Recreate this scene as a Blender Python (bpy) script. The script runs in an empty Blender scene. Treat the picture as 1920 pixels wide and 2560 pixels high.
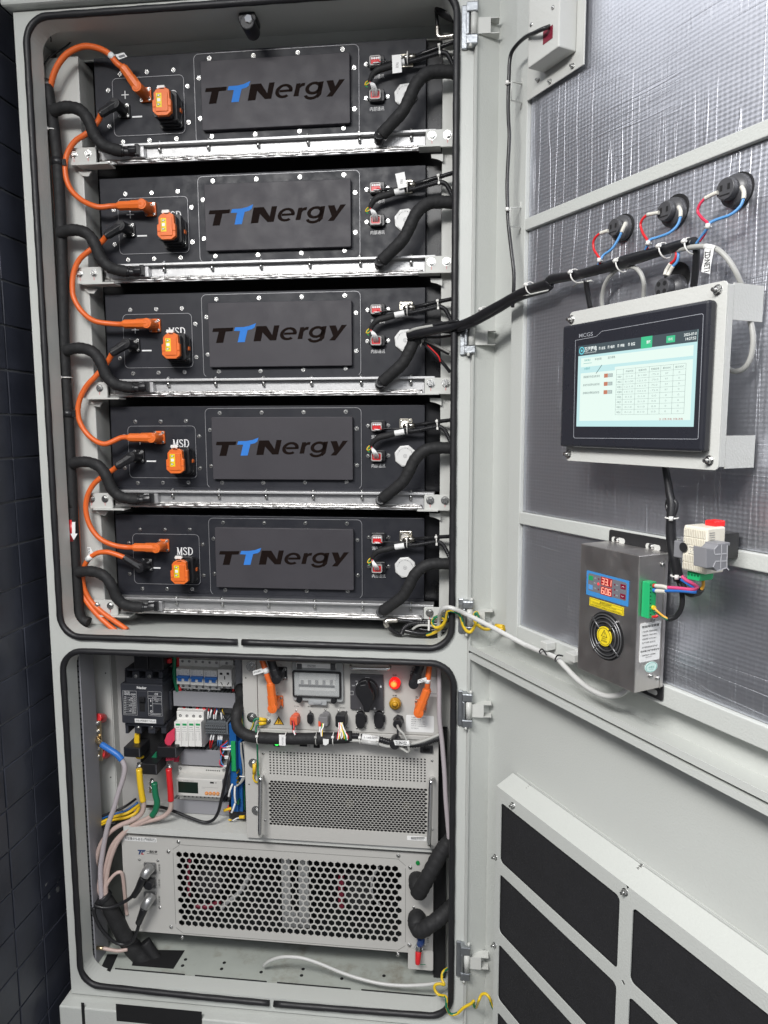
import bpy, bmesh, math, random
from mathutils import Vector, Matrix
S = bpy.context.scene
COL = S.collection
PI = math.pi
rnd = random.Random(7)

# ------------------------------------------------------------------ camera
F0, YAW, PITCH, ROLL = 1814.07, .1138308, .1205012, -.0027504
CAM = Vector((.90, -1.476, 1.30))
_f = Vector((-math.sin(YAW)*math.cos(PITCH), math.cos(YAW)*math.cos(PITCH), -math.sin(PITCH)))
_r0 = Vector((math.cos(YAW), math.sin(YAW), 0)); _u0 = _r0.cross(_f)
_r = math.cos(ROLL)*_r0 + math.sin(ROLL)*_u0; _u = -math.sin(ROLL)*_r0 + math.cos(ROLL)*_u0
cd = bpy.data.cameras.new('camera'); cam = bpy.data.objects.new('camera', cd); COL.objects.link(cam)
cam.matrix_world = Matrix.Translation(CAM) @ Matrix((_r, _u, -_f)).transposed().to_4x4()
cd.sensor_fit = 'HORIZONTAL'; cd.sensor_width = 36; cd.lens = 36*F0/1920
cd.clip_start = .02; cd.clip_end = 60
S.camera = cam

# ------------------------------------------------------------------ room light
w = bpy.data.worlds.new('World'); S.world = w; w.use_nodes = True
wn = w.node_tree; bg = wn.nodes['Background']
tcw = wn.nodes.new('ShaderNodeTexCoord'); sep = wn.nodes.new('ShaderNodeSeparateXYZ')
rp = wn.nodes.new('ShaderNodeValToRGB'); mr = wn.nodes.new('ShaderNodeMapRange')
wn.links.new(tcw.outputs['Generated'], sep.inputs[0]); wn.links.new(sep.outputs[2], mr.inputs[0])
mr.inputs[1].default_value = -1; mr.inputs[2].default_value = 1
wn.links.new(mr.outputs[0], rp.inputs[0]); wn.links.new(rp.outputs[0], bg.inputs[0])
cr = rp.color_ramp
cr.elements[0].position = 0; cr.elements[0].color = (.06,.06,.062,1)
cr.elements[1].position = 1; cr.elements[1].color = (.6,.62,.66,1)
for p_, c_ in ((.44,(.07,.07,.072,1)),(.56,(.22,.225,.24,1)),(.64,(1.5,1.55,1.68,1)),(.80,(1.35,1.4,1.5,1))):
    e = cr.elements.new(p_); e.color = c_
wz = wn.nodes.new('ShaderNodeTexNoise'); wz.inputs['Scale'].default_value = 2.6; wz.inputs['Detail'].default_value = 1.5
wn.links.new(tcw.outputs['Generated'], wz.inputs['Vector'])
wm = wn.nodes.new('ShaderNodeMapRange'); wm.interpolation_type = 'SMOOTHSTEP'
for i_, v_ in ((1,.42),(2,.58),(3,.35),(4,1.65)): wm.inputs[i_].default_value = v_
wn.links.new(wz.outputs['Fac'], wm.inputs[0])
wx = wn.nodes.new('ShaderNodeVectorMath'); wx.operation = 'SCALE'
wn.links.new(rp.outputs[0], wx.inputs[0]); wn.links.new(wm.outputs[0], wx.inputs[3]); wn.links.new(wx.outputs[0], bg.inputs[0])
bg.inputs[1].default_value = .52

def area(name, loc, to, sx, sy, power, col=(1,1,1)):
    l = bpy.data.lights.new(name, 'AREA'); l.shape = 'RECTANGLE'; l.size = sx; l.size_y = sy
    l.energy = power; l.color = col
    o = bpy.data.objects.new(name, l); COL.objects.link(o); o.location = loc
    o.rotation_euler = (Vector(to)-Vector(loc)).to_track_quat('-Z','Y').to_euler()
    return o
area('ceiling_lamp_key', (.15,-1.8,2.4), (.25,-1.6,0), 1.0, .6, 90, (1,.985,.96))
area('fill_lamp_side', (1.4,-2.9,2.6), (.9,-2.0,0), .6, 1.0, 20, (.96,.98,1))  # added fill lamp, flattens the contrast
area('foil_lamp_left', (-1.75,.45,3.35), (1.15,-.35,1.9), 2.0, 1.3, 19, (.95,.97,1))  # soft panel added to brighten the door foil and its upper reflection
S.view_settings.view_transform = 'Standard'; S.view_settings.look = 'None'
S.view_settings.exposure = 0; S.view_settings.gamma = 1; S.view_settings.use_curve_mapping = False
S.render.engine = 'CYCLES'

# ------------------------------------------------------------------ frames: a plane-aligned local system per surface
class Fr:
    def __init__(s, o, a):
        s.o = Vector(o); s.a = a
        s.M = Matrix.Translation(s.o) @ Matrix.Rotation(a, 4, 'Z'); s.I = s.M.inverted()
        s.X = Vector((math.cos(a), math.sin(a), 0)); s.Y = Vector((-math.sin(a), math.cos(a), 0))
    def W(s, x, y, z): return s.M @ Vector((x, y, z))
    def at(s, px, py, y):
        d = _f + (px-960)/F0*_r + (1280-py)/F0*_u
        t = ((s.o-CAM).dot(s.Y)+y)/d.dot(s.Y)
        q = CAM + t*d - s.o
        return q.dot(s.X), q.z
CAB = Fr((0,0,0), 0)
TH = .5691355
HX, HY = .90684, -.01
DOOR = Fr((HX,HY,0), math.atan2(-math.cos(TH), math.sin(TH)))

# surveyed sheets of the photograph: (x origin, y origin, scale)
z1=(0,0,.434); z2=(560,0,.38577); z3=(100,380,.38577); z4=(700,380,.3255); z5=(100,680,.38577); z6=(860,680,.3255)
z7=(100,1000,.38577); z8=(860,1000,.3255); zA=(100,1240,.3255); zB=(860,1240,.3255); zC=(160,1600,.28933); zD=(580,1600,.34961)
zE=(160,1980,.28933); zF=(580,1960,.39783); zG=(1380,480,.3255); zH=(1380,1200,.31344); zI=(1100,0,.49427); zJ=(1160,1500,.45811)
zK=(1160,1980,.45811); zL=(280,1640,.13559); zM=(420,1630,.13261); zN=(420,1830,.13261); zO=(600,1640,.15672); zP=(840,1640,.15672)
zQ=(1020,2100,.20797); zR=(150,2420,.33153); zS=(1440,1420,.15375); zT=(330,180,.11453); zU=(320,1320,.1085); zV=(520,1300,.22905)
zX=(900,1300,.14467); zY=(1140,0,.20494); zZ=(1480,440,.26522); zAA=(1660,1290,.12203); zBB=(920,1480,.24111); z0=(0,0,1)
def q(m, X, Y): return m[0]+m[2]*X, m[1]+m[2]*Y

# ------------------------------------------------------------------ materials
MATS = {}
def mat(name, col, rough=.5, metal=0, bump=0, bscale=300, var=.06, vscale=9, emit=None, es=1, trans=0, alpha=1, aniso=None, coat=0, spec=.5, rv=.12):
    if name in MATS: return MATS[name]
    m = bpy.data.materials.new(name); m.use_nodes = True; nt = m.node_tree; n = nt.nodes; L = nt.links
    b = n['Principled BSDF']; b.inputs['Roughness'].default_value = rough; b.inputs['Metallic'].default_value = metal
    b.inputs['Base Color'].default_value = (*col,1); b.inputs['Specular IOR Level'].default_value = spec
    b.inputs['Coat Weight'].default_value = coat; b.inputs['Transmission Weight'].default_value = trans
    b.inputs['Alpha'].default_value = alpha
    if emit: b.inputs['Emission Color'].default_value = (*emit,1); b.inputs['Emission Strength'].default_value = es
    tc = n.new('ShaderNodeTexCoord')
    if var:
        nz = n.new('ShaderNodeTexNoise'); nz.inputs['Scale'].default_value = vscale; nz.inputs['Detail'].default_value = 5
        L.new(tc.outputs['Object'], nz.inputs['Vector'])
        mp = n.new('ShaderNodeMapRange'); mp.inputs[3].default_value = 1-var; mp.inputs[4].default_value = 1+var
        L.new(nz.outputs['Fac'], mp.inputs[0])
        mx = n.new('ShaderNodeVectorMath'); mx.operation = 'SCALE'; mx.inputs[0].default_value = col
        L.new(mp.outputs[0], mx.inputs[3]); L.new(mx.outputs[0], b.inputs['Base Color'])
        m2 = n.new('ShaderNodeMapRange'); m2.inputs[1].default_value = .3; m2.inputs[2].default_value = .7
        m2.inputs[3].default_value = max(.02,rough*(1-rv)); m2.inputs[4].default_value = min(1,rough*(1+rv))
        n3 = n.new('ShaderNodeTexNoise'); n3.inputs['Scale'].default_value = vscale*3.1; n3.inputs['Detail'].default_value = 6
        L.new(tc.outputs['Object'], n3.inputs['Vector']); L.new(n3.outputs['Fac'], m2.inputs[0]); L.new(m2.outputs[0], b.inputs['Roughness'])
    if bump:
        nb = n.new('ShaderNodeTexNoise'); nb.inputs['Scale'].default_value = bscale; nb.inputs['Detail'].default_value = 3
        src = tc.outputs['Object']
        if aniso:
            mp2 = n.new('ShaderNodeMapping'); mp2.inputs['Scale'].default_value = aniso; L.new(src, mp2.inputs[0]); src = mp2.outputs[0]
        L.new(src, nb.inputs['Vector'])
        bp = n.new('ShaderNodeBump'); bp.inputs['Strength'].default_value = bump; bp.inputs['Distance'].default_value = .001
        L.new(nb.outputs['Fac'], bp.inputs['Height']); L.new(bp.outputs[0], b.inputs['Normal'])
    MATS[name] = m
    return m
paint = mat('powder_coat_light_grey', (.53,.545,.52), .40, 0, .5, 300, .05, 4)
paint2 = mat('powder_coat_pale_grey', (.56,.565,.54), .43, 0, .4, 320, .03, 5)
plateg = mat('mounting_plate_grey', (.43,.42,.41), .45, 0, .1, 500, .04, 4)
black = mat('black_coated_steel', (.020,.021,.027), .48, 0, .12, 700, .18, 14, rv=.25, spec=.32)
blackp = mat('black_plastic', (.014,.014,.016), .38, 0, .05, 600, .1, 30)
rubber = mat('black_rubber', (.012,.012,.014), .5, 0, .25, 160, .2, 20)
foam = mat('black_foam_tape', (.011,.011,.012), .72, 0, .5, 110, .25, 40, aniso=(1,1,2))
dark = mat('dark_interior', (.006,.006,.007), .8, var=0)  # shade put into the colour of holes, slots and hidden interiors
orange = mat('orange_plastic', (.76,.16,.028), .36, 0, .08, 300, .06, 20)
orangec = mat('orange_cable_sheath', (.72,.135,.025), .42, 0, .15, 150, .07, 30)
steel = mat('zinc_plated_steel', (.58,.58,.57), .26, 1, .25, 500, .15, 90, rv=.4)
zinc = mat('cast_zinc', (.42,.44,.46), .42, 1, .7, 160, .2, 60)
alu = mat('brushed_aluminium', (.53,.53,.535), .50, .85, .35, 90, .1, 25, aniso=(6,6,1))
alud = mat('weld_metal', (.58,.57,.56), .38, 1, .6, 420, .22, 120, rv=.4)
chrome = mat('chrome', (.82,.82,.82), .08, 1, var=0)
white = mat('white_plastic', (.78,.77,.74), .4, 0, .05, 400, .03, 20)
cream = mat('cream_plastic', (.72,.68,.58), .45, 0, .06, 400, .04, 20)
offw = mat('device_pale_grey_plastic', (.60,.59,.56), .42, 0, .06, 400, .04, 20)
paper = mat('white_label', (.80,.80,.79), .5, var=.02)
ink = mat('black_ink', (.015,.015,.017), .5, var=0)
inkg = mat('grey_ink', (.16,.16,.17), .5, var=0)
inkw = mat('white_print', (.82,.82,.82), .5, var=0)
logob = mat('logo_dark_brown', (.010,.006,.005), .75, var=0, spec=.06)
logoc = mat('logo_blue', (.045,.20,.60), .7, var=0, spec=.08)
yellow = mat('yellow_sticker', (.80,.62,.02), .45, var=.03)
yel = mat('yellow_plastic', (.78,.50,.02), .4, var=.05)
redp = mat('red_plastic', (.62,.02,.025), .35, var=.05)
pinkp = mat('pink_red_sleeve', (.65,.045,.10), .5, var=.08)
green = mat('green_plastic', (.015,.33,.10), .4, var=.05)
dgreen = mat('green_sheath', (.01,.16,.075), .4, var=.05)
bluep = mat('blue_sheath', (.03,.16,.52), .4, var=.05)
lblue = mat('light_blue_sheath', (.10,.30,.62), .4, var=.05)
dblue = mat('blue_module_plastic', (.01,.10,.33), .4, var=.05)
greyp = mat('grey_duct_plastic', (.27,.27,.29), .5, 0, .05, 400, .04, 9)
dgreyp = mat('dark_grey_plastic', (.10,.105,.11), .42, 0, .05, 400, .05, 9)
greyc = mat('grey_cable_sheath', (.38,.38,.36), .45, var=.04)
pinkc = mat('pinkish_cable_sheath', (.50,.38,.34), .45, 0, .1, 90, .06, 20)
lilac = mat('grey_lilac_cable_sheath', (.42,.38,.40), .45, 0, .1, 90, .06, 20)
brass = mat('brass', (.62,.50,.32), .3, 1, .2, 300, .1, 60)
translu = mat('translucent_tube', (.66,.66,.64), .35, var=.03, trans=.15)
stain = mat('brushed_stainless', (.60,.575,.56), .42, 1, .35, 60, .1, 12, aniso=(14,14,.5))
stainb = mat('brushed_stainless_bright', (.62,.60,.58), .42, 1, .3, 60, .08, 12, aniso=(14,14,.5))
filt = mat('black_filter_mat', (.010,.010,.012), .85, 0, .9, 260, .3, 40)
glassm = mat('smoked_clear_plastic', (.5,.52,.52), .08, trans=.93, var=0)
lcd = mat('lcd_dark_green', (.012,.022,.016), .18, var=0)

def foilmat():
    m = bpy.data.materials.new('embossed_foil'); m.use_nodes = True; nt = m.node_tree; n = nt.nodes; L = nt.links
    b = n['Principled BSDF']; b.inputs['Metallic'].default_value = 1; b.inputs['Base Color'].default_value = (.62,.63,.68,1)
    b.inputs['Roughness'].default_value = .47
    tc = n.new('ShaderNodeTexCoord')
    sp = n.new('ShaderNodeSeparateXYZ'); L.new(tc.outputs['Object'], sp.inputs[0])
    cb = n.new('ShaderNodeCombineXYZ'); L.new(sp.outputs[0], cb.inputs[0]); L.new(sp.outputs[2], cb.inputs[1])
    def math_(op, a, b_=None):
        x = n.new('ShaderNodeMath'); x.operation = op
        for i, v in enumerate((a, b_)):
            if v is None: continue
            if isinstance(v, (int,float)): x.inputs[i].default_value = v
            else: L.new(v, x.inputs[i])
        return x.outputs[0]
    # small embossed lozenges, slightly irregular
    jn = n.new('ShaderNodeTexNoise'); jn.inputs['Scale'].default_value = 30; L.new(cb.outputs[0], jn.inputs['Vector'])
    jit = math_('MULTIPLY', math_('SUBTRACT', jn.outputs['Fac'], .5), 2.2)
    ax_ = math_('ADD', math_('MULTIPLY', sp.outputs[0], PI/.0075), jit); az_ = math_('MULTIPLY', sp.outputs[2], PI/.0062)
    e1 = math_('SINE', math_('ADD', ax_, az_)); e2 = math_('SINE', math_('SUBTRACT', ax_, az_))
    dimple = math_('MULTIPLY', e1, e2)
    # wrinkles: thin ridges running up and down, broken here and there
    def ridge(sx, sz, width, seed):
        mp = n.new('ShaderNodeMapping'); mp.inputs['Scale'].default_value = (sx, sz, 1); mp.inputs['Location'].default_value = (seed, seed*.7, 0)
        L.new(cb.outputs[0], mp.inputs[0])
        nz = n.new('ShaderNodeTexNoise'); nz.inputs['Scale'].default_value = 1; nz.inputs['Detail'].default_value = 2.5; L.new(mp.outputs[0], nz.inputs['Vector'])
        d = math_('ABSOLUTE', math_('SUBTRACT', nz.outputs['Fac'], .5))
        mr_ = n.new('ShaderNodeMapRange'); mr_.inputs[1].default_value = 0; mr_.inputs[2].default_value = width
        mr_.inputs[3].default_value = 1; mr_.inputs[4].default_value = 0; mr_.interpolation_type = 'SMOOTHSTEP'; L.new(d, mr_.inputs[0])
        return mr_.outputs[0]
    r1 = ridge(30, 1.1, .009, 3.1); r2 = ridge(80, 2.4, .014, 9.4); r3 = ridge(1.3, 30, .010, 5.5)
    msk = n.new('ShaderNodeTexNoise'); msk.inputs['Scale'].default_value = 5; L.new(cb.outputs[0], msk.inputs['Vector'])
    mk = n.new('ShaderNodeMapRange'); mk.inputs[1].default_value = .46; mk.inputs[2].default_value = .62; L.new(msk.outputs['Fac'], mk.inputs[0])
    big = n.new('ShaderNodeTexNoise'); big.inputs['Scale'].default_value = 14; big.inputs['Detail'].default_value = 2; L.new(cb.outputs[0], big.inputs['Vector'])
    mm = n.new('ShaderNodeTexNoise'); mm.inputs['Scale'].default_value = 3.3; L.new(cb.outputs[0], mm.inputs['Vector'])
    mk2 = n.new('ShaderNodeMapRange'); mk2.inputs[1].default_value = .42; mk2.inputs[2].default_value = .6; L.new(mm.outputs['Fac'], mk2.inputs[0])
    dm = math_('MULTIPLY', dimple, math_('ADD', math_('MULTIPLY', mk2.outputs[0], .12), .17))
    h = math_('ADD', dm, math_('MULTIPLY', math_('MULTIPLY', r1, mk2.outputs[0]), .8))
    h = math_('ADD', h, math_('MULTIPLY', math_('MULTIPLY', r2, mk.outputs[0]), .2))
    h = math_('ADD', h, math_('MULTIPLY', math_('MULTIPLY', r3, mk.outputs[0]), .55))
    h = math_('ADD', h, math_('MULTIPLY', big.outputs['Fac'], 1.6))
    bp = n.new('ShaderNodeBump'); bp.inputs['Strength'].default_value = .55; bp.inputs['Distance'].default_value = .0012
    L.new(h, bp.inputs['Height']); L.new(bp.outputs[0], b.inputs['Normal'])
    return m
foil = foilmat()

def stainmat():
    m = mat('dusty_floor_paint',(.40,.425,.39),.5,0,.2,420,.16,11); nt = m.node_tree; n = nt.nodes; L = nt.links; b = n['Principled BSDF']
    src = b.inputs['Base Color'].links[0].from_socket
    tc = n.new('ShaderNodeTexCoord'); nz = n.new('ShaderNodeTexNoise'); nz.inputs['Scale'].default_value = 7; nz.inputs['Detail'].default_value = 7; nz.inputs['Roughness'].default_value = .7
    L.new(tc.outputs['Object'], nz.inputs['Vector']); r = n.new('ShaderNodeMapRange'); r.inputs[1].default_value = .52; r.inputs[2].default_value = .68; r.inputs[4].default_value = .75
    L.new(nz.outputs['Fac'], r.inputs[0]); mx = n.new('ShaderNodeMixRGB'); mx.inputs[2].default_value = (.20,.17,.125,1)
    L.new(r.outputs[0], mx.inputs[0]); L.new(src, mx.inputs[1]); L.new(mx.outputs[0], b.inputs['Base Color']); return m
def em(name, col, s=1): return mat(name, (.02,.02,.02), .3, var=0, emit=col, es=s)

# ------------------------------------------------------------------ mesh builder
class MB:
    def __init__(s, fr=CAB): s.fr = fr; s.v = []; s.f = []; s.mi = []; s.sm = []; s.c = 0
    def addw(s, vs, fs, sm=False):
        o = len(s.v); s.v += [Vector(v) for v in vs]
        for f in fs: s.f.append([i+o for i in f]); s.mi.append(s.c); s.sm.append(sm)
    def add(s, vs, fs, sm=False): s.addw([s.fr.W(*v) for v in vs], fs, sm)
    def box(s, x0,x1,y0,y1,z0,z1):
        s.add([(x,y,z) for x in (x0,x1) for y in (y0,y1) for z in (z0,z1)],
              [(0,1,3,2),(4,6,7,5),(0,4,5,1),(2,3,7,6),(0,2,6,4),(1,5,7,3)]); return s
    def prism(s, p, y0, y1):
        n = len(p)
        s.add([(x,y0,z) for x,z in p]+[(x,y1,z) for x,z in p],
              [list(range(n)), list(range(2*n-1,n-1,-1))]+[(i,(i+1)%n,n+(i+1)%n,n+i) for i in range(n)]); return s
    def ring(s, a, b, y0, y1):
        n = len(a); vs = [(x,y0,z) for x,z in a]+[(x,y0,z) for x,z in b]+[(x,y1,z) for x,z in a]+[(x,y1,z) for x,z in b]
        fs = []
        for i in range(n):
            j = (i+1)%n
            fs += [(i,j,n+j,n+i),(2*n+i,3*n+i,3*n+j,2*n+j),(i,2*n+i,2*n+j,j),(n+i,n+j,3*n+j,3*n+i)]
        s.add(vs, fs); return s
    def cyl(s, p, q_, r, r2=None, n=16, sm=True):
        s.cylw(s.fr.W(*p), s.fr.W(*q_), r, r2, n, sm); return s
    def cylw(s, p, q_, r, r2=None, n=16, sm=True):
        r2 = r if r2 is None else r2
        d = (q_-p).normalized(); a = d.orthogonal().normalized(); b = d.cross(a)
        vs = [p+r*(math.cos(2*PI*i/n)*a+math.sin(2*PI*i/n)*b) for i in range(n)]+[q_+r2*(math.cos(2*PI*i/n)*a+math.sin(2*PI*i/n)*b) for i in range(n)]
        s.addw(vs, [(i,(i+1)%n,n+(i+1)%n,n+i) for i in range(n)], sm)
        o = len(s.v)-2*n
        for f in (list(range(n)), list(range(2*n-1,n-1,-1))): s.f.append([i+o for i in f]); s.mi.append(s.c); s.sm.append(False)
        return s
    def tubew(s, pts, r, n=10, sub=5, rf=None, closed=False, straight=False):
        P = [Vector(p) for p in pts]
        if straight: C = P
        else:
            C = []; m = len(P)
            for i in range(m if closed else m-1):
                if closed: a,b,c,d = P[i-1],P[i],P[(i+1)%m],P[(i+2)%m]
                else: a,b,c,d = P[max(i-1,0)],P[i],P[i+1],P[min(i+2,m-1)]
                for k in range(sub):
                    t = k/sub
                    C.append(.5*((2*b)+(c-a)*t+(2*a-5*b+4*c-d)*t*t+(3*b-a-3*c+d)*t**3))
            if not closed: C.append(P[-1])
        m = len(C); T = []
        for i in range(m):
            if closed: t = C[(i+1)%m]-C[i-1]
            else: t = C[min(i+1,m-1)]-C[max(i-1,0)]
            T.append(t.normalized())
        a = T[0].orthogonal().normalized(); vs = []
        for i in range(m):
            a = (a-a.dot(T[i])*T[i]).normalized(); b = T[i].cross(a)
            rr_ = r if rf is None else r*rf(i/(m-1), i)
            vs += [C[i]+rr_*(math.cos(2*PI*k/n)*a+math.sin(2*PI*k/n)*b) for k in range(n)]
        fs = []
        for i in range(m if closed else m-1):
            j = (i+1)%m
            fs += [(i*n+k,i*n+(k+1)%n,j*n+(k+1)%n,j*n+k) for k in range(n)]
        s.addw(vs, fs, True)
        if not closed:
            o = len(s.v)-m*n
            for f in (list(range(n)), list(range(m*n-1,m*n-n-1,-1))): s.f.append([i+o for i in f]); s.mi.append(s.c); s.sm.append(False)
        return s
    def tube(s, pts, r, **k): return s.tubew([s.fr.W(*p) for p in pts], r, **k)
    # ---- from survey sheets
    def R(s, m, X0,Y0,X1,Y1, y):
        xm, ym = (X0+X1)/2, (Y0+Y1)/2
        a = s.fr.at(*q(m,X0,ym),y)[0]; b = s.fr.at(*q(m,X1,ym),y)[0]
        t = s.fr.at(*q(m,xm,Y0),y)[1]; u = s.fr.at(*q(m,xm,Y1),y)[1]
        return a,b,u,t
    def pb(s, m, X0,Y0,X1,Y1, y0, y1=None, th=.002):
        a,b,c,d = s.R(m,X0,Y0,X1,Y1,y0); s.box(a,b,y0,y0+th if y1 is None else y1,c,d); return s
    def pr(s, m, X0,Y0,X1,Y1, y0, y1, r=.004, seg=4):
        a,b,c,d = s.R(m,X0,Y0,X1,Y1,y0); s.prism(rr(a,b,c,d,r,seg), y0, y1); return s
    def pp(s, m, pts, y0, y1): s.prism([s.fr.at(*q(m,X,Y),y0) for X,Y in pts], y0, y1); return s
    def pc(s, m, X,Y,R_, y0, y1, n=20, r2=None):
        x,z = s.fr.at(*q(m,X,Y),y0); r = abs(s.fr.at(*q(m,X+R_,Y),y0)[0]-x)
        s.cyl((x,y0,z),(x,y1,z),r,None if r2 is None else r*r2,n); return s
    def pt(s, m, X,Y,y): x,z = s.fr.at(*q(m,X,Y),y); return s.fr.W(x,y,z)
    def tb(s, m, pts, r, **k): return s.tubew([s.pt(m,*p) for p in pts], r, **k)
    def text(s, t, x0,x1,z0,z1, y, bold=0, shear=0, flip=False, keep=False, vert=False):
        cu = bpy.data.curves.new('t','FONT'); cu.body = t; cu.shear = shear; cu.offset = bold; cu.resolution_u = 3
        ob = bpy.data.objects.new('t',cu); me = bpy.data.meshes.new_from_object(ob)
        vs = [(v.co.x,v.co.y) for v in me.vertices]; fs = [list(p.vertices) for p in me.polygons]
        bpy.data.meshes.remove(me); bpy.data.objects.remove(ob); bpy.data.curves.remove(cu)
        if not vs: return s
        ax,bx = min(v[0] for v in vs),max(v[0] for v in vs); az,bz = min(v[1] for v in vs),max(v[1] for v in vs)
        if vert: vs = [(v[1],-v[0]) for v in vs]; ax,bx,az,bz = az,bz,-bx,-ax
        if flip: vs = [(ax+bx-v[0],az+bz-v[1]) for v in vs]
        sx = (x1-x0)/max(1e-6,bx-ax); sz = (z1-z0)/max(1e-6,bz-az)
        if keep: sx = sz = min(sx,sz)
        s.add([(x0+(v[0]-ax)*sx, y, z0+(v[1]-az)*sz) for v in vs], fs); return s
    def ptx(s, m, t, X0,Y0,X1,Y1, y, **k): a,b,c,d = s.R(m,X0,Y0,X1,Y1,y); return s.text(t,a,b,c,d,y,**k)
    def line(s, x0,z0,x1,z1, wd, y, th=.0003):
        dx,dz = x1-x0,z1-z0; L = math.hypot(dx,dz); nx,nz = -dz/L*wd/2, dx/L*wd/2
        s.prism([(x0+nx,z0+nz),(x1+nx,z1+nz),(x1-nx,z1-nz),(x0-nx,z0-nz)], y, y+th); return s
def rr(x0,x1,z0,z1,r,seg=6):
    P = []
    for cx,cz,a0 in ((x1-r,z1-r,0),(x0+r,z1-r,PI/2),(x0+r,z0+r,PI),(x1-r,z0+r,1.5*PI)):
        for i in range(seg+1): a = a0+PI/2*i/seg; P.append((cx+r*math.cos(a),cz+r*math.sin(a)))
    return P
def rr_out(x0,x1,z0,z1,inner,seg=6):
    P = []; n = seg+1; cs = ((x1,z1),(x0,z1),(x0,z0),(x1,z0))
    for c in range(4):
        for i in range(n):
            px,pz = inner[c*n+i]; cx,cz = cs[c]; t = i/seg
            # first half runs along one side to the corner, second half along the next
            if c in (0,2):
                P.append((cx, pz if t==0 else inner[c*n][1]+(cz-inner[c*n][1])*min(1,2*t)) if t<=.5 else (cx+(inner[c*n+seg][0]-cx)*(2*t-1), cz))
            else:
                P.append((inner[c*n][0]+(cx-inner[c*n][0])*min(1,2*t), cz) if t<=.5 else (cx, cz+(inner[c*n+seg][1]-cz)*(2*t-1)))
    return P

# ------------------------------------------------------------------ objects
WM = {}
def link(o, M, parent=None):
    COL.objects.link(o); WM[o.name] = M
    if parent is not None: o.parent = parent; o.matrix_local = WM[parent.name].inverted() @ M
    else: o.matrix_world = M
def tag(o, label=None, cat=None, group=None, kind=None):
    if label: o['label'] = label
    if cat: o['category'] = cat
    if group: o['group'] = group
    if kind: o['kind'] = kind
    return o
def thing(name, label, cat, fr, P, group=None):
    """P = (sheet, X, Y, y) of the thing's base"""
    o = bpy.data.objects.new(name, None); o.empty_display_size = .02
    x,z = fr.at(*q(P[0],P[1],P[2]),P[3]); link(o, fr.M @ Matrix.Translation((x,P[3],z)))
    return tag(o, label, cat, group)
def obj(name, mb, mats, parent=None, bevel=0, label=None, smooth_all=False, origin=None):
    if not isinstance(mats, (list,tuple)): mats = [mats]
    M = mb.fr.M if parent is not None else None
    if M is None:
        lo = [min((mb.fr.I @ v)[i] for v in mb.v) for i in range(3)]; hi = [max((mb.fr.I @ v)[i] for v in mb.v) for i in range(3)]
        M = mb.fr.M @ Matrix.Translation(((lo[0]+hi[0])/2,(lo[1]+hi[1])/2,lo[2]))
    I = M.inverted()
    me = bpy.data.meshes.new(name); me.from_pydata([I @ v for v in mb.v], [], mb.f)
    for m in mats: me.materials.append(m)
    me.polygons.foreach_set('material_index', mb.mi); me.polygons.foreach_set('use_smooth', mb.sm)
    bm = bmesh.new(); bm.from_mesh(me); bmesh.ops.recalc_face_normals(bm, faces=bm.faces); bm.to_mesh(me); bm.free()
    me.update()
    o = bpy.data.objects.new(name, me); link(o, M, parent)
    if bevel:
        md = o.modifiers.new('bevel','BEVEL'); md.width = bevel; md.segments = 2; md.limit_method = 'ANGLE'; md.angle_limit = .7
    if label: o['label'] = label
    return o
# screws share three meshes (unit radius, head pointing to local -y)
def screwmesh(kind):
    b = MB()
    if kind == 'screw':
        b.cyl((0,0,0),(0,-.16,0),1,n=18); b.cyl((0,-.16,0),(0,-.32,0),.82,.8,n=16); b.cyl((0,-.32,0),(0,-.62,0),.66,.5,n=16)
        b.c = 1; b.box(-.3,.3,-.64,-.6,-.07,.07); b.box(-.07,.07,-.645,-.6,-.3,.3)
    elif kind == 'bolt':
        b.cyl((0,0,0),(0,-.12,0),1,n=20); b.cyl((0,-.12,0),(0,-.24,0),.8,n=20); b.cyl((0,-.24,0),(0,-.8,0),.68,n=6,sm=False); b.cyl((0,-.8,0),(0,-.84,0),.5,n=16)
    elif kind == 'dome':
        pr_ = [(1,0),(.95,-.25),(.75,-.5),(.4,-.65),(0.08,-.7)]
        for (r1,y1),(r2,y2) in zip(pr_,pr_[1:]): b.cyl((0,y1,0),(0,y2,0),r1,r2,n=14)
        b.c = 1; b.cyl((0,-.66,0),(0,-.72,0),.22,n=8)
    elif kind == 'nut':
        b.cyl((0,0,0),(0,-.15,0),1,n=18); b.cyl((0,-.15,0),(0,-.75,0),.74,n=6,sm=False); b.cyl((0,-.75,0),(0,-1.5,0),.38,n=12)
    me = bpy.data.meshes.new(kind); me.from_pydata(b.v, [], b.f)
    me.materials.append(steel); me.materials.append(dark)
    me.polygons.foreach_set('material_index', b.mi); me.polygons.foreach_set('use_smooth', b.sm); me.update()
    return me
SM = {k: screwmesh(k) for k in ('screw','bolt','dome','nut')}
def scr(parent, fr, x, y, z, r, kind='screw', name=None, rot=None):
    o = bpy.data.objects.new(name or ('bolt' if kind in ('bolt','nut') else 'screw'), SM[kind])
    rt = rnd.uniform(0,PI) if rot is None else rot
    link(o, fr.M @ Matrix.Translation((x,y,z)) @ Matrix.Rotation(rt,4,'Y') @ Matrix.Scale(r,4), parent)
    return o
def scrp(parent, fr, m, X, Y, y, r, kind='screw', **k):
    x,z = fr.at(*q(m,X,Y),y); return scr(parent, fr, x, y, z, r, kind, **k)
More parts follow.
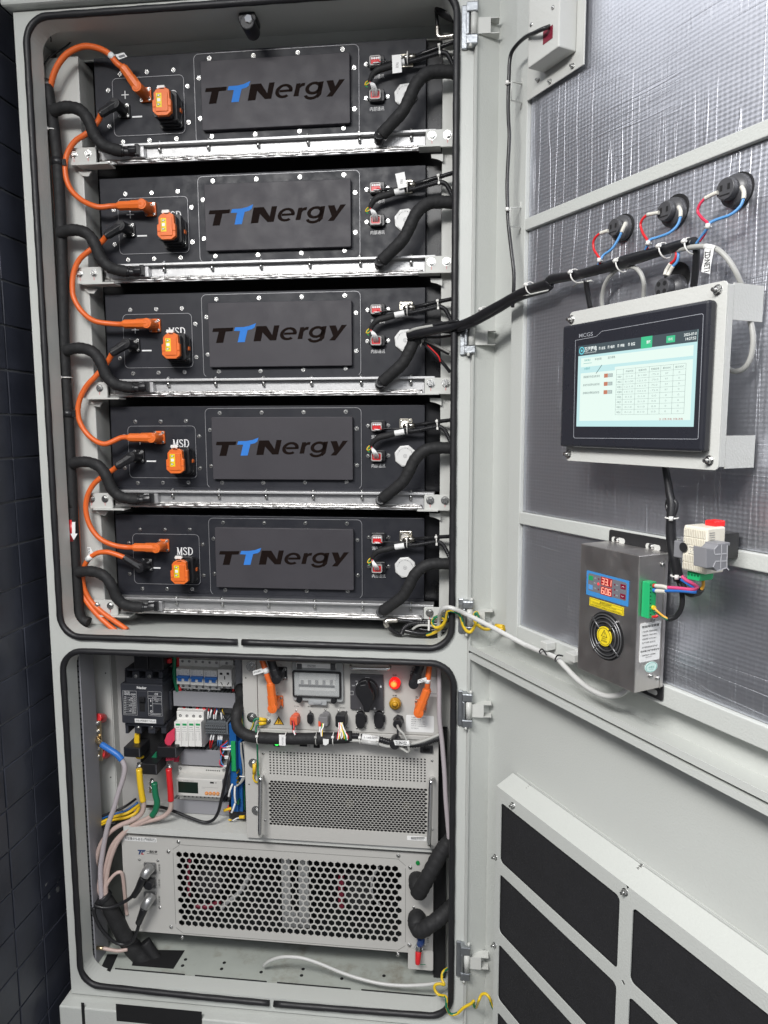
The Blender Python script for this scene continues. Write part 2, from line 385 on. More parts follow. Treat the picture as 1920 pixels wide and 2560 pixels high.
def copy_tree(o, D, parent=None):
    c = o.copy(); COL.objects.link(c); c.parent = parent; WM[c.name] = D @ WM[o.name]
    if parent is None: c.matrix_world = D @ WM[o.name]
    else: c.matrix_parent_inverse = Matrix.Identity(4); c.matrix_local = WM[parent.name].inverted() @ WM[c.name]
    for ch in [x for x in o.children_recursive if x.parent == o]: copy_tree(ch, D, c)
    return c
def tie(mb, p, d, r, w_=.0022, head=True):
    """a cable tie round a bundle at p running along d"""
    d = Vector(d).normalized(); a = d.orthogonal().normalized(); b = d.cross(a)
    mb.tubew([p+(r+.0008)*(math.cos(t)*a+math.sin(t)*b) for t in [2*PI*i/14 for i in range(14)]], .0011, n=6, sub=1, closed=True)
    if head:
        h = p+(r+.002)*(( Vector((-.3,-.8,.5))-Vector((-.3,-.8,.5)).dot(d)*d).normalized())
        mb.cylw(h-d*.0028, h+d*.0028, .003, n=8)
# ================================================================== SETTING
fl = MB(); fl.box(-3,5,-4,3,-.26,-.25)
tag(obj('floor', fl, mat('concrete_floor',(.10,.10,.10),.7,0,.3,60,.2,6)), 'dark concrete floor under the cabinet', 'floor', kind='structure')
# ---- dark glazed tile wall on the left
def tilemat():
    m = bpy.data.materials.new('dark_glazed_tile'); m.use_nodes = True; nt = m.node_tree; n = nt.nodes; L = nt.links
    b = n['Principled BSDF']; tc = n.new('ShaderNodeTexCoord')
    nz = n.new('ShaderNodeTexNoise'); nz.inputs['Scale'].default_value = 9; nz.inputs['Detail'].default_value = 6; L.new(tc.outputs['Object'], nz.inputs['Vector'])
    r = n.new('ShaderNodeValToRGB'); L.new(nz.outputs['Fac'], r.inputs[0]); b.inputs['Specular IOR Level'].default_value = .5
    r.color_ramp.elements[0].position = .35; r.color_ramp.elements[0].color = (.028,.031,.044,1)
    r.color_ramp.elements[1].position = .75; r.color_ramp.elements[1].color = (.050,.055,.075,1)
    L.new(r.outputs[0], b.inputs['Base Color'])
    r2 = n.new('ShaderNodeMapRange'); r2.inputs[3].default_value = .22; r2.inputs[4].default_value = .5; L.new(nz.outputs['Fac'], r2.inputs[0]); L.new(r2.outputs[0], b.inputs['Roughness'])
    n2 = n.new('ShaderNodeTexNoise'); n2.inputs['Scale'].default_value = 25; n2.inputs['Detail'].default_value = 4; L.new(tc.outputs['Object'], n2.inputs['Vector'])
    bp = n.new('ShaderNodeBump'); bp.inputs['Strength'].default_value = .35; bp.inputs['Distance'].default_value = .003; L.new(n2.outputs['Fac'], bp.inputs['Height']); L.new(bp.outputs[0], b.inputs['Normal'])
    return m
WX = -.062
wl = bpy.data.objects.new('tiled_wall', None); link(wl, Matrix.Translation((WX,.3,-.25)))
tag(wl, 'dark navy glazed tile wall left of the cabinet, white paint chips low down', 'wall')
b = MB(); b.box(WX-.12, WX-.004, -1.3, 1.6, -.25, 2.34); obj('grout', b, mat('grout_dark',(.13,.135,.145),.8,0,.4,90,.25,20), wl)
b = MB(); tw = .098; th_ = .0925
for i in range(30):
    for j in range(28):
        y0_ = -1.3+i*tw; zz = -.25+j*th_+((i%2)*0)
        g = .0022
        dx = rnd.uniform(0,.0012); dz = rnd.uniform(-.0006,.0006)
        b.box(WX-.006, WX-.001+dx, y0_+g, y0_+tw-g, zz+g+dz, zz+th_-g+dz)
obj('tiles', b, tilemat(), wl, bevel=.0012)
b = MB()
for k in range(26):   # chipped paint patches
    cy = rnd.gauss(.10,.055); cz = rnd.gauss(.235,.035)
    n_ = rnd.randint(5,8); r_ = rnd.uniform(.002,.010)
    pts = [(cy+r_*rnd.uniform(.3,1.3)*math.cos(2*PI*i/n_), cz+r_*rnd.uniform(.2,.9)*math.sin(2*PI*i/n_)) for i in range(n_)]
    b.addw([(WX+.0012,y,z) for y,z in pts], [list(range(n_))])
obj('paint_chip_marks', b, mat('chipped_white',(.16,.165,.17),.7,var=.2), wl)

# ================================================================== CABINET
cab = bpy.data.objects.new('energy_storage_cabinet', None); link(cab, Matrix.Translation((.43,.3,-.12)))
tag(cab, 'tall light grey steel energy storage cabinet standing open with its doors swung to the right', 'cabinet')
XL, XR = -.017, .905
UP = (.0155,.867,.840,2.106); LO = (.0155,.872,-.004,.797)
R_ = .042
for nm,(x0,x1,z0_,z1_),(za,zb) in (('front_frame',UP,(.8185,2.124)),('front_frame',LO,(-.037,.8185))):
    b = MB(); inn = rr(x0,x1,z0_,z1_,R_,8); out = rr_out(XL,XR,za,zb,inn,8); b.ring(out, inn, 0, .045)
    obj(nm, b, paint, cab)
b = MB(); b.box(XL,XL+.002,.0455,.9,-.037,2.124); b.box(XR-.002,XR,.0455,.9,-.037,2.124); b.box(XL+.003,XR-.003,.88,.9,-.037,2.124)
obj('outer_shell', b, paint, cab)
b = MB(); b.box(-.032,.925,-.022,.93,2.127,2.30); obj('roof', b, paint, cab, bevel=.006)
# ceiling beam and dark interior
b = MB(); b.box(XL+.004,XR-.004,.0455,.13,2.112,2.122); b.box(.0,.88,.125,.130,2.085,2.112); obj('ceiling_panel', b, paint, cab)
b = MB(); b.box(XL+.004,XR-.004,.132,.86,2.085,2.1); b.box(XL+.004,XR-.004,.17,.175,.85,2.085); obj('interior_shade_sheet', b, dark, cab)  # black sheets put the shade of the deep interior into colour
# compartment floor
b = MB(); b.box(XL+.004,XR-.004,.0455,.6,.826,.834); obj('compartment_floor', b, paint, cab)
b = MB(); b.box(XL+.004,XR-.004,.0455,.6,-.012,-.004)
obj('compartment_floor', b, stainmat(), cab)
# door seal: upper and lower bulb gaskets
def gasket(path, nm='door_seal'):
    b = MB(); b.tube(path, .0070, n=10, sub=1, rf=lambda t,i: 1+.05*math.sin(i*1.7))
    b.tube([(x,y+.004,z) for x,y,z in path], .0045, n=8, sub=1)
    obj(nm, b, rubber, cab)
def openloop(x0,x1,z0_,z1_,r,xs,sag=0,gap=.010):
    P = rr(x0,x1,z0_,z1_,r,8); n = len(P)
    # start on the bottom edge at xs, travel right / up / left / down and back
    k = 3*9  # first point of the lower-right corner arc
    seq = P[k:]+P[:k]
    def dens(a,b_):
        m_ = max(1,int(math.hypot(b_[0]-a[0],b_[1]-a[1])/.02)); return [(a[0]+(b_[0]-a[0])*i/m_, a[1]+(b_[1]-a[1])*i/m_) for i in range(m_)]
    full = [(xs+gap/2,z0_)]+seq+[(xs-gap/2,z0_)]; o = []
    for a,b_ in zip(full,full[1:]): o += dens(a,b_)
    o.append(full[-1])
    return [(x,-.003, z-(sag*math.sin(max(0,min(1,(x-x0)/(x1-x0)))*PI)*(1 if abs(z-z0_)<.01 else 0))) for x,z in o]
gasket(openloop(UP[0]-.0055,UP[1]+.0055,UP[2]-.0055,UP[3]+.0055,R_+.0055,.418))
gasket(openloop(LO[0]-.0055,LO[1]+.0055,LO[2]-.0045,LO[3]+.0055,R_+.0055,.47,sag=.006))
# posts
for x0,x1 in ((XL+.004,.062),(.842,.895)):
    b = MB(); b.box(x0,x1,.100,.165,.834,2.085); obj('mounting_post', b, paint2, cab, bevel=.002)
# sprinkler head on the ceiling beam
sp = MB(); sp.fr = CAB
tsp = thing('sprinkler_head','small black and steel sprinkler nozzle under the top of the cabinet opening','sprinkler',CAB,(z2,148,140,.05))
b = MB(); b.pc(z2,148,110,58,.02,.055); b.pc(z2,148,140,46,.005,.05,r2=1); obj('housing', b, blackp, tsp, bevel=.002)
b = MB(); b.pc(z2,156,118,24,.0,.02,n=6); obj('nozzle', b, chrome, tsp)
# plinth
b = MB(); b.box(XL-.012,XR+.02,-.035,.9,-.13,-.041); obj('plinth', b, paint, cab, bevel=.003)
b = MB()
b.pb(zR,425,300,1070,430,-.0352,th=.0002); b.pb(zR,163,262,187,430,-.0352,th=.0002); obj('plinth_opening', b, dark, cab)
b = MB()
for x in (.16,.36,.56,.76): b.box(x-.09,x+.085,.0449,.0455,-.0036,-.0005)
for X,Y in ((1050,1447),(1025,1500),(1385,1475),(1362,1528)):
    b.pc(zE,X,Y,14,.0,.0,n=10) if False else None
obj('floor_joint', b, dark, cab)
b = MB()
for m,X,Y in ((zE,1050,1447),(zE,1025,1500),(zE,1385,1475),(zE,1362,1528),(zF,447,1163),(zF,437,1203),(zF,690,1223),(zF,955,1205),(zF,183,1182)):
    # drain holes lie flat on the floor sheet (z = -.004)
    px,py = q(m,X,Y); d = _f+(px-960)/F0*_r+(1280-py)/F0*_u; t = (-.0038-CAM.z)/d.z; P = CAM+t*d
    b = MB(); b.cylw(Vector((P.x,P.y,-.0045)), Vector((P.x,P.y,-.0036)), .0042, n=12); obj('floor_hole', b, dark, cab)
def floorpoly(mb, m, pts, z):
    vs = []
    for X,Y in pts:
        px,py = q(m,X,Y); d = _f+(px-960)/F0*_r+(1280-py)/F0*_u; t = (z-CAM.z)/d.z; vs.append(CAM+t*d)
    mb.addw(vs, [list(range(len(vs)))])
b = MB(); floorpoly(b, zE, ((375,1400),(468,1402),(400,1555),(318,1520)), -.0034); floorpoly(b, zE, ((620,1360),(1045,1368),(945,1528),(585,1500)), -.0034)
obj('cable_cutout', b, dark, cab)
# gutter line between frame and door
b = MB(); b.box(XR+.0005,XR+.003,-.004,.03,-.03,2.12); obj('rain_channel', b, paint2, cab)

# ---- doors
T = .053
H0 = .8355
def door_skin(z0_,z1_,nm,label):
    b = MB(DOOR); b.box(0,1.0,T,T+.002,z0_,z1_); b.box(0,.002,0,T,z0_,z1_); b.box(.998,1.0,0,T,z0_,z1_)
    b.box(.002,.998,0,T,z0_,z0_+.002); b.box(.002,.998,0,T,z1_-.002,z1_)
    b.box(.002,.998,0,.002,z0_+.002,z0_+.011); b.box(.002,.998,0,.002,z1_-.011,z1_-.002)
    b.box(.002,.006,0,.0018,z0_+.011,z1_-.011)
    o = obj(nm, b, paint, cab, label=label); return o
ud = door_skin(H0, 2.5, 'cabinet_door', 'upper door lined with embossed silver foil')
ld = door_skin(-.06, H0-.0065, 'cabinet_door', 'lower door with a black filter frame')
# inner frame of the upper door
def db(mb,u0,u1,z0_,z1_,y=.02): mb.box(u0,u1,y,T,z0_,z1_)
b = MB(DOOR); db(b,.1005,.137,.889,2.47,.0205); obj('stile', b, paint, ud, bevel=.0015)
for za,zb in ((1.641,1.661),(1.115,1.137),(.889,.920),(2.44,2.47)):
    b = MB(DOOR); db(b,.1375,.97,za,zb); obj('cross_bar', b, paint, ud, bevel=.0015)
b = MB(DOOR); db(b,.962,.99,.889,2.47,.0195) ; obj('stile', b, paint, ud, bevel=.0015)
for za,zb in ((.921,1.114),(1.138,1.640),(1.662,2.439)):
    b = MB(DOOR)
    nx = 60; nz = max(8,int((zb-za)/.012)); x0,x1 = .1378,.9615
    vs = []
    for j in range(nz+1):
        for i in range(nx+1):
            x = x0+(x1-x0)*i/nx; z = za+(zb-za)*j/nz
            e = min(1,8*min(i/nx,1-i/nx))*min(1,6*min(j/nz,1-j/nz))
            y = .0285-.0035*e*(.6+.4*math.sin(x*23+z*11)*math.sin(z*17-x*9))
            vs.append((x,y,z))
    b.add(vs, [(j*(nx+1)+i,j*(nx+1)+i+1,(j+1)*(nx+1)+i+1,(j+1)*(nx+1)+i) for j in range(nz) for i in range(nx)], True)
    b.box(x0,x1,.029,.032,za,zb)
    obj('foil_insulation', b, foil, ud)
# door cable brackets and stays
for (a,b_) in (((z1,0,0),(z1,0,0)),):
    pass
def wire_bracket(m, pts, nm='cable_bracket'):
    b = MB(DOOR); b.tb(m, pts, .0014, n=6, straight=True); obj(nm, b, paint2, ud)
wire_bracket(zI, [(415,398,.02),(413,425,.02),(362,412,-.012),(360,508,-.012),(413,522,.02),(408,552,.02)])
wire_bracket(zI, [(408,1022,.02),(408,1050,.02),(354,1050,-.012),(353,1145,-.012),(408,1152,.02),(403,1182,.02)])
wire_bracket(z6, [(1310,220,.02),(1380,185,-.01),(1570,140,-.01),(1578,158,.02)])
wire_bracket(zG, [(165,725,.02),(200,700,-.005),(300,680,-.005),(315,690,.02)])

# ---- hinges
def hinge(y0p,y1p,xc,arm):
    """y0p..y1p: extent in photo rows, xc: photo column of the pin"""
    x,zt = CAB.at(xc,y0p,-.012); _,zb = CAB.at(xc,y1p,-.012); h = zt-zb; xw = .0085
    b = MB(); b.box(x-.021,x-.010,-.006,-.0005,zb+.004,zt-.004); b.box(x-.012,x+.010,-.021,-.0005,zb+.006,zb+h*.27); b.box(x-.012,x+.010,-.021,-.0005,zt-h*.27,zt-.006)
    b.box(x-.012,x-.006,-.020,-.0005,zb+h*.27,zt-h*.27)
    o = obj('hinge', b, zinc, cab, bevel=.002)
    b = MB(); b.cyl((x+.002,-.014,zb+h*.28),(x+.002,-.014,zt-h*.28),.0062,n=14); b.cyl((x-.004,-.018,zb+.001),(x-.004,-.018,zb+.008),.003); b.cyl((x+.006,-.014,zt-.007),(x+.006,-.014,zt),.003)
    obj('knuckle', b, paint2, o)
    zm = (zt+zb)/2-.002
    b = MB(); x1 = x+.033
    b.box(x+.006,x1,-.012,-.0105,zm-.014,zm+.014); b.box(x+.014,x1+.016,-.0100,.012,zm+.0125,zm+.014); b.box(x+.014,x1+.016,-.0100,.012,zm-.014,zm-.0125)
    obj('hinge_arm', b, paint2, o)
for a in ((0,123,1183),(791,892,1177),(1494,1590,1172),(1725,1823,1170),(2356,2453,1165)): hinge(*a,0)

# ---- filter frame on the lower door
yf = .012
fu0 = DOOR.at(1239,2200,yf)[0]
b = MB(DOOR); zt1 = DOOR.at(1238,1960,yf)[1]; zf = DOOR.at(1248,1901,T-.002)
uu = [DOOR.at(*q(zK,X,Y),yf) for X,Y in ((205,55),(205,385),(205,450),(205,775),(205,840),(205,1150),(855,560),(925,620),(0,0))]
uL = uu[0][0]; uR = uu[6][0]; u2 = uu[7][0]; wW = uR-uL
rows = [(uu[1][1],uu[0][1]),(uu[3][1],uu[2][1]),(uu[5][1],uu[4][1])]
ph = rows[0][1]-rows[1][1]; rows.append((rows[2][0]-ph,rows[2][1]-ph))
cols = [(uL,uR),(u2,u2+wW)]
uE = u2+wW+(uL-fu0); zE_ = rows[-1][0]-.03
flt = obj('filter_frame', b.box(fu0,fu0+.004,yf,T,zE_,zt1).box(uE-.004,uE,yf,T,zE_,zt1).box(fu0+.004,uE-.004,yf+.004,T,zt1-.004,zt1), paint, ld)
b = MB(DOOR)
cells_u = [fu0,(uR+u2)/2,uE]; zr = [zt1]+[(rows[i][0]+rows[i+1][1])/2 for i in range(3)]+[zE_]
for i in range(2):
    for j in range(4):
        inn = rr(cols[i][0],cols[i][1],rows[j][0],rows[j][1],.009,5); out = rr_out(cells_u[i],cells_u[i+1],zr[j+1],zr[j],inn,5)
        b.ring(out,inn,yf-.0015,yf+.0005)
obj('frame_front', b, paint, flt)
b = MB(DOOR); b.box(fu0+.006,uE-.006,yf+.0035,yf+.02,zE_+.004,zt1-.006); obj('filter_mat', b, filt, flt)
b = MB(DOOR); b.add([(fu0,yf-.0015,zt1),(uE,yf-.0015,zt1),(uE,T-.003,zt1+.018),(fu0,T-.003,zt1+.018)],[(0,1,2,3)])
b.box(fu0+.012,uE,T-.0025,T-.0005,zt1+.018,zf[1]); obj('flange', b, paint, flt)
for m,X,Y,yy,k in ((zJ,360,1025,T-.0028,'nut'),(zK,970,412,T-.0028,'nut'),(zJ,268,1120,yf-.0016,'nut'),(zK,880,545,yf-.0016,'nut'),(zK,172,355,yf-.0016,'nut'),(zK,168,835,yf-.0016,'nut')):
    scrp(flt, DOOR, m, X, Y, yy, .0062, k)
# ================================================================== BATTERY PACKS (built as the lowest one, then copied upwards)
PY = .110; PITCH_Z = .24716
ORD = ['topmost','second from the top','middle','fourth from the top','lowest']
def msd_letters(b, m, X0,Y0,X1,Y1, y):
    """MSD in a narrow roman face, drawn with serifs"""
    a,c,d,e = b.R(m,X0,Y0,X1,Y1,y); W_ = (c-a); H_ = e-d; st = W_*.06; th = .0003
    def v(x,z0_,z1_,w_): b.box(a+x*W_-w_/2,a+x*W_+w_/2,y,y+th,d+z0_*H_,d+z1_*H_)
    def h(x0,x1,z): b.box(a+x0*W_,a+x1*W_,y-.0001,y+th,d+z*H_-st*.18,d+z*H_+st*.18)
    v(.05,0,1,st*.6); v(.29,0,1,st*1.2); b.line(a+.06*W_,e-.01*H_,a+.165*W_,d+.02*H_,st*1.1,y-.00005); b.line(a+.165*W_,d+.02*H_,a+.29*W_,e-.01*H_,st*.6,y-.00008)
    for x0,x1,z in ((0,.1,.02),(.22,.36,.02),(0,.08,.98),(.27,.36,.98)): h(x0,x1,z)
    S_ = [(.60,.80),(.57,.93),(.50,.97),(.43,.92),(.41,.78),(.45,.62),(.53,.48),(.60,.34),(.61,.18),(.57,.06),(.50,.03),(.42,.08),(.40,.24)]
    pts = [(a+x*W_,y+.0001,d+z*H_) for x,z in S_]
    for p,q_ in zip(pts,pts[1:]): b.line(p[0],p[2],q_[0],q_[2],st*.9,y)
    v(.73,0,1,st*1.2)
    Dp = [(.72,.98),(.84,.96),(.93,.82),(.96,.5),(.93,.18),(.84,.04),(.72,.02)]
    for p,q_ in zip(Dp,Dp[1:]): b.line(a+p[0]*W_,d+p[1]*H_,a+q_[0]*W_,d+q_[1]*H_,st*.9,y)
    h(.67,.8,.02); h(.67,.8,.98)

def dot_text(b, m, X0,Y0,X1,Y1, y, n):
    pass
pack = thing('battery_pack','','battery',CAB,(zA,1500,770,PY))
x0,_,zb,_ = MB().R(zA,592,148,1600,770,PY); x1 = CAB.at(*q(zB,617,400),PY)[0]; ztop = CAB.at(*q(zA,1659,155),PY)[1]; zb = CAB.at(*q(zA,1659,778),PY)[1]
b = MB(); b.box(x0,x1,PY,.60,zb,ztop); obj('casing', b, black, pack, bevel=.0012)
b = MB(); b.box(x0,x1,PY-.018,PY-.0005,zb-.0035,zb-.001); b.box(x0,x1,PY-.0035,PY-.0005,zb-.001,zb+.006); obj('bottom_flange', b, black, pack)
sidem = mat('side_bracket_black',(.009,.009,.011),.3,var=.1)
b = MB(); b.box(x1+.001,x1+.032,PY+.02,.5,zb-.002,ztop+.004); obj('side_bracket', b, sidem, pack)
# terminal plate with its raised edge
def edged(nm, m, X0,Y0,X1,Y1, y, r, m2=None, X1b=None, th=.002, par=pack):
    b = MB(); a,c,d,e = b.R(m,X0,Y0,X1,Y1,y)
    if m2: c = CAB.at(*q(m2,X1b,(Y0+Y1)/2),y)[0]
    b.prism(rr(a,c,d,e,r,6), y, PY); o = obj(nm, b, black, par, bevel=.0008)
    b = MB(); b.ring(rr(a,c,d,e,r,6), rr(a+.0007,c-.0007,d+.0007,e-.0007,r-.0006,6), y-.00035, y+.0001)
    obj('edge_highlight', b, mat('pale_edge_highlight',(.42,.42,.44),.45,.35,var=.3,vscale=30), o)  # pale rim paints the highlight that runs along the plate edge
    return a,c,d,e
edged('terminal_plate', zA, 718,292,1228,678, PY-.0018, .010)
edged('cover_plate', zA, 1302,170,1659,762, PY-.0022, .011, zB, 140)
b = MB(); a,c,d,e = b.R(zV,85,90,1590,748,PY-.012); b.prism(rr(a,c,d,e,.003,3), PY-.014, PY-.002)
cp = obj('cover_panel', b, mat('black_coated_panel',(.052,.049,.056),.52,0,.16,800,.14,9,rv=.15,spec=.3), pack, bevel=.0012)
yl = PY-.0143
b = MB(); L_ = [('T',125,340,343,492),('N',555,828,333,488),('e',830,1015,356,490),('r',1018,1138,356,480),('g',1130,1325,358,525),('y',1352,1538,355,508)]
def glyph(b, pts): b.pp(zV, pts, yl, yl+.0004)
glyph(b, [(130,340),(343,340),(334,376),(262,378),(235,490),(160,490),(188,378),(121,376)])
glyph(b, [(585,335),(690,335),(752,430),(772,333),(828,333),(793,484),(728,484),(650,400),(632,487),(555,487)])
glyph(b, [(1352,355),(1420,355),(1442,415),(1482,353),(1538,353),(1412,507),(1352,505),(1392,462)])
glyph(b, [(1048,362),(1090,360),(1086,372),(1110,360),(1138,360),(1130,388),(1098,392),(1082,410),(1068,480),(1018,480)])
# e and g are bowls: outlines traced as rings
def ell(cx,cy,rx,ry,sk,a0,a1,n=22): return [(cx+rx*math.cos(t)+sk*math.sin(t), cy-ry*math.sin(t)) for t in [a0+(a1-a0)*i/n for i in range(n+1)]]
def arcband(cx,cy,rx,ry,wx,wy,sk,a0,a1):
    o = ell(cx,cy,rx,ry,sk,a0,a1); i = ell(cx,cy,rx-wx,ry-wy,sk*.7,a0,a1)
    for k in range(len(o)-1): glyph(b, [o[k],o[k+1],i[k+1],i[k]])
arcband(922,422,88,66,38,24,14,0.0,PI*1.72)
glyph(b, [(878,410),(1012,410),(1006,432),(874,432)])
arcband(1222,415,84,60,38,26,12,0,2*PI)
glyph(b, [(1278,360),(1325,358),(1298,480),(1262,512),(1250,480)])
arcband(1205,470,80,52,30,26,10,-PI*.93,-PI*.12)
obj('logo_lettering', b, logob, cp)
b = MB(); glyph(b, [(362,338),(450,338),(515,328),(580,304),(566,345),(540,362),(492,372),(462,490),(388,490),(414,376),(350,374)])
obj('logo_letter', b, logoc, cp, label='blue letter T with a rising stroke')
# screws
sc = .0046
for X,Y in ((768,257),(960,258),(1150,258),(683,360),(690,598),(1250,372),(1257,610),(788,710),(977,712),(1170,714)): scrp(pack, CAB, zA, X, Y, PY-.0001, sc)
for X,Y in ((165,28),(613,32),(1063,36),(1516,38),(60,205),(72,585),(1632,218),(1635,604),(190,762),(630,772),(1078,775),(1524,776)): scrp(pack, CAB, zV, X, Y, PY-.0023, sc)
# service plug
sy = PY-.0019
sp_ = obj('service_plug', MB().pr(zU,1120,690,1600,1262,sy-.010,sy,.005), blackp, pack, bevel=.001, label='black service disconnect plug with an orange lever')
b = MB(); b.pr(zU,1105,668,1545,1258,sy-.022,sy-.0105,.006); b.pr(zU,1080,670,1500,1262,sy-.034,sy-.0225,.006); b.pr(zU,985,745,1395,1262,sy-.048,sy-.0345,.006)
obj('plug_body', b, blackp, sp_, bevel=.001)
b = MB(); yo = sy-.058
b.pp(zU, [(1050,780),(1120,745),(1250,745),(1330,790),(1345,970),(1370,985),(1378,1230),(1290,1295),(1080,1290),(985,1200),(975,985),(1010,970),(1005,840)], yo, yo+.0095)
b.pr(zU,1040,845,1305,1225,yo-.002,yo,.002); b.pb(zU,985,1108,1040,1130,yo-.0018,th=.0015); b.pb(zU,1310,1108,1372,1130,yo-.0018,th=.0015)
lv = obj('plug_lever', b, orange, sp_, bevel=.0012)
b = MB(); b.pb(zU,1135,755,1230,772,yo-.0004,th=.0003); obj('slot', b, dark, lv)
b = MB(); b.pb(zU,1062,865,1178,1142,yo-.0023,th=.0003); st_ = obj('warning_sticker', b, yellow, lv)
b = MB()
for Yc in (912,1090): b.pp(zU,[(1088,Yc-32),(1160,Yc),(1088,Yc+32)],yo-.0026,yo-.0024)
b.pb(zU,1068,920,1073,1080,yo-.0026,th=.0002)
obj('sticker_print', b, ink, st_)
b = MB()
for Yc in (912,1090): b.pp(zU,[(1096,Yc-20),(1145,Yc),(1096,Yc+20)],yo-.0029,yo-.0027)
b.pb(zU,1085,970,1150,1030,yo-.0026,th=.0002); obj('sticker_symbols', b, inkw, st_)
b = MB(); b.pr(zU,1430,985,1462,1060,sy-.026,sy-.022,.001); b.pr(zU,1480,965,1510,1032,sy-.020,sy-.010,.001); b.pr(zU,1530,920,1578,1000,sy-.018,sy-.008,.001); obj('release_tab', b, orange, sp_, bevel=.0006)
b = MB(); yw = sy-.050
b.pp(zU,[(1078,645),(1235,645),(1232,668),(1248,690),(1228,702),(1212,730),(1190,712),(1120,712),(1098,730),(1086,704),(1060,694),(1078,668)],yw,yw+.006); obj('lock_clip', b, white, sp_, bevel=.0005)
for X,Y in ((1535,752),(1560,1168)): scrp(pack, CAB, zU, X, Y, sy-.0105, .0046)
# print on the terminal plate
b = MB(); msd_letters(b, zU, 1125,450,1500,620, PY-.0022); obj('msd_lettering', b, inkw, pack)
b = MB(); b.pb(zU,533,905,745,935,PY-.0022,th=.0003); obj('minus_mark', b, inkw, pack)
b = MB(); a,c,d,e = b.R(zU,533,905,745,935,PY-.0022)
px_,pz_ = CAB.at(*q(zU,470,470),PY-.0022); px_ -= .002
b.box(px_-.0155,px_+.001,PY-.0022,PY-.0019,pz_-.0009,pz_+.0009); b.box(px_-.0155+.0072,px_-.0155+.009,PY-.0022,PY-.0019,pz_-.008,pz_+.008); obj('plus_mark', b, inkw, pack)
# signal sockets
sil = mat('socket_grey',(.22,.23,.23),.4)
for (Yo,live) in ((0,0),(502,1)):
    b = MB(); b.pr(zX,190,222+Yo,442,405+Yo,PY-.010,PY,.004); b.pb(zX,165,310+Yo,200,350+Yo,PY-.006,PY); b.pb(zX,440,310+Yo,470,350+Yo,PY-.006,PY)
    s_ = obj('signal_socket', b, blackp, pack, bevel=.0012)
    b = MB(); a,c,d,e = b.R(zX,205,262+Yo,385,408+Yo,PY-.016)
    b.ring(rr(a,c,d,e,.004,4), rr(a+.0022,c-.0022,d+.0022,e-.0022,.0025,4), PY-.020, PY-.0095); obj('socket_collar', b, mat('socket_collar_grey',(.36,.34,.33),.4), s_)
    b = MB(); b.box(a+.0022,c-.0022,PY-.017,PY-.010,d+.0022,e-.0022); obj('red_insert', b, redp, s_)
    if not live:
        b = MB()
        for X in (243,280,317,352): b.pc(zX,X,302,17,PY-.0185,PY-.016,n=10)
        obj('wire_seal', b, inkw, s_)
for X,Y in ((150,298),(492,298),(150,800),(495,800)): scrp(pack, CAB, zX, X, Y, PY-.0001, .0042)
b = MB(); b.ptx(zX,'消防通讯',205,458,440,520,PY-.0003); obj('socket_lettering', b, inkw, pack); b = MB(); b.ptx(zX,'内部通讯',210,938,440,1000,PY-.0003); obj('socket_lettering', b, inkw, pack)
# coax outlet plate and elbow
b = MB(); b.pr(zX,680,196,902,398,PY-.003,PY,.003); g_ = obj('outlet_plate', b, mat('nickel_plate',(.66,.62,.53),.3,1,.2,300,.1,60), pack, bevel=.0006)
for X,Y in ((715,235),(862,235),(715,365)): scrp(g_, CAB, zX, X, Y, PY-.003, .0028, 'dome', name='rivet')
b = MB(); b.tb(zX,[(775,340,PY-.003),(778,335,PY-.016),(800,332,PY-.019),(850,330,PY-.019)],.0055,n=12); b.tb(zX,[(820,331,PY-.019),(940,331,PY-.019)],.0062,n=12,straight=True); b.tb(zX,[(775,300,PY-.003),(775,300,PY-.007)],.0085,n=14,straight=True)
obj('coax_elbow', b, mat('nickel_elbow',(.58,.55,.50),.28,1,.2,300,.1,60), g_)
# round breather valve
b = MB(); vx,vz = CAB.at(*q(zX,780,822),PY-.006); R8 = .0238
P8 = [(vx+R8*math.cos(PI/8+i*PI/4+.1)*1.03, vz+R8*math.sin(PI/8+i*PI/4+.1)*1.03) for i in range(8)]
b.prism(P8,PY-.006,PY); vv = obj('breather_valve', b, mat('matt_aluminium',(.72,.72,.71),.5,.3,.1,500,.04,30), pack, bevel=.0015)
b = MB(); b.cyl((vx,PY-.0075,vz),(vx,PY-.006,vz),.0212,n=40)
vd = obj('valve_face', b, mat('valve_face',(.70,.70,.69),.55,.1,.12,700,.06,60), vv, bevel=.0006)
b = MB()
for k in range(16):
    a_ = PI*.95-k*PI*.9/15-.0; ch = 'WWW.VALVE.COM.PT'[k]
    bb = MB(); bb.text(ch,0,.0021,0,.0026,0,keep=True)
    for f_ in bb.f:
        vs = []
        for i in f_:
            v = bb.v[i]; x_,z_ = v.x-.001, v.z-.0013; r_ = a_-PI/2
            vs.append((vx+.0172*math.cos(a_)+x_*math.cos(r_)-z_*math.sin(r_), PY-.0078, vz+.0172*math.sin(a_)+x_*math.sin(r_)+z_*math.cos(r_)))
        b.add(vs,[list(range(len(vs)))])
b.ring([(vx+.0042*math.cos(t),vz+.0042*math.sin(t)) for t in [2*PI*i/24 for i in range(24)]],[(vx+.0037*math.cos(t),vz+.0037*math.sin(t)) for t in [2*PI*i/24 for i in range(24)]],PY-.0078,PY-.0074)
b.line(vx-.002,vz+.001,vx+.002,vz+.001,.0005,PY-.0078); b.line(vx-.002,vz+.001,vx,vz-.003,.0005,PY-.0078); b.line(vx+.002,vz+.001,vx,vz-.003,.0005,PY-.0078)
obj('valve_print', b, inkg, vd)

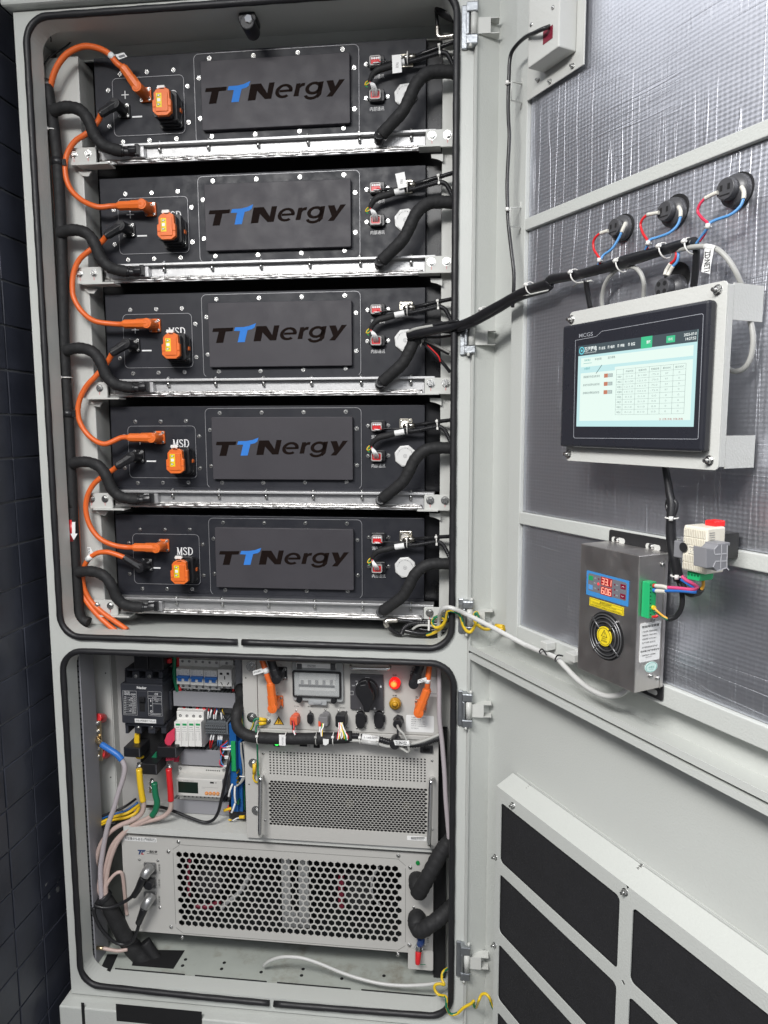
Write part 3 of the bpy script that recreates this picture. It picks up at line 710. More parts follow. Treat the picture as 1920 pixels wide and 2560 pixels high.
PL = ['black battery pack under the cabinet ceiling, topmost of the stack of five','black battery pack second from the top of the stack','black battery pack in the middle of the stack, black wire bundle crossing its right side','black battery pack just above the lowest pack','lowest black battery pack, just above the empty cabinet ledge']
def stack(proto, labels, group, dx=0):
    out = [None]*5; out[4] = proto
    for i in range(4):
        c = copy_tree(proto, Matrix.Translation((0,0,PITCH_Z*(4-i)))); out[i] = c
    for i in range(5): tag(out[i], labels[i], None, group)
    return out
packs = stack(pack, PL, 'battery packs stacked in the upper compartment')

# ================================================================== MOUNTING RAILS (built for row four, one copy a pitch down, three up)
rail = thing('mounting_rail','','rail',CAB,(z7,900,690,.085))
xa = CAB.at(*q(z7,475,640),.085)[0]; xb = CAB.at(*q(z8,612,760),.085)[0]
def zz(m,X,Y,y): return CAB.at(*q(m,X,Y),y)[1]
zt_,zm1,zm2,zbt = zz(z7,1400,592,.082), zz(z7,1400,607,.082), zz(z7,1400,668,.09), zz(z7,1400,702,.088)
xe = CAB.at(*q(z8,692,735),.08)[0]
b = MB(); b.box(xa-.001,xe,.080,.112,zm1,zt_); obj('ledge', b, alu, rail, bevel=.0008)
b = MB(); b.box(xa,xb,.094,.100,zbt+.004,zm1-.0003); b.box(xa,xb,.086,.0938,zbt+.0005,zbt+.0035); obj('channel', b, alu, rail)
b = MB(); nn = 190
b.tube([(xa+.004+(xb-xa-.008)*i/nn,.0885+.0006*math.sin(i*.9),(zm2+zbt)/2-.001+.0007*math.sin(i*.37)) for i in range(nn+1)],.0043,n=8,sub=2,rf=lambda t,i:1+.16*math.sin(i*PI*.98)+.1*math.sin(i*.31))
b.tube([(xa+.004+(xb-xa-.008)*i/90,.0905,(zm2+zbt)/2+.0042+.0005*math.sin(i*1.1)) for i in range(91)],.0022,n=6,sub=1,rf=lambda t,i:1+.3*math.sin(i*2.2)*math.sin(i*.7))
obj('weld_bead', b, alud, rail)
for m,X in ((z7,860),(z7,1160),(z7,1465),(z8,137),(z8,512),(z7,1770)):
    x,_ = CAB.at(*q(m,X,640 if m is z7 else 740),.089)
    b = MB(); b.cyl((x,.089,zm1-.012),(x,.089,zm1+.0001),.0031,n=12); b.cyl((x,.089,zt_+.0002),(x,.089,zt_+.0022),.0042,n=14); b.cyl((x,.089,zt_+.0022),(x,.089,zt_+.005),.0032,n=6,sm=False)
    obj('stud', b, steel, rail)
b = MB(); b.pr(z7,312,603,470,703,.074,.0795,.004); pl_ = obj('end_plate', b, paint2, rail, bevel=.0008)
for X in (335,422): scrp(pl_, CAB, z7, X, 641, .074, .0082, 'bolt')
b = MB()
for X in (335,422):
    x,z = CAB.at(*q(z7,X,672),.0738); b.line(x,z+.004,x,z-.004,.0009,.0737)
obj('paint_mark', b, redp, pl_)
b = MB(); a,_,d,e = b.R(z8,616,728,800,850,.074); b.prism(rr(a,.888,d,e,.004,4),.074,.0795); pr2 = obj('end_plate', b, paint2, rail, bevel=.0008)
for X in (662,775): scrp(pr2, CAB, z8, X, 771, .074, .0088, 'bolt')
b = MB()
for X in (662,775):
    x,z = CAB.at(*q(z8,X,810),.0738); b.line(x,z+.004,x,z-.004,.0009,.0737)
obj('paint_mark', b, redp, pr2)
b = MB(); b.pb(z7,345,704,545,714,.066,.099); obj('support_bracket', b, paint2, rail)
b = MB(); b.pb(z8,562,846,722,856,.066,.099); obj('support_bracket', b, paint2, rail)
b = MB(); b.pp(z8,[(655,868),(742,872),(742,925),(700,905),(658,895)],.09,.094); obj('gusset', b, paint2, rail); b = MB(); b.pp(z7,[(360,720),(440,722),(420,750),(385,745)],.09,.094); obj('gusset', b, paint2, rail)
b = MB(); b.pb(z7,672,608,762,672,.078,.0938); obj('hose_block', b, alu, rail, bevel=.001)
RL = ['silver aluminium mounting rail under the topmost battery pack','silver aluminium mounting rail under the second battery pack from the top','silver aluminium mounting rail under the middle battery pack','silver aluminium mounting rail under the fourth battery pack down','lowest silver aluminium mounting rail, just above the bare cabinet ledge']
down = copy_tree(rail, Matrix.Translation((0,0,-PITCH_Z)))
rails = [copy_tree(rail, Matrix.Translation((0,0,PITCH_Z*(3-i)))) for i in range(3)]+[rail,down]
for i in range(5): tag(rails[i], RL[i], None, 'aluminium rails carrying the packs')

# ================================================================== COOLANT PIPE AND HOSES
def T_(nm,label,cat,m,P,group=None,fr=CAB): return thing(nm,label,cat,fr,(m,*P),group)
mp_ = T_('coolant_manifold_pipe','long vertical black foam wrapped coolant pipe along the left side of the battery packs','pipe',z0,(190,1560,.05))
b = MB(); PP = [(118,215),(130,289),(144,405),(152,560),(157,700),(160,860),(170,1038),(179,1212),(186,1366),(193,1468),(200,1540),(222,1556)]
path = [(x,y,.062) for x,y in PP]
b.tb(z0, path, .0118, n=14, rf=lambda t,i:1+.03*math.sin(i*1.3)); obj('pipe', b, foam, mp_)
b = MB(); b.tb(z0,[(117,200,.062),(118,232,.062)],.0098,n=14,straight=True); obj('hose_clamp', b, steel, mp_)
for (x,y) in ((132,327),(165,944)):
    b = MB(); tie(b, b.pt(z0,x,y,.062), (0,0,1), .0122); obj('cable_tie', b, white, mp_)
b = MB(); b.tb(z0,[(177,1205,.062),(180,1268,.062)],.0122,n=14,straight=True); obj('clear_tape', b, mat('glossy_black_tape',(.03,.03,.03),.12,var=.2,vscale=60), mp_)
b = MB(); b.tb(z0,[(180,1298,.062),(184,1352,.062)],.0123,n=16,straight=True); ft = obj('flow_label', b, redp, mp_)
b = MB(); b.pp(z0,[(180,1305),(188,1305),(188,1334),(194,1334),(184.5,1350),(175.5,1334),(180,1334)],.0492,.0497); obj('white_arrow', b, inkw, ft)
for yy in (405,1034):
    b = MB(); b.tb(z0,[(144+ (yy-405)*.042,yy-9,.062),(144.4+(yy-405)*.042,yy+9,.062)],.0129,n=14,straight=True); b.pb(z0,155+(yy-405)*.04,yy-8,163+(yy-405)*.04,yy+8,.056,.066); obj('pipe_clip', b, blackp, mp_)

hl = T_('coolant_hose','','hose',zA,(600,850,.062))
pts = [(290,585,.055),(360,578,.05),(430,585,.048),(500,620,.046),(550,690,.046),(590,780,.05),(650,835,.055),(720,850,.062),(785,855,.068)]
b = MB(); b.tb(zA, pts, .0122, n=14, sub=6, rf=lambda t,i:1+.035*math.sin(i*2.4)+.03*math.sin(i*.9)); obj('hose', b, foam, hl)
b = MB(); b.tb(zA,[(775,856,.067),(800,857,.069)],.0104,n=14,straight=True); b.tb(zA,[(795,857,.069),(840,856,.073),(868,850,.08)],.0082,n=12); b.tb(zA,[(832,850,.07),(886,846,.072)],.0095,n=8,straight=True); b.pb(zA,872,812,898,884,.068,.08)
obj('hose_fitting', b, blackp, hl, bevel=.0008)
HL = ['foam wrapped hose from the left pipe to the %s battery pack'%o for o in ORD]
stack(hl, HL, 'coolant hoses on the left')
hr = T_('coolant_hose','','hose',zX,(700,1500,.055))
pts = [(395,1570,.066),(560,1455,.058),(740,1310,.052),(850,1130,.05),(930,970,.05),(1040,850,.05),(1180,775,.052),(1350,755,.056),(1540,758,.06),(1640,765,.064)]
b = MB(); b.tb(zX, pts, .0126, n=14, sub=6, rf=lambda t,i:1+.03*math.sin(i*2.1)+.02*math.sin(i*.8)); obj('hose', b, foam, hr)
b = MB(); b.tb(zX,[(430,1545,.064),(360,1590,.066)],.0098,n=14); b.tb(zX,[(362,1592,.060),(360,1600,.080)],.0108,n=16,straight=True)
f1 = obj('hose_fitting', b, blackp, hr, bevel=.0008)
b = MB(); b.tb(zX,[(366,1592,.0585),(366,1592,.0602)],.007,n=16,straight=True); obj('fitting_recess', b, dark, f1)
HR = ['foam wrapped hose over the right side of the %s battery pack'%o for o in ORD]
stack(hr, HR, 'coolant hoses on the right')

# ================================================================== ORANGE POWER CABLES
def plug_pos(par, mats, m, cx,cz, ex,ez, yb=PY-.002, flange=True, body=None, rB=.0102, k=1, ye=None):
    """right angle plug: round head at (cx,cz), barrel running to (ex,ez)"""
    yc = yb-.036
    o = None
    ye = yc if ye is None else ye
    fc = CAB.at(*q(m,cx,cz),yc); fe = CAB.at(*q(m,ex,ez),ye)
    if flange:
        b = MB(); b.prism(rr(fc[0]-.0105,fc[0]+.0145,fc[1]-.0145,fc[1]+.0145,.003,3),yb-.006,yb); o = obj('plug_flange', b, mats, par, bevel=.0008)
        for dx,dz in ((.0105,.0105),(.0105,-.0105),(-.0072,.011),(-.0072,-.011)): scr(o, CAB, fc[0]+dx, yb-.006, fc[1]+dz, .0036)
    b = MB(); b.cyl((fc[0]+.001,yb-.0061,fc[1]),(fc[0],yc-.009,fc[1]),.0115,.0108,n=20); b.cyl((fc[0],yc-.009,fc[1]),(fc[0],yc-.0102,fc[1]),.0075,n=20)
    A = Vector((fc[0],yc,fc[1])); E_ = Vector((fe[0],ye,fe[1])); mid = A+(E_-A)*.5; e9 = A+(E_-A)*1.0
    b.cylw(A-(E_-A).normalized()*.001, mid, .0112, .0108, n=8, sm=False); b.cylw(mid, e9, .0098, .0098, n=8, sm=False); b.cylw(e9-(E_-A).normalized()*.0006, e9+(E_-A).normalized()*.0045, .0078,.0070, n=14)
    p = obj('plug', b, mats, par, bevel=.0014)
    return p, E_
def rows_shift(i): return Vector((0,0,PITCH_Z*(4-i)))
def cable_loop(i, pts, label, neg=(815,560,565,480)):
    """from the black plug of pack i to the orange plug of pack i+1"""
    t = thing('orange_power_cable',label,'cable',CAB,(z0,*pts[len(pts)//2]), 'orange cables looping between neighbouring packs')
    # black plug on pack i and orange plug on pack i+1 share the geometry of the lowest pack, shifted by rows
    def shifted(fn, n):
        before = set(bpy.data.objects[:]); r = fn()
        for o in set(bpy.data.objects[:])-before:
            WM[o.name] = Matrix.Translation((0,0,PITCH_Z*n)) @ WM[o.name]
        for o in set(bpy.data.objects[:])-before: o.matrix_local = WM[o.parent.name].inverted() @ WM[o.name]
        return r
    pn,En = shifted(lambda: plug_pos(t, blackp, zU, 200,870, -120,1075, ye=PY-.046), 4-i)
    po,Eo = shifted(lambda: plug_pos(t, orange, zU, 670,455, 150,446), 3-i)
    En = En+Vector((0,0,PITCH_Z*(4-i))); Eo = Eo+Vector((0,0,PITCH_Z*(3-i)))
    b = MB(); P = [b.pt(z0,x,y,.064) for x,y,_ in pts]
    d1 = (P[0]-En); P = [En, En+d1*.35+Vector((0,.006,0))]+P+[Eo+Vector((-.02,0,0)), Eo+Vector((.001,0,0))]
    b.tubew(P, .0058, n=12, sub=6); obj('cable', b, orangec, t)
L1 = [(219,332),(187,354),(167,388),(163,430),(175,470),(204,500),(243,517)]
L2 = [(222,628),(198,650),(184,683),(181,720),(186,748),(206,780),(238,803)]
L3 = [(240,940),(216,966),(199,1000),(195,1035),(206,1068),(230,1096),(262,1110)]
L4 = [(250,1196),(229,1218),(216,1250),(216,1285),(228,1320),(252,1348),(285,1363)]
for i,Lp in enumerate((L1,L2,L3,L4)):
    cable_loop(i, [(x,y,.064) for x,y in Lp], 'orange cable looping from the %s battery pack down to the next one'%ORD[i])
# first cable: plus of the top pack over the pipe and down behind it
t = thing('orange_power_cable','orange cable arching over the left of the topmost pack, then down behind the black pipe','cable',CAB,(z0,199,1420,.08))
def pl1():
    p,E_ = plug_pos(t, orange, zT, 135,350, -185,-90, ye=PY-.046); return E_
E1 = pl1()
b = MB(); P = [E1]+[b.pt(z0,x,y,yy) for x,y,yy in ((292,158,.062),(272,134,.06),(240,119,.058),(204,117,.056),(165,137,.056),(140,172,.058),(127,215,.064),(124,262,.078),(134,380,.088),(165,900,.088),(178,1100,.088),(187,1240,.088),(193,1330,.086),(197,1420,.082),(205,1480,.076),(226,1516,.072),(255,1548,.07),(290,1578,.066))]
b.tubew(P, .0062, n=12, sub=6); obj('cable', b, orangec, t)
b = MB(); A = b.pt(z0,275,136,.06); B_ = b.pt(z0,285,146,.061); b.cylw(A,B_,.0068,n=14); tg = obj('cable_tag', b, paper, t)
b = MB(); b.pp(z1,[(662,315),(714,302),(733,326),(684,343)],.056,.0563); obj('tag_flap', b, paper, tg)
b = MB(); b.pp(z1,[(680,322),(715,312),(722,324),(690,334)],.0556,.0559); obj('tag_print', b, inkg, tg)
# last cable: minus of the lowest pack down and away
t = thing('orange_power_cable','orange cable with a white tag from the black plug of the lowest pack','cable',CAB,(z0,209,1440,.07))
_,E2 = plug_pos(t, blackp, zU, 290,905, -60,690, ye=PY-.046)
b = MB(); P = [E2]+[b.pt(z0,x,y,yy) for x,y,yy in ((290,1386,.062),(266,1380,.06),(240,1384,.06),(219,1401,.062),(208,1428,.066),(208,1462,.072),(224,1498,.074),(250,1526,.07),(280,1548,.066),(318,1574,.06))]
b.tubew(P, .0058, n=12, sub=6); obj('cable', b, orangec, t)
b = MB(); b.cylw(b.pt(zA,395,460,.06),b.pt(zA,362,492,.061),.0066,n=14); tg = obj('cable_tag', b, paper, t)
b = MB(); b.pp(zA,[(362,395),(385,392),(410,440),(375,468)],.058,.0583); obj('tag_flap', b, paper, tg)
b = MB(); b.ptx(zA,'BUND',366,402,384,450,.0576,vert=True); obj('tag_print', b, ink, tg)

# ================================================================== SIGNAL HARNESSES
hs = T_('signal_harness','','cable',zX,(500,500,.09))
b = MB(); b.tb(zX,[(200,670,.088),(250,590,.084),(340,530,.082),(480,500,.082),(600,468,.082)],.0056,n=12,rf=lambda t,i:.75+.45*min(1,t*2)); obj('sleeve', b, foam, hs)
b = MB(); b.tb(zX,[(600,468,.082),(700,452,.082),(765,440,.082)],.0064,n=12); obj('cable_label', b, paper, hs)
b = MB(); b.tb(zX,[(765,440,.082),(850,440,.082),(1000,425,.080),(1180,395,.078),(1330,378,.076),(1430,425,.07),(1500,540,.066),(1560,680,.064)],.0044,n=10,sub=22,rf=lambda t,i:1+.11*(1 if i%4<2 else -1)); obj('corrugated_conduit', b, blackp, hs)
b = MB(); b.tb(zX,[(380,392,.095),(520,388,.088),(700,386,.084),(800,395,.082),(900,410,.082)],.0016,n=6); b.tb(zX,[(330,400,.09),(420,380,.088),(560,384,.086)],.0012,n=6); obj('thin_lead', b, blackp, hs)
b = MB()
for k,(xs,xe_) in enumerate(((215,250),(235,275),(255,300),(270,320))):
    b.tb(zX,[(205+k*4,690,.086),(xs+8,770,.074),(xe_,830,.080),(xe_+4,862,.094)],.0013,n=6)
for k in range(3): b.tb(zX,[(255+k*25,372,.096),(275+k*22,398,.086),(335+k*16,392,.088),(385,390,.088)],.0011,n=6)
obj('white_wire', b, inkw, hs)
b = MB(); b.tb(zX,[(200,665,.087),(212,700,.082),(235,760,.078)],.0012,n=6); b.tb(zX,[(310,350,.094),(335,380,.086),(380,388,.087)],.0012,n=6); obj('red_wire', b, redp, hs)
b = MB(); b.tb(zX,[(192,650,.087),(150,685,.084),(130,725,.083),(155,745,.08),(195,720,.08)],.0011,n=6); obj('yellow_wire', b, yel, hs)
b = MB(); b.tb(zX,[(188,665,.087),(158,705,.085),(140,742,.083),(175,780,.08)],.0011,n=6); obj('green_wire', b, green, hs)
b = MB(); b.tb(zX,[(940,331,PY-.019),(1050,325,.085),(1200,308,.08),(1400,292,.072),(1540,284,.066),(1640,282,.06)],.0042,n=12); obj('coax_cable', b, mat('glossy_black_sheath',(.012,.012,.013),.18,var=.1), hs)
b = MB(); tie(b,b.pt(zX,1322,335,.078),(1,0,.1),.0095); tie(b,b.pt(zX,815,385,.083),(1,0,0),.011,head=False)
b.tb(zX,[(1322,270,.069),(1322,400,.067)],.0012,n=6,straight=True); b.pb(zX,1308,400,1340,440,.065,.069); obj('cable_tie', b, white, hs)
HS = ['signal harness with a white tag on the %s battery pack'%o for o in ORD]
hss = stack(hs, HS, 'signal harnesses on the right side of the packs')
for k_, m_, P_ in ((0, z2, [(1088,358),(1146,352),(1153,468),(1092,476)]), (1, z4, [(884,168),(956,152),(975,268),(908,284)])):
    b = MB(); b.pp(m_, P_, .070, .0705); o_ = obj('tag_flap', b, paper, hss[k_])
    b = MB(); x_ = sum(p[0] for p in P_)/4; z_ = sum(p[1] for p in P_)/4; b.ptx(m_, 'TICE', x_-6, z_-10, x_+10, z_+26, .0697, vert=True); obj('tag_print', b, ink, o_)
# ================================================================== LOWER COMPARTMENT
def hexgrid(mb, x0,x1,z0_,z1_, nx, nz, frac, y0, y1):
    """perforated sheet: staggered hexagon holes cut in the sheet, solid cells around the edge"""
    p = (x1-x0)/nx; pz = (z1_-z0_)/nz; R = pz/1.5
    def hexp(cx,cz,k): return [(cx+k*p/2*sx, cz+k*R*sz) for sx,sz in ((0,1),(1,.5),(1,-.5),(0,-1),(-1,-.5),(-1,.5))]
    for j in range(-1,nz+1):
        off = .5*p*(j%2)
        for i in range(-1,nx+1):
            cx = x0+(i+.25)*p+off+p*.25-.25*p; cz = z0_+(j+.5)*pz
            solid = i<0 or j<0 or j>=nz or i>=nx
            if solid: mb.prism(hexp(cx,cz,1.0), y0, y1)
            else:
                o = hexp(cx,cz,1.0); h = hexp(cx,cz,frac)
                mb.add([(x,y0,z) for x,z in o]+[(x,y0,z) for x,z in h]+[(x,y1,z) for x,z in h],
                   [(a,(a+1)%6,6+(a+1)%6,6+a) for a in range(6)]+[(6+a,6+(a+1)%6,12+(a+1)%6,12+a) for a in range(6)])
def roundgrid(mb, x0,x1,z0_,z1_, nx, nz, frac, y0, y1):
    p = (x1-x0)/nx; pz = (z1_-z0_)/nz; r = min(p,pz)/2*frac
    for j in range(nz):
        for i in range(nx):
            cx = x0+(i+.5)*p; cz = z0_+(j+.5)*pz
            o = [(cx+p/2*a,cz+pz/2*b_) for a,b_ in ((1,0),(1,1),(0,1),(-1,1),(-1,0),(-1,-1),(0,-1),(1,-1))]
            h = [(cx+r*math.cos(PI/4*k),cz+r*math.sin(PI/4*k)) for k in range(8)]
            mb.add([(x,y0,z) for x,z in o]+[(x,y0,z) for x,z in h]+[(x,y1,z) for x,z in h],
                   [(a,(a+1)%8,8+(a+1)%8,8+a) for a in range(8)]+[(8+a,8+(a+1)%8,16+(a+1)%8,16+a) for a in range(8)])
def holeplate(mb, X0,X1,Z0,Z1, a,c,d,e, y0,y1):
    mb.box(X0,a,y0,y1,Z0,Z1); mb.box(c,X1,y0,y1,Z0,Z1); mb.box(a,c,y0,y1,Z0,d); mb.box(a,c,y0,y1,e,Z1)

YH, YC = .070, .090
# ---- cabinet sheets behind the switchgear
b = MB(); a,c,d,e = b.R(z0,228,1600,282,2036,.172); b.prism(rr(a,c,d,e+.03,.004,3),.172,.174); 
b.box(c,c+.002,.1745,.2,d,e+.03); obj('side_plate', b, paint2, cab)
b = MB(); a,c,d,e = b.R(z0,279,1600,625,2036,.2); b.box(a,c,.2,.202,d,e+.03); obj('mounting_plate', b, plateg, cab)
for m,X,Y in ((zC,358,287),(zC,403,1187)):
    b = MB(); b.pc(m,X,Y,6,.1715,.172,n=8); obj('plate_hole', b, dark, cab)
b = MB(); zs = CAB.at(450,2074,.08)[1]; xs0 = CAB.at(310,2080,.08)[0]; b.box(xs0,.862,.078,.2,zs-.003,zs); b.box(xs0,.862,.078,.081,zs-.016,zs-.003); obj('equipment_shelf', b, paint2, cab)
# ---- wire ducts
def duct(label, m, X0,Y0,X1,Y1, y0,y1, vertical=False, slots='top'):
    t = thing('wire_duct', label, 'wire duct', CAB, (m,(X0+X1)/2,Y1,y1), 'grey slotted wire ducts')
    b = MB(); a,c,d,e = b.R(m,X0,Y0,X1,Y1,y0); b.box(a,c,y0,y0+.004,d,e); obj('cover', b, greyp, t, bevel=.0008)
    b = MB()
    if vertical:
        n_ = int((e-d)/.0095)
        for k in range(n_): zz_ = d+(k+.1)*(e-d)/n_; b.box(a,a+.002,y0+.004,y1,zz_,zz_+.006); b.box(c-.002,c,y0+.004,y1,zz_,zz_+.006)
    else:
        n_ = int((c-a)/.0095)
        for k in range(n_): xx = a+(k+.1)*(c-a)/n_; b.box(xx,xx+.006,y0+.004,y1,e-.002,e); b.box(xx,xx+.006,y0+.004,y1,d,d+.002)
    b.box(a+.001,c-.001,y1-.002,y1,d+.001,e-.001)
    obj('slotted_walls', b, dgreyp, t); return t
duct('grey wire duct strip between the miniature breakers and the surge protector', zM,100,760,1265,1040,.145,.198)
duct('grey vertical wire duct right of the small wall socket', zM,1267,100,1400,1100,.148,.198,True)
duct('grey wire duct strip above the energy meter', zN,240,338,985,632,.145,.198)
duct('grey wire duct strip below the energy meter, above the shelf', zN,90,1300,1150,1545,.150,.198)
# tall duct fixed to the left wall: cover faces right, slots face out
t = thing('wire_duct','tall grey slotted wire duct down the left edge of the lower compartment','wire duct',CAB,(z0,205,2410,.05),'grey slotted wire ducts')
xr_ = CAB.at(204,1720,.052)[0]; zt_2 = .80; zb2 = CAB.at(240,2420,.052)[1]
b = MB(); b.box(xr_-.003,xr_,.050,.112,zb2,zt_2); obj('cover', b, greyp, t, bevel=.0006)
b = MB(); n_ = int((zt_2-zb2)/.0125)
for k in range(n_): zz_ = zb2+k*(zt_2-zb2)/n_; b.box(xr_-.022,xr_-.0035,.052,.054,zz_,zz_+.0078)
obj('slotted_walls', b, dgreyp, t)
b = MB(); b.box(xr_-.022,xr_-.004,.06,.11,zb2,zt_2); obj('wire_fill', b, dark, t)

# ---- moulded case circuit breaker
mc = thing('circuit_breaker','large black moulded case circuit breaker with white printed plates','circuit breaker',CAB,(zL,560,1430,.11))
mb_ = mat('moulded_case_black',(.030,.032,.040),.45,0,.1,500,.1,12)
b = MB(); b.pr(zL,170,522,942,1252,.100,.198,.003); body = obj('body', b, mb_, mc, bevel=.0012)
b = MB(); b.pb(zL,235,250,262,515,.112,.198)
for X0,X1 in ((235,262),(375,500),(615,740),(860,928)): b.pb(zL,X0,285,X1,412,.112,.15)
b.pb(zL,235,412,928,518,.112,.198); b.pb(zL,235,240,928,285,.118,.198)
obj('upper_terminal_cover', b, mb_, mc, bevel=.001)
b = MB(); b.pb(zL,262,285,860,412,.15,.152); obj('terminal_recess', b, dark, mc)
b = MB()
for X0,X1 in ((245,300),(415,540),(665,790),(905,1000)): b.pb(zL,X0,1256,X1,1430,.113,.16)
b.pb(zL,240,1253,1000,1300,.110,.198); obj('lower_terminal_cover', b, mb_, mc, bevel=.001)
for X,Y in ((438,375),(688,378),(485,1320),(728,1320)): scrp(mc, CAB, zL, X, Y, .1118, .0045)
b = MB(); b.pb(zL,935,655,1085,1000,.135,.198); b.pb(zL,945,1000,1035,1240,.128,.198); obj('auxiliary_block', b, mb_, mc, bevel=.001)
b = MB(); b.pr(zL,458,650,655,1140,.0965,.0999,.002); tg_ = obj('toggle_surround', b, mb_, mc, bevel=.0008)
b = MB(); b.pb(zL,505,850,605,1025,.0958,.0964); obj('toggle_slot', b, dark, tg_)
b = MB(); b.pb(zL,490,770,590,850,.088,.0964); obj('toggle', b, blackp, tg_, bevel=.001)
b = MB(); b.ptx(zL,'Nader',458,560,637,610,.0994,bold=.02)
def outl(b, m, X0,Y0,X1,Y1, y, wd=.0003):
    a,c,d,e = b.R(m,X0,Y0,X1,Y1,y); b.box(a,c,y,y+.0002,e-wd,e); b.box(a,c,y,y+.0002,d,d+wd); b.box(a,a+wd,y,y+.0002,d,e); b.box(c-wd,c,y,y+.0002,d,e)
outl(b,zL,205,642,458,1088,.0994); outl(b,zL,668,658,918,1106,.0994)
b.ptx(zL,'MCCB',222,652,322,682,.0993); b.ptx(zL,'NDM3-250M',222,690,435,722,.0993)
for k in range(10):
    yy = 742+k*33; b.ptx(zL,('Ue','AC400V','Icu','Ics','Uimp','In','Hz','IEC','Cat.A','50Hz')[k],225,yy,262,yy+14,.0993); b.ptx(zL,('690V','8kV','50kA','35kA','250A','50/60','GB14048','IEC60947','3P','2024')[k],370-(k%3)*30,yy,440,yy+14,.0993); b.pb(zL,222,yy+21,448,yy+23,.0994,th=.0001)
b.ptx(zL,'CE',785,685,848,722,.0993,bold=.01); b.pb(zL,672,738,912,742,.0994,th=.0001); b.ptx(zL,'IEC 60947-2',742,758,826,772,.0993); b.pb(zL,672,786,912,790,.0994,th=.0001)
b.pb(zL,748,790,751,1060,.0994,th=.0001); b.pb(zL,750,880,912,883,.0994,th=.0001); b.pb(zL,750,820,912,822,.0994,th=.0001)
b.pb(zL,708,805,720,845,.0994,th=.0001); b.pp(zL,[(702,908),(732,908),(717,930)],.0993,.0994); b.ptx(zL,'O',703,1002,743,1042,.0993,bold=.02)
b.ptx(zL,'Reset',785,798,860,812,.0993); b.ptx(zL,'250A',800,834,850,848,.0993); b.pb(zL,675,1060,912,1063,.0994,th=.0001); b.pb(zL,708,1080,900,1085,.0994,th=.0001)
obj('printed_plate', b, inkw, body)
b = MB(); b.pb(zL,420,1162,812,1234,.0995,th=.0003); s1 = obj('paper_strip', b, paper, mc)
b = MB(); b.ptx(zL,'注意:此断路器为下进上出',435,1178,795,1216,.0992); obj('strip_print', b, ink, s1)
b = MB(); b.pb(zL,400,-60,668,250,.104,.18); b.pb(zL,676,-60,945,262,.102,.18); obj('phase_barrier', b, blackp, mc, bevel=.003)
# thick black bus boots coming down behind
b = MB(); b.pb(zL,500,1310,955,1990,.150,.19); obj('cable_boot', b, mat('matt_black_boot',(.006,.006,.007),.6,var=.2), mc, bevel=.004)

# ---- bus strips, current transformers and phase cables
def strip(label, col, polys, P):
    t = thing('busbar_strip', label, 'busbar', CAB, P, 'sleeved busbars below the large breaker')
    for pts,y0,y1 in polys:
        b = MB(); b.pp(zL, pts, y0, y1); obj('sleeve', b, col, t, bevel=.0015)
strip('yellow sleeved busbar below the large black breaker', yel, [([(412,1430),(492,1430),(498,1670),(425,1670),(400,1570)],.122,.13),([(430,1870),(575,1850),(580,1888),(500,1910),(430,1895)],.118,.124)], (zL,460,1900,.12))
strip('pink red sleeved busbar right of the large black breaker', pinkp, [([(1010,1440),(1150,1330),(1150,1560),(1060,1680),(975,1620),(965,1560)],.110,.116),([(985,1880),(1135,1870),(1130,1930),(990,1940)],.116,.122),([(1135,1830),(1235,1810),(1225,1960),(1130,1960)],.150,.156)], (zL,1060,1700,.11))
strip('dark green sleeved busbar between the two outer current transformers', dgreen, [([(815,1760),(825,1930),(760,1965),(715,1880)],.125,.131)], (zL,760,1970,.12))
for lab,X0,Y0,X1,Y1,y0 in (('left black current transformer under the yellow busbar',212,1690,522,1870,.098),('middle and lowest black current transformer',535,1990,832,2190,.092),('right black current transformer under the pink busbar',835,1680,1195,1878,.100)):
    t = thing('current_transformer',lab,'current transformer',CAB,(zL,(X0+X1)/2,Y1,y0),'black current transformers')
    b = MB(); b.pr(zL,X0,Y0,X1,Y1,y0,y0+.055,.002); o = obj('core', b, blackp, t, bevel=.0022)
    b = MB(); b.pb(zL,X1-25,Y0+25,X1-12,Y1-15,y0-.0004,th=.0003); obj('edge_rib', b, mat('grey_print',(.09,.09,.10),.5,var=0), o)
for col,lugp,label in (('yellow',(505,1990),'yellow'),('green',(700,2330),'green'),('red',(1055,2040),'red')): pass
def phase(label, col, m1, lug, m2, sl, path, ylug, par_r=.0056, cm=pinkc):
    t = thing('phase_cable', label, 'cable', CAB, (zE,*path[-1]), 'heavy power cables in the lower compartment')
    b = MB(); (lx,ly) = lug; b.pr(m1,lx-34,ly-95,lx+34,ly+60,ylug+.003,ylug+.006,.002); b.tb(m1,[(lx,ly+50,ylug+.004),(lx,ly+150,ylug+.003)],.0062,n=14,straight=True)
    lg = obj('cable_lug', b, steel, t, bevel=.0008); x,z = CAB.at(*q(m1,lx,ly-20),ylug+.003); scr(lg,CAB,x,ylug+.003,z,.0062,'nut')
    b = MB(); b.tb(m2, sl, .0072, n=14); obj('heat_shrink', b, col, t)
    b = MB(); b.tb(zE, path, par_r, n=12); obj('cable', b, cm, t)
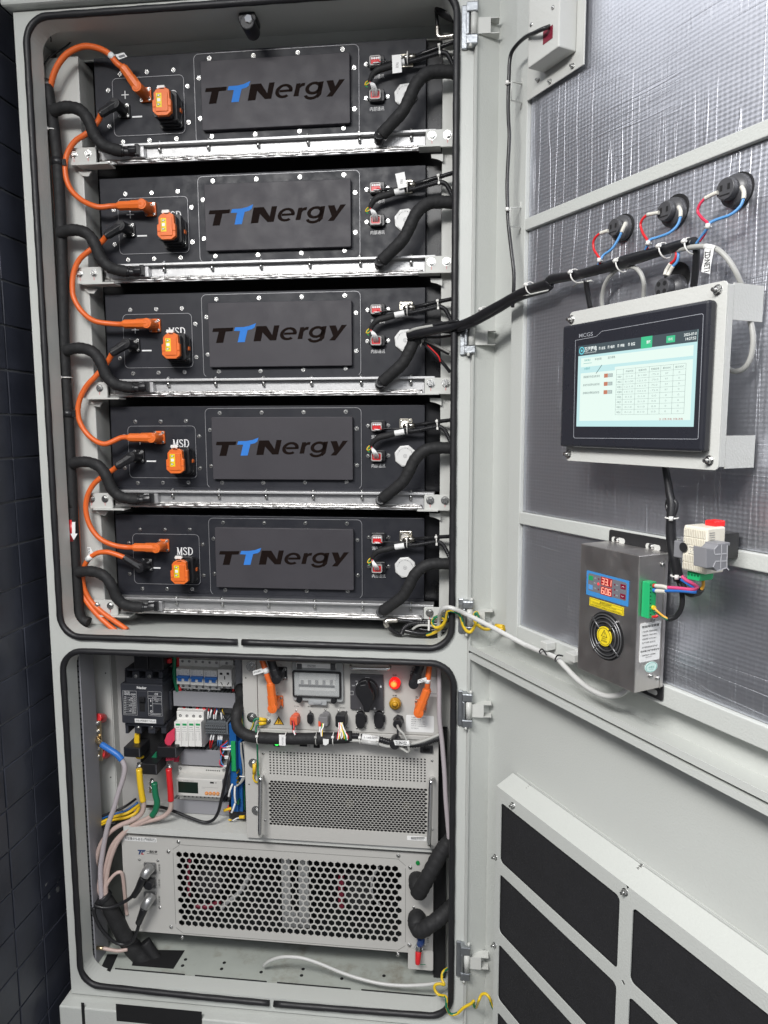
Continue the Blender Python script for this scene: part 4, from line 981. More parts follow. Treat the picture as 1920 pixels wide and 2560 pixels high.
# survey: zC sheet for the lug, zE sheet for the cable
ycb = .085
phase('heavy cable with yellow heat shrink from the left busbar', yel, zL, (495,2060), zE, [(648,-200,.09),(658,-80,.088),(672,20,.088),(684,82,.088)],
  [(684,70,.088),(690,110,.088),(672,180,.088),(600,240,.086),(480,290,.084),(395,350,.082),(320,450,.08),(280,590,.08),(272,700,.08),(296,820,.078),(325,900,.075),(350,980,.075)], .100)
phase('heavy cable with green heat shrink from the middle lug', dgreen, zL, (735,2360), zE, [(780,-80,.088),(790,20,.086),(805,90,.086),(790,160,.086),(760,205,.086)],
  [(768,195,.086),(720,230,.086),(600,290,.084),(490,375,.082),(415,470,.08),(372,600,.078),(335,760,.076),(338,880,.073),(360,980,.073)], .096)
phase('heavy cable with red heat shrink from the right lug', redp, zL, (1050,2080), zE, [(905,-200,.09),(915,-80,.088),(922,20,.088),(924,75,.088)],
  [(924,65,.088),(918,150,.088),(850,215,.088),(700,258,.086),(570,312,.084),(470,420,.08),(405,570,.076),(368,740,.073),(362,880,.07),(375,980,.07)], .102)
t = thing('phase_cable','heavy lilac grey cable with blue heat shrink bolted to the neutral bar','cable',CAB,(zE,325,900,.07),'heavy power cables in the lower compartment')
b = MB(); b.tb(zC,[(270,850,.108),(300,880,.1),(330,905,.095)],.006,n=12); obj('cable_lug', b, brass, t)
b = MB(); b.tb(zC,[(325,902,.095),(400,950,.09),(460,990,.088),(500,1035,.087)],.0074,n=14); obj('heat_shrink', b, bluep, t)
b = MB(); b.tb(zC,[(495,1028,.087),(525,1100,.086),(510,1200,.084),(470,1320,.08),(430,1460,.076),(400,1540,.074),(370,1640,.072),(335,1830,.07),(315,2000,.068),(325,2220,.066),(345,2330,.066)],.0060,n=12); obj('cable', b, lilac, t)
t = thing('ground_cable','thin pinkish cable bowing up beside the black sleeve','cable',CAB,(zE,540,1050,.08))
b = MB(); b.tb(zE,[(375,930,.07),(365,820,.07),(420,730,.074),(475,693,.078),(505,720,.082),(522,860,.085),(535,1000,.088),(545,1060,.088)],.0042,n=10); obj('cable', b, pinkc, t)
# sleeve that collects the heavy cables
t = thing('cable_sleeve','thick black protective sleeve gathering the heavy cables down into the floor cutout','sleeve',CAB,(zE,760,1500,.09))
b = MB(); b.tb(zE,[(335,905,.072),(400,1000,.074),(455,1120,.078),(520,1240,.082),(590,1340,.086),(660,1420,.09),(720,1480,.092)],.0185,n=18,rf=lambda t,i:.95+.22*t+.03*math.sin(i*1.3)); b.tb(zE,[(700,1290,.10),(770,1400,.10),(850,1490,.10)],.013,n=14); obj('sleeve', b, foam, t)
b = MB(); b.tb(zE,[(330,898,.071),(352,925,.072)],.0205,n=18); obj('sleeve_cuff', b, blackp, t)
# neutral bar
t = thing('neutral_bar','short brass neutral bar on red insulators beside the tall duct','busbar',CAB,(zC,290,1040,.11))
b = MB(); b.pb(zC,265,700,322,1042,.112,.117); nb = obj('bar', b, brass, t, bevel=.0006)
for Y in (720,790,945,1005): scrp(nb, CAB, zC, 292, Y, .112, .0056, 'nut')
for X,Y in ((318,675),(348,985)):
    b = MB(); b.tb(zC,[(X-35,Y,.118),(X+20,Y,.150)],.0115,n=10,straight=True); obj('insulator', b, redp, t, bevel=.0015)

# ---- miniature breakers
def step_module(t, X0,X1, Yb0,Yb1, Yf0,Yf1, dxf, m=zM, mt=white):
    b = MB(); b.pb(m,X0,Yb0,X1,Yb1,.150,.198); o = obj('base', b, mt, t, bevel=.0008)
    b = MB(); a,c,d,e = b.R(m,X0-dxf,Yf0,X1-dxf-4,Yf1,.125); b.box(a,c,.125,.1495,d,e); f = obj('front', b, mt, t, bevel=.0012)
    return o,f
mcb = thing('miniature_breaker','','breaker',CAB,(zM,340,690,.15))
o,f = step_module(mcb,212,464,132,688,318,612,54)
for X,Y in ((275,172),(402,176),(288,638),(410,640)): scrp(o, CAB, zM, X, Y, .150, .0034)
b = MB(); b.pb(zM,160,458,392,500,.116,.1248); b.pb(zM,176,500,245,552,.120,.1248); b.pb(zM,302,500,372,552,.120,.1248); obj('blue_toggle', b, bluep, f, bevel=.0008)
b = MB(); b.pb(zM,246,505,300,560,.1235,.1248); b.pb(zM,374,508,396,560,.1235,.1248); obj('status_window', b, inkw, f)
b = MB(); b.ptx(zM,'Nader',175,318,250,332,.1246); b.ptx(zM,'NDB1-63',300,322,385,330,.1246); b.pb(zM,283,325,285,440,.1247,th=.0001)
for k in range(4): b.ptx(zM,('C32','230V~','6000','50Hz')[k],172,352+k*22,218,364+k*22,.1246)
b.ptx(zM,'C 32',230,370,250,382,.1246); b.ptx(zM,'ON',232,402,260,412,.1246); b.pb(zM,335,352,337,390,.1247,th=.0001); b.pb(zM,352,352,354,390,.1247,th=.0001); b.pb(zM,362,408,384,416,.1247,th=.0001)
obj('breaker_print', b, inkg, f)
dxm = CAB.at(*q(zM,600,400),.14)[0]-CAB.at(*q(zM,344,400),.14)[0]; dzm = -.0006
m2_ = copy_tree(mcb, Matrix.Translation((dxm,0,dzm))); m3_ = copy_tree(mcb, Matrix.Translation((2*dxm,0,2*dzm)))
for o_,l_ in zip((mcb,m2_,m3_),('left','middle','right')): tag(o_, 'white miniature breaker with a blue toggle, %s one of three'%l_, None, 'white miniature breakers in a row')
t = thing('wall_socket','small white din rail power socket right of the blue toggle breakers','socket',CAB,(zM,1110,690,.15))
b = MB(); b.pb(zM,980,158,1240,690,.150,.198); o = obj('base', b, white, t, bevel=.0008)
b = MB(); b.pb(zM,936,332,1196,650,.118,.1495); f = obj('front', b, white, t, bevel=.0012)
b = MB()
for X0,Y0,X1,Y1 in ((975,392,1025,430),(1102,388,1152,430),(1058,452,1076,520)): b.pr(zM,X0,Y0,X1,Y1,.1177,.1179,.001)
for pts in (((988,570),(1000,565),(1032,622),(1020,628)),((1142,568),(1155,575),(1122,630),(1110,622))): b.pp(zM,list(pts),.1177,.1179)
obj('pin_slot', b, dark, f)
scrp(o, CAB, zM, 1108, 212, .150, .0036); scrp(o, CAB, zM, 1060, 665, .150, .0034); scrp(o, CAB, zM, 1185, 668, .150, .0034)
# ---- surge protector
t = thing('surge_protector','white four pole surge protector with four small green windows','surge protector',CAB,(zN,400,270,.15))
b = MB(); b.pb(zM,165,1128,672,1310,.135,.198); b.pb(zM,175,1075,665,1127,.150,.198); bb_ = obj('base', b, white, t, bevel=.0008)
b = MB()
for k in range(4): b.pb(zM,180+k*125,1090,270+k*125,1108,.1495,.150)
obj('marker_slot', b, inkw, bb_)
for k in range(4):
    b = MB(); b.pb(zM,122+k*128,1322,246+k*128,1785,.118,.198); cm_ = obj('cartridge', b, white, t, bevel=.0009)
    b = MB(); b.pb(zM,145+k*126,1350,225+k*126,1388,.1176,th=.0003); obj('green_window', b, green, cm_)
    b = MB(); b.pb(zM,150+k*126,1418,210+k*126,1424,.1177,th=.0002); b.ptx(zM,'NDU1-40/385',138+k*126,1456,222+k*126,1464,.1177); b.pb(zM,140+k*126,1495,228+k*126,1498,.1177,th=.0002)
    for j in range(7): b.ptx(zM,('Uc','In','Imax','Up','Un','Class','CE')[j],140+k*126,1525+j*22,165+k*126,1535+j*22,.1177); b.ptx(zM,('385V','20kA','40kA','1.8kV','220V','II','II')[j],205+k*126,1525+j*22,232+k*126,1535+j*22,.1177)
    obj('cartridge_print', b, inkg, cm_)
b = MB(); b.pb(zN,180,150,682,270,.135,.198); lw = obj('lower_base', b, white, t, bevel=.0008)
for k in range(4):
    b = MB(); b.pc(zM,232+k*125,1200+k*5,26,.1345,.135,n=14); h_ = obj('screw_hole', b, dark, bb_); scrp(h_, CAB, zM, 234+k*125, 1202+k*5, .1345, .0026, 'dome')
b = MB(); b.pc(zN,365,182,26,.1345,.135,n=14); h_ = obj('screw_hole', b, dark, lw); scrp(h_, CAB, zN, 367, 184, .1345, .0026, 'dome')
# ---- terminal strip with its wires
t = thing('terminal_strip','dark grey terminal strip with ten clamps right of the surge protector','terminal strip',CAB,(zM,910,1545,.15))
tgm = mat('terminal_grey',(.13,.14,.15),.45,var=.05)
for k in range(10):
    X0 = 700+k*39; b = MB(); b.pb(zM,X0,1290+k,X0+36,1370+k,.150,.198); b.pb(zM,X0,1371+k,X0+36,1535+k*2,.135,.198); o = obj('terminal', b, tgm, t, bevel=.0006)
    b = MB(); b.pb(zM,X0+8,1380+k,X0+28,1398+k,.1347,th=.0002); b.pb(zM,X0+8,1485+k*2,X0+28,1502+k*2,.1347,th=.0002); b.pb(zM,X0+4,1440+k,X0+33,1460+k,.1347,th=.0002); obj('clamp_hole', b, dark, o)
b = MB(); b.pb(zM,1092,1330,1132,1560,.13,.198); obj('end_clamp', b, tgm, t, bevel=.001)
def wires(label, specs, m, P, name='wire_set', g='loose control wires in the lower compartment'):
    t = thing(name, label, 'wires', CAB, P, g); by = {}
    for col,pts,r in specs:
        b = MB(); b.tb(m, pts, r, n=6, sub=5); obj('wire', b, col, t)
    return t
wires('red, white and yellow wires dropping into the top of the terminal strip', [
 (redp,[(765,1040,.16),(770,1080,.15),(762,1130,.145)],.0013),(inkw,[(762,1120,.145),(756,1190,.143),(752,1260,.146)],.0020),(redp,[(818,1040,.16),(820,1095,.15)],.0013),(inkw,[(820,1090,.148),(806,1160,.143),(790,1240,.146)],.0020),
 (redp,[(905,1040,.16),(880,1120,.15),(862,1180,.146)],.0011),(inkw,[(866,1180,.146),(862,1262,.147)],.0020),(bluep,[(918,1040,.16),(920,1105,.15)],.0013),(inkw,[(922,1105,.148),(905,1180,.143),(900,1262,.146)],.0020),
 (blackp,[(1000,1045,.16),(1005,1110,.15),(1050,1190,.145),(1085,1280,.146)],.0018),(yel,[(1045,1045,.16),(1025,1110,.15),(1060,1185,.147)],.0011),(inkw,[(1000,1140,.148),(1008,1210,.145),(1015,1265,.146)],.0019),(inkw,[(1045,1200,.147),(1085,1275,.146)],.0019)], zM, (zM,900,1270,.15))
wires('wires with white ferrules leaving the underside of the terminal strip', [
 (inkw,[(825,40,.15),(812,90,.145),(800,150,.144)],.0019),(inkw,[(868,45,.15),(858,90,.145),(848,150,.144)],.0019),(redp,[(800,150,.144),(790,220,.145),(800,310,.155)],.0019),(redp,[(848,150,.144),(830,210,.146),(818,290,.155)],.0019),
 (inkw,[(950,55,.15),(948,150,.145)],.0019),(inkw,[(985,60,.15),(982,150,.145)],.0019),(inkw,[(1018,60,.15),(1012,150,.145)],.0019),(lblue,[(948,150,.145),(938,200,.148),(940,260,.16)],.0018),(lblue,[(982,150,.145),(975,220,.148),(975,280,.16)],.0018),(lblue,[(1012,150,.145),(1000,220,.15),(990,280,.16)],.0018)], zN, (zN,920,290,.15))
wires('small wires looping into the left side of the blue module', [
 (redp,[(1120,160,.13),(1060,220,.125),(990,280,.122),(1050,300,.118),(1110,290,.12)],.0013),(bluep,[(1130,190,.13),(1070,240,.125),(1010,270,.123),(1060,285,.118),(1110,265,.12)],.0013),(inkw,[(1105,285,.12),(1190,262,.118)],.0022),(inkw,[(1035,330,.12),(1190,325,.118)],.0024),
 (redp,[(990,300,.13),(995,380,.122),(1020,430,.12),(1070,465,.12)],.0013),(inkw,[(1068,462,.12),(1150,462,.118)],.0022),(inkw,[(1075,495,.12),(1140,490,.118)],.0022),(lblue,[(1060,350,.13),(1000,470,.122),(1010,580,.12),(1060,640,.12)],.0013),(pinkp,[(1010,490,.13),(970,560,.122),(990,630,.12),(1050,645,.12)],.0013),(inkw,[(1055,645,.12),(1110,640,.118)],.0022)], zN, (zN,1050,650,.12))
for k,(X,cl) in enumerate(((305,redp),(420,blackp),(555,redp),(680,redp))): pass
wires('wires rising from the surge protector into the duct above', [(cl,[(X,1030,.165),(X+2,1075,.155),(X,1110,.16)],.0045) for X,cl in ((305,redp),(425,blackp),(556,redp),(682,redp))], zM, (zM,500,1080,.16))
wires('short wires between the blue toggle breakers and the duct below', [(cl,[(X,690,.165),(X+8,725,.16),(X+14,765,.17)],.0032) for X,cl in ((240,redp),(310,inkw),(370,inkw),(440,inkw),(500,blackp),(580,inkw),(650,blackp),(770,inkw),(870,blackp),(1010,blackp),(1225,redp))], zM, (zM,700,740,.16))
wires('red and green wires up the left side of the miniature breakers', [(redp,[(180,90,.15),(182,200,.15),(184,270,.15)],.0042),(dgreen,[(125,80,.14),(120,300,.14),(125,500,.14),(165,680,.145),(185,745,.15)],.0046),(redp,[(215,640,.155),(225,700,.15),(250,755,.155)],.004),(redp,[(20,120,.13),(25,200,.13)],.007)], zM, (zM,170,700,.15))
# ---- energy meter
t = thing('energy_meter','pale grey energy meter with a dark screen and four orange buttons','meter',CAB,(zN,620,1290,.15))
b = MB(); b.pb(zN,198,655,1085,865,.152,.198); o = obj('base', b, offw, t, bevel=.001)
b = MB(); b.pb(zN,218,1195,1005,1290,.152,.198); obj('lower_base', b, offw, t, bevel=.001)
b = MB(); b.pb(zN,152,885,1026,1222,.122,.1515); f = obj('front', b, offw, t, bevel=.002)
b = MB(); b.pb(zN,192,942,566,1150,.1216,th=.0003); obj('display', b, lcd, f)
for k in range(4):
    b = MB(); b.pc(zN,722+k*71,1160+k*3,30,.1195,.122,n=16); bt = obj('button', b, mat('button_orange',(.70,.22,.03),.4,var=0), f)
    b = MB(); b.pc(zN,722+k*71,1160+k*3,19,.1185,.1195,n=16); obj('button_cap', b, mat('button_cap',(.75,.40,.18),.4,var=0), bt)
b = MB(); b.pr(zN,792,942,865,972,.1216,.1218,.001); b.pc(zN,903,960,10,.1216,.1218,n=8)
for k in range(8): b.pc(zN,725+k*35,720+k*2,12,.1516,.1518,n=8)
for k in range(9): b.pb(zN,305+k*75,1208+k*3,330+k*75,1226+k*3,.1516,th=.0002)
obj('sockets', b, dark, t)
b = MB(); b.ptx(zN,'Acrel',165,908,252,925,.1218); b.ptx(zN,'DTSD1352',290,912,480,930,.1218); b.pb(zN,640,1046,940,1049,.1218,th=.0001); b.ptx(zN,'kWh',640,1056,700,1066,.1218,); b.ptx(zN,'C 3x1(6)A',175,1164,290,1178,.1218); obj('meter_print', b, inkg, f)
scrp(o, CAB, zN, 237, 688, .152, .003); scrp(o, CAB, zN, 1050, 722, .152, .004)
# ---- black lead from the meter area
t = thing('black_lead','black lead hanging in a long loop in front of the energy meter','cable',CAB,(zN,720,1700,.10))
b = MB(); b.tb(zN,[(1190,380,.12),(1150,560,.105),(1100,800,.10),(1050,1060,.10),(1005,1280,.10),(950,1500,.10),(870,1640,.10),(760,1700,.10),(620,1690,.10),(400,1610,.105),(200,1530,.11),(60,1475,.115),(-120,1420,.13),(-400,1400,.15)],.0038,n=10); obj('cable', b, blackp, t)
# ---- blue controller module on its side
t = thing('control_module','blue upright control module with green terminal blocks beside the steel boxes','control module',CAB,(zN,1290,1510,.14))
b = MB(); b.pb(zN,1168,-150,1300,1505,.118,.198); b.pb(zN,1300,180,1395,1505,.130,.198); o = obj('housing', b, dblue, t, bevel=.0015)
b = MB(); b.pb(zN,1188,185,1272,742,.112,.1178); obj('green_terminal', b, green, t, bevel=.0008)
b = MB(); b.pb(zN,1290,1300,1335,1370,.116,.13); b.pb(zN,1395,1010,1450,1500,.14,.19); obj('green_terminal', b, mat('circuit_board_green',(.01,.12,.05),.4,var=.2,vscale=80), t)
b = MB()
for Y in (775,880,955): b.pc(zN,1300,Y,18,.110,.1295,n=10)
obj('gold_terminal', b, mat('gold_terminal',(.8,.55,.1),.25,1,var=0), t)
b = MB(); b.pb(zN,1150,1505,1480,1640,.13,.198); obj('black_base', b, blackp, t, bevel=.001)
for pts in ([(1215,980,.108),(1170,1100,.105),(1145,1220,.108)],[(1265,1020,.108),(1258,1180,.105),(1275,1340,.108)],[(1265,1345,.108),(1230,1450,.106),(1200,1520,.108)]):
    b = MB(); b.tb(zN,pts,.0028,n=4); obj('wire_marker', b, paper, t)
wires('grey leads down the right side of the blue module', [(greyc,[(1375,200,.125),(1385,400,.122),(1415,600,.12),(1425,780,.12),(1380,930,.118),(1290,1020,.115)],.0026),(greyc,[(1420,180,.13),(1450,420,.126),(1460,700,.124),(1430,880,.12),(1340,990,.117)],.0022),(inkw,[(1350,835,.117),(1450,845,.117)],.0014),(yel,[(1060,1480,.12),(1130,1455,.118),(1200,1440,.118)],.0038),(yel,[(1350,1605,.12),(1440,1600,.118)],.0042),(redp,[(1140,1380,.12),(1130,1450,.117),(1170,1500,.118)],.0013),(inkw,[(1220,1670,.12),(1290,1630,.12),(1350,1615,.12)],.0014),(yel,[(1140,1655,.12),(1200,1660,.12)],.002)], zN, (zN,1400,1000,.12))
wires('yellow, blue and black leads swept left behind the heavy cables', [(yel,[(310,285,.11),(420,240,.115),(540,220,.12),(620,180,.13),(650,130,.15)],.0042),(yel,[(320,265,.11),(430,215,.115),(550,180,.12),(650,110,.15)],.004),(dblue,[(310,240,.115),(400,200,.12),(530,165,.13),(640,90,.15)],.003),(blackp,[(305,220,.115),(400,180,.12),(520,130,.13),(620,60,.16)],.0034),(blackp,[(310,310,.11),(380,280,.112),(450,268,.115)],.003)], zE, (zE,450,300,.12))
# ================================================================== BATTERY CONTROL BOX (upper right steel box)
hb = thing('battery_control_box','pale steel control box with rotary switch, breaker window and two round lamps','control box',CAB,(zD,830,690,YH))
XLb = CAB.at(*q(zO,280,500),YH)[0]; XRb = CAB.at(1097,1740,YH)[0]; XFl = CAB.at(*q(zD,80,400),YH)[0]
zHb = CAB.at(*q(zD,830,655),YH)[1]; zHt = .80; zPb = CAB.at(*q(zF,700,372),YH)[1]
facem = mat('control_box_face',(.50,.49,.465),.42,0,.1,500,.03,6)
b = MB(); b.box(XLb,XRb,YH,.60,zHb,zHt); hf = obj('front_panel', b, facem, hb, bevel=.001)
b = MB(); b.box(XFl,XLb-.0008,YH-.002,YH+.01,zHb-.01,zHt); b.box(XFl,XFl+.002,YH+.011,.198,zHb-.01,zHt); fl1 = obj('side_flange', b, facem, hb, bevel=.0008)
b = MB(); b.box(XLb-.001,XRb,YH-.004,YH+.02,zHb-.010,zHb-.001); obj('lower_lip', b, facem, hb, bevel=.001)
def knob(par, m, X, Y, y):
    x,z = CAB.at(*q(m,X,Y),y); b = MB(); b.cyl((x,y,z),(x,y-.0018,z),.0118,n=28); k = obj('washer', b, steel, par, bevel=.0004); scr(k,CAB,x,y-.0018,z,.0068,'bolt')
knob(fl1,zO,180,162,YH-.002); knob(fl1,zO,192,975,YH-.002)
b = MB(); b.pc(zO,92,350,11,YH-.0023,YH-.002,n=8); obj('hole', b, dark, fl1)
# breaker window
b = MB(); b.pr(zO,832,98,1648,728,YH-.010,YH-.0005,.006); wf = obj('breaker_window', b, mat('window_frame_grey',(.34,.35,.35),.3,0,.05,300,.05,20), hb, bevel=.002)
b = MB(); b.pr(zO,895,118,1530,196,YH-.015,YH-.0102,.002); obj('white_strip', b, paper, wf, bevel=.001)
b = MB(); b.pb(zO,905,125,985,212,YH-.017,YH-.0101); b.pb(zO,1440,130,1522,228,YH-.017,YH-.0101); obj('window_hinge', b, mat('hinge_plastic_grey',(.07,.07,.075),.3), wf, bevel=.001)
b = MB(); a,c,d,e = b.R(zO,842,238,1615,655,YH-.0115); b.ring(rr(a,c,d,e,.004,4),rr(a+.0042,c-.0042,d+.0036,e-.0036,.002,4),YH-.016,YH-.0101); obj('window_seal', b, rubber, wf, bevel=.001)
b = MB(); b.box(a+.0043,c-.0043,YH-.0108,YH-.0101,d+.004,e-.004); obj('window_recess', b, mat('recess_grey',(.30,.31,.31),.5), wf)
b = MB(); b.pb(zO,942,268,1528,372,YH-.0125,YH-.0109); b.pb(zO,950,376,1520,555,YH-.0120,YH-.0109); bk = obj('breaker_row', b, mat('breaker_grey',(.50,.50,.49),.45), wf, bevel=.0006)
b = MB()
for X in (990,1108,1222,1338,1455): b.pb(zO,X-24,388,X+24,462,YH-.0145,YH-.0121)
b.pb(zO,935,462,1508,500,YH-.0150,YH-.0121); obj('toggle_bar', b, mat('toggle_navy',(.008,.010,.018),.35), bk, bevel=.0006)
b = MB(); b.box(a+.0043,c-.0043,YH-.0152,YH-.0147,d+.004,e-.004); obj('window_pane', b, mat('thin_clear_pane',(.75,.77,.77),.06,var=0,alpha=.22), wf)
for X,Y in ((940,706),(1492,720)):
    b = MB(); b.pc(zO,X,Y,45,YH-.018,YH-.0101,n=20); b.pc(zO,X,Y,32,YH-.021,YH-.0181,n=8); obj('window_knob', b, blackp, wf)
b = MB(); b.pr(zO,1088,706,1382,786,YH-.012,YH-.0001,.003); b.pr(zO,1160,722,1300,768,YH-.015,YH-.0121,.003); obj('window_latch', b, mat('clear_latch',(.36,.37,.38),.25), wf, bevel=.001)
b = MB(); b.ptx(zO,'ON/OFF',1080,148,1200,178,YH-.0153); outl(b,zO,1078,145,1205,181,YH-.0153); obj('strip_print', b, inkg, wf)
# rotary switch
b = MB(); b.pr(zP,225,302,756,862,YH-.008,YH-.0005,.002); rs = obj('rotary_switch', b, mat('switch_plate',(.060,.058,.064),.4,0,.05,400,.05,20), hb, bevel=.0012)
b = MB(); b.pc(zP,484,562,180,YH-.024,YH-.0081,n=40); obj('dial', b, blackp, rs, bevel=.0015)
b = MB(); b.pp(zP,[(385,465),(462,455),(482,398),(508,410),(540,520),(590,600),(600,700),(555,800),(530,905),(448,905),(430,815),(380,720),(352,640),(352,520)],YH-.046,YH-.0242); obj('handle', b, mat('black_handle',(.010,.010,.012),.42), rs, bevel=.003)
b = MB(); outl(b,zP,466,340,534,380,YH-.0084,.0004); outl(b,zP,222,560,278,620,YH-.0084,.0004)
for k in range(8):
    t0,t1 = PI*(1.0-.17)-k*.09, PI*(1.0-.17)-(k+1)*.09; cx,cy,R_s = 484,562,196
    b.pp(zP,[(cx+R_s*math.cos(t0),cy-R_s*math.sin(t0)),(cx+R_s*math.cos(t1),cy-R_s*math.sin(t1)),(cx+(R_s-8)*math.cos(t1),cy-(R_s-8)*math.sin(t1)),(cx+(R_s-8)*math.cos(t0),cy-(R_s-8)*math.sin(t0))],YH-.0084,YH-.0082)
for X,Y in ((714,485),(618,835)): b.pb(zP,X-13,Y-5,X+13,Y+18,YH-.0084,th=.0002); outl(b,zP,X-8,Y-22,X+8,Y-4,YH-.0084,.0004)
b.ptx(zP,'分闸',310,394,345,410,YH-.0084); b.ptx(zP,'TRIP',250,465,298,480,YH-.0084); b.pb(zP,384,820,390,840,YH-.0084,th=.0002)
obj('switch_print', b, inkw, rs)
# lamps
for nm,X,Y,colr,lit in (('indicator_lamp',936,445,'red',1),('indicator_lamp',942,770,'amber',0)):
    b = MB(); b.pc(zP,X,Y,98,YH-.006,YH-.0003,n=32); rl = obj(nm, b, mat('lamp_ring_%s'%colr,(.30,.02,.02) if lit else (.42,.28,.03),.3), hb, bevel=.0012, label='lit red round lamp' if lit else 'unlit amber round lamp')
    b = MB(); x_,z_ = CAB.at(*q(zP,X-4,Y+6),YH-.018); r_ = .0122
    b.cyl((x_,YH-.016,z_),(x_,YH-.0061,z_),r_,r_+.0006,n=32)
    for (ra,ya),(rb,yb) in (((1,0),(.92,-.0018)),((.92,-.0018),(.6,-.003)),((.6,-.003),(.05,-.0035))): b.cyl((x_,YH-.016+ya,z_),(x_,YH-.016+yb,z_),r_*ra,r_*rb,n=32)
    if lit:
        m_ = bpy.data.materials.new('lit_red_lens'); m_.use_nodes = True; nt = m_.node_tree; bs = nt.nodes['Principled BSDF']; bs.inputs['Base Color'].default_value = (.6,.02,.01,1); bs.inputs['Roughness'].default_value = .2
        tc_ = nt.nodes.new('ShaderNodeTexCoord'); mp_ = nt.nodes.new('ShaderNodeVectorMath'); mp_.operation = 'DISTANCE'; nt.links.new(tc_.outputs['Object'], mp_.inputs[0]); mp_.inputs[1].default_value = (x_-.0015,YH-.018,z_)
        rp_ = nt.nodes.new('ShaderNodeValToRGB'); mr_ = nt.nodes.new('ShaderNodeMapRange'); mr_.inputs[2].default_value = .0125; nt.links.new(mp_.outputs['Value'], mr_.inputs[0]); nt.links.new(mr_.outputs[0], rp_.inputs[0])
        rp_.color_ramp.elements[0].color = (1,.62,.12,1); rp_.color_ramp.elements[1].color = (.75,.01,.01,1); e_ = rp_.color_ramp.elements.new(.45); e_.color = (1,.35,.06,1); e_ = rp_.color_ramp.elements.new(.62); e_.color = (.95,.02,.015,1)
        nt.links.new(rp_.outputs[0], bs.inputs['Emission Color']); bs.inputs['Emission Strength'].default_value = 1.15
        obj('lens', b, m_, rl)
    else: obj('lens', b, mat('amber_lens',(.62,.33,.03),.28,var=0), rl)
# top handle
def bar_handle(par, m, pts, r, nm='handle'):
    b = MB(); b.tb(m, pts, r, n=12, sub=5); return obj(nm, b, chrome, par)
bar_handle(hb, zP, [(262,105,YH),(250,125,YH-.012),(236,165,YH-.026),(262,192,YH-.031),(340,196,YH-.032),(560,202,YH-.032),(760,206,YH-.032),(828,202,YH-.031),(862,172,YH-.026),(856,140,YH-.012),(850,122,YH)], .0036)
# sockets along the bottom
def oval(par, m, X0,Y0,X1,Y1, y0, y1, ml, nm='socket', rr_=.006, **k):
    b = MB(); a,c,d,e = b.R(m,X0,Y0,X1,Y1,y0); r_ = min(c-a,e-d)/2*.95; b.prism(rr(a,c,d,e,r_,6),y0,y1); return obj(nm, b, ml, par, bevel=.0012, **k)
oro = mat('orange_connector',(.72,.12,.05),.4)
o = oval(hb,zD,428,528,482,612,YH-.010,YH,oro,'socket',label='orange connector with red and black wires'); b = MB(); b.pr(zD,413,555,466,612,YH-.028,YH-.0101,.003); obj('plug', b, oro, o, bevel=.001)
oval(hb,zD,536,530,578,602,YH-.012,YH,blackp)
cgr = mat('connector_grey',(.20,.195,.20),.4)
o = oval(hb,zD,640,518,700,622,YH-.010,YH,cgr,'socket',label='grey connector'); b = MB(); b.pr(zD,617,552,684,618,YH-.030,YH-.0101,.003); obj('plug', b, cgr, o, bevel=.001)
b = MB(); b.pb(zD,617,582,632,618,YH-.0305,th=.0004); obj('latch', b, oro, o)
o = oval(hb,zD,760,518,822,622,YH-.010,YH,blackp); b = MB(); b.pr(zD,738,540,810,628,YH-.030,YH-.0101,.005); obj('plug', b, blackp, o, bevel=.0015)
for X in (920,1052):
    o = oval(hb,zD,X-34,518,X+30,636,YH-.012,YH,blackp); b = MB(); b.pb(zD,X+20,545,X+42,590,YH-.009,YH-.001); b.pb(zD,X-38,540,X-28,600,YH-.009,YH-.001); obj('latch', b, blackp, o, bevel=.0008)
for X,Y in ((460,505),(561,508),(563,604),(668,497),(762,508),(821,510),(823,622),(894,510),(894,630),(953,628),(1025,516),(1084,518),(1027,630),(1085,630)): scrp(hb,CAB,zD,X,Y,YH,.0026,'dome')
b = MB(); b.pc(zD,1190,580,40,YH-.010,YH,n=6); b.pc(zD,1183,605,33,YH-.030,YH-.0101,n=16); o = obj('cable_gland', b, blackp, hb, bevel=.001)
b = MB(); b.pr(zP,1117,950,1562,1216,YH-.0006,YH,.003); lb = obj('white_label', b, paper, hb)
b = MB()
for k,s_ in enumerate(('产品编号: H24120100391','额定容量: 高压箱','电压范围: DC 600-1500V','额定电流: DC200A/250A','序 列 号: N24070814H01','生产日期: 年')): b.ptx(zP,s_,1202,972+k*34,(1428,1358,1422,1422,1440,1316)[k],992+k*34,YH-.0009)
obj('label_print', b, inkg, lb)
b = MB(); 
tri = lambda b_,k,y: b_.pp(zO,[(618+(618-618)*k,955+0),(702,1097),(534,1097)] if k==0 else [(618,975+k*6),(688-k*6,1089),(548+k*6,1089)],y,y+.0003)
tri(b,0,YH-.0004); wt = obj('warning_triangle', b, ink, hb); b = MB(); tri(b,1,YH-.0008); wy = obj('yellow_field', b, mat('warning_orange',(.80,.45,.03),.5,var=0), wt)
b = MB(); b.pp(zO,[(624,990),(606,1032),(618,1032),(606,1070),(614,1078),(632,1024),(618,1022),(632,992)],YH-.0012,YH-.0010); obj('flash', b, ink, wy)
b = MB()
b.ptx(zP,'电源',905,294,968,318,YH-.0003,bold=.01); b.ptx(zP,'故障',903,620,970,645,YH-.0003,bold=.01); b.ptx(zP,'LINK',975,895,1018,908,YH-.0003)
b.ptx(zO,'DC 1500V',862,793,938,808,YH-.0003); b.ptx(zO,'通讯接口',1080,798,1165,818,YH-.0003); b.ptx(zO,'对外接口',1322,812,1408,828,YH-.0003); b.ptx(zP,'动环通讯',60,818,148,836,YH-.0003)
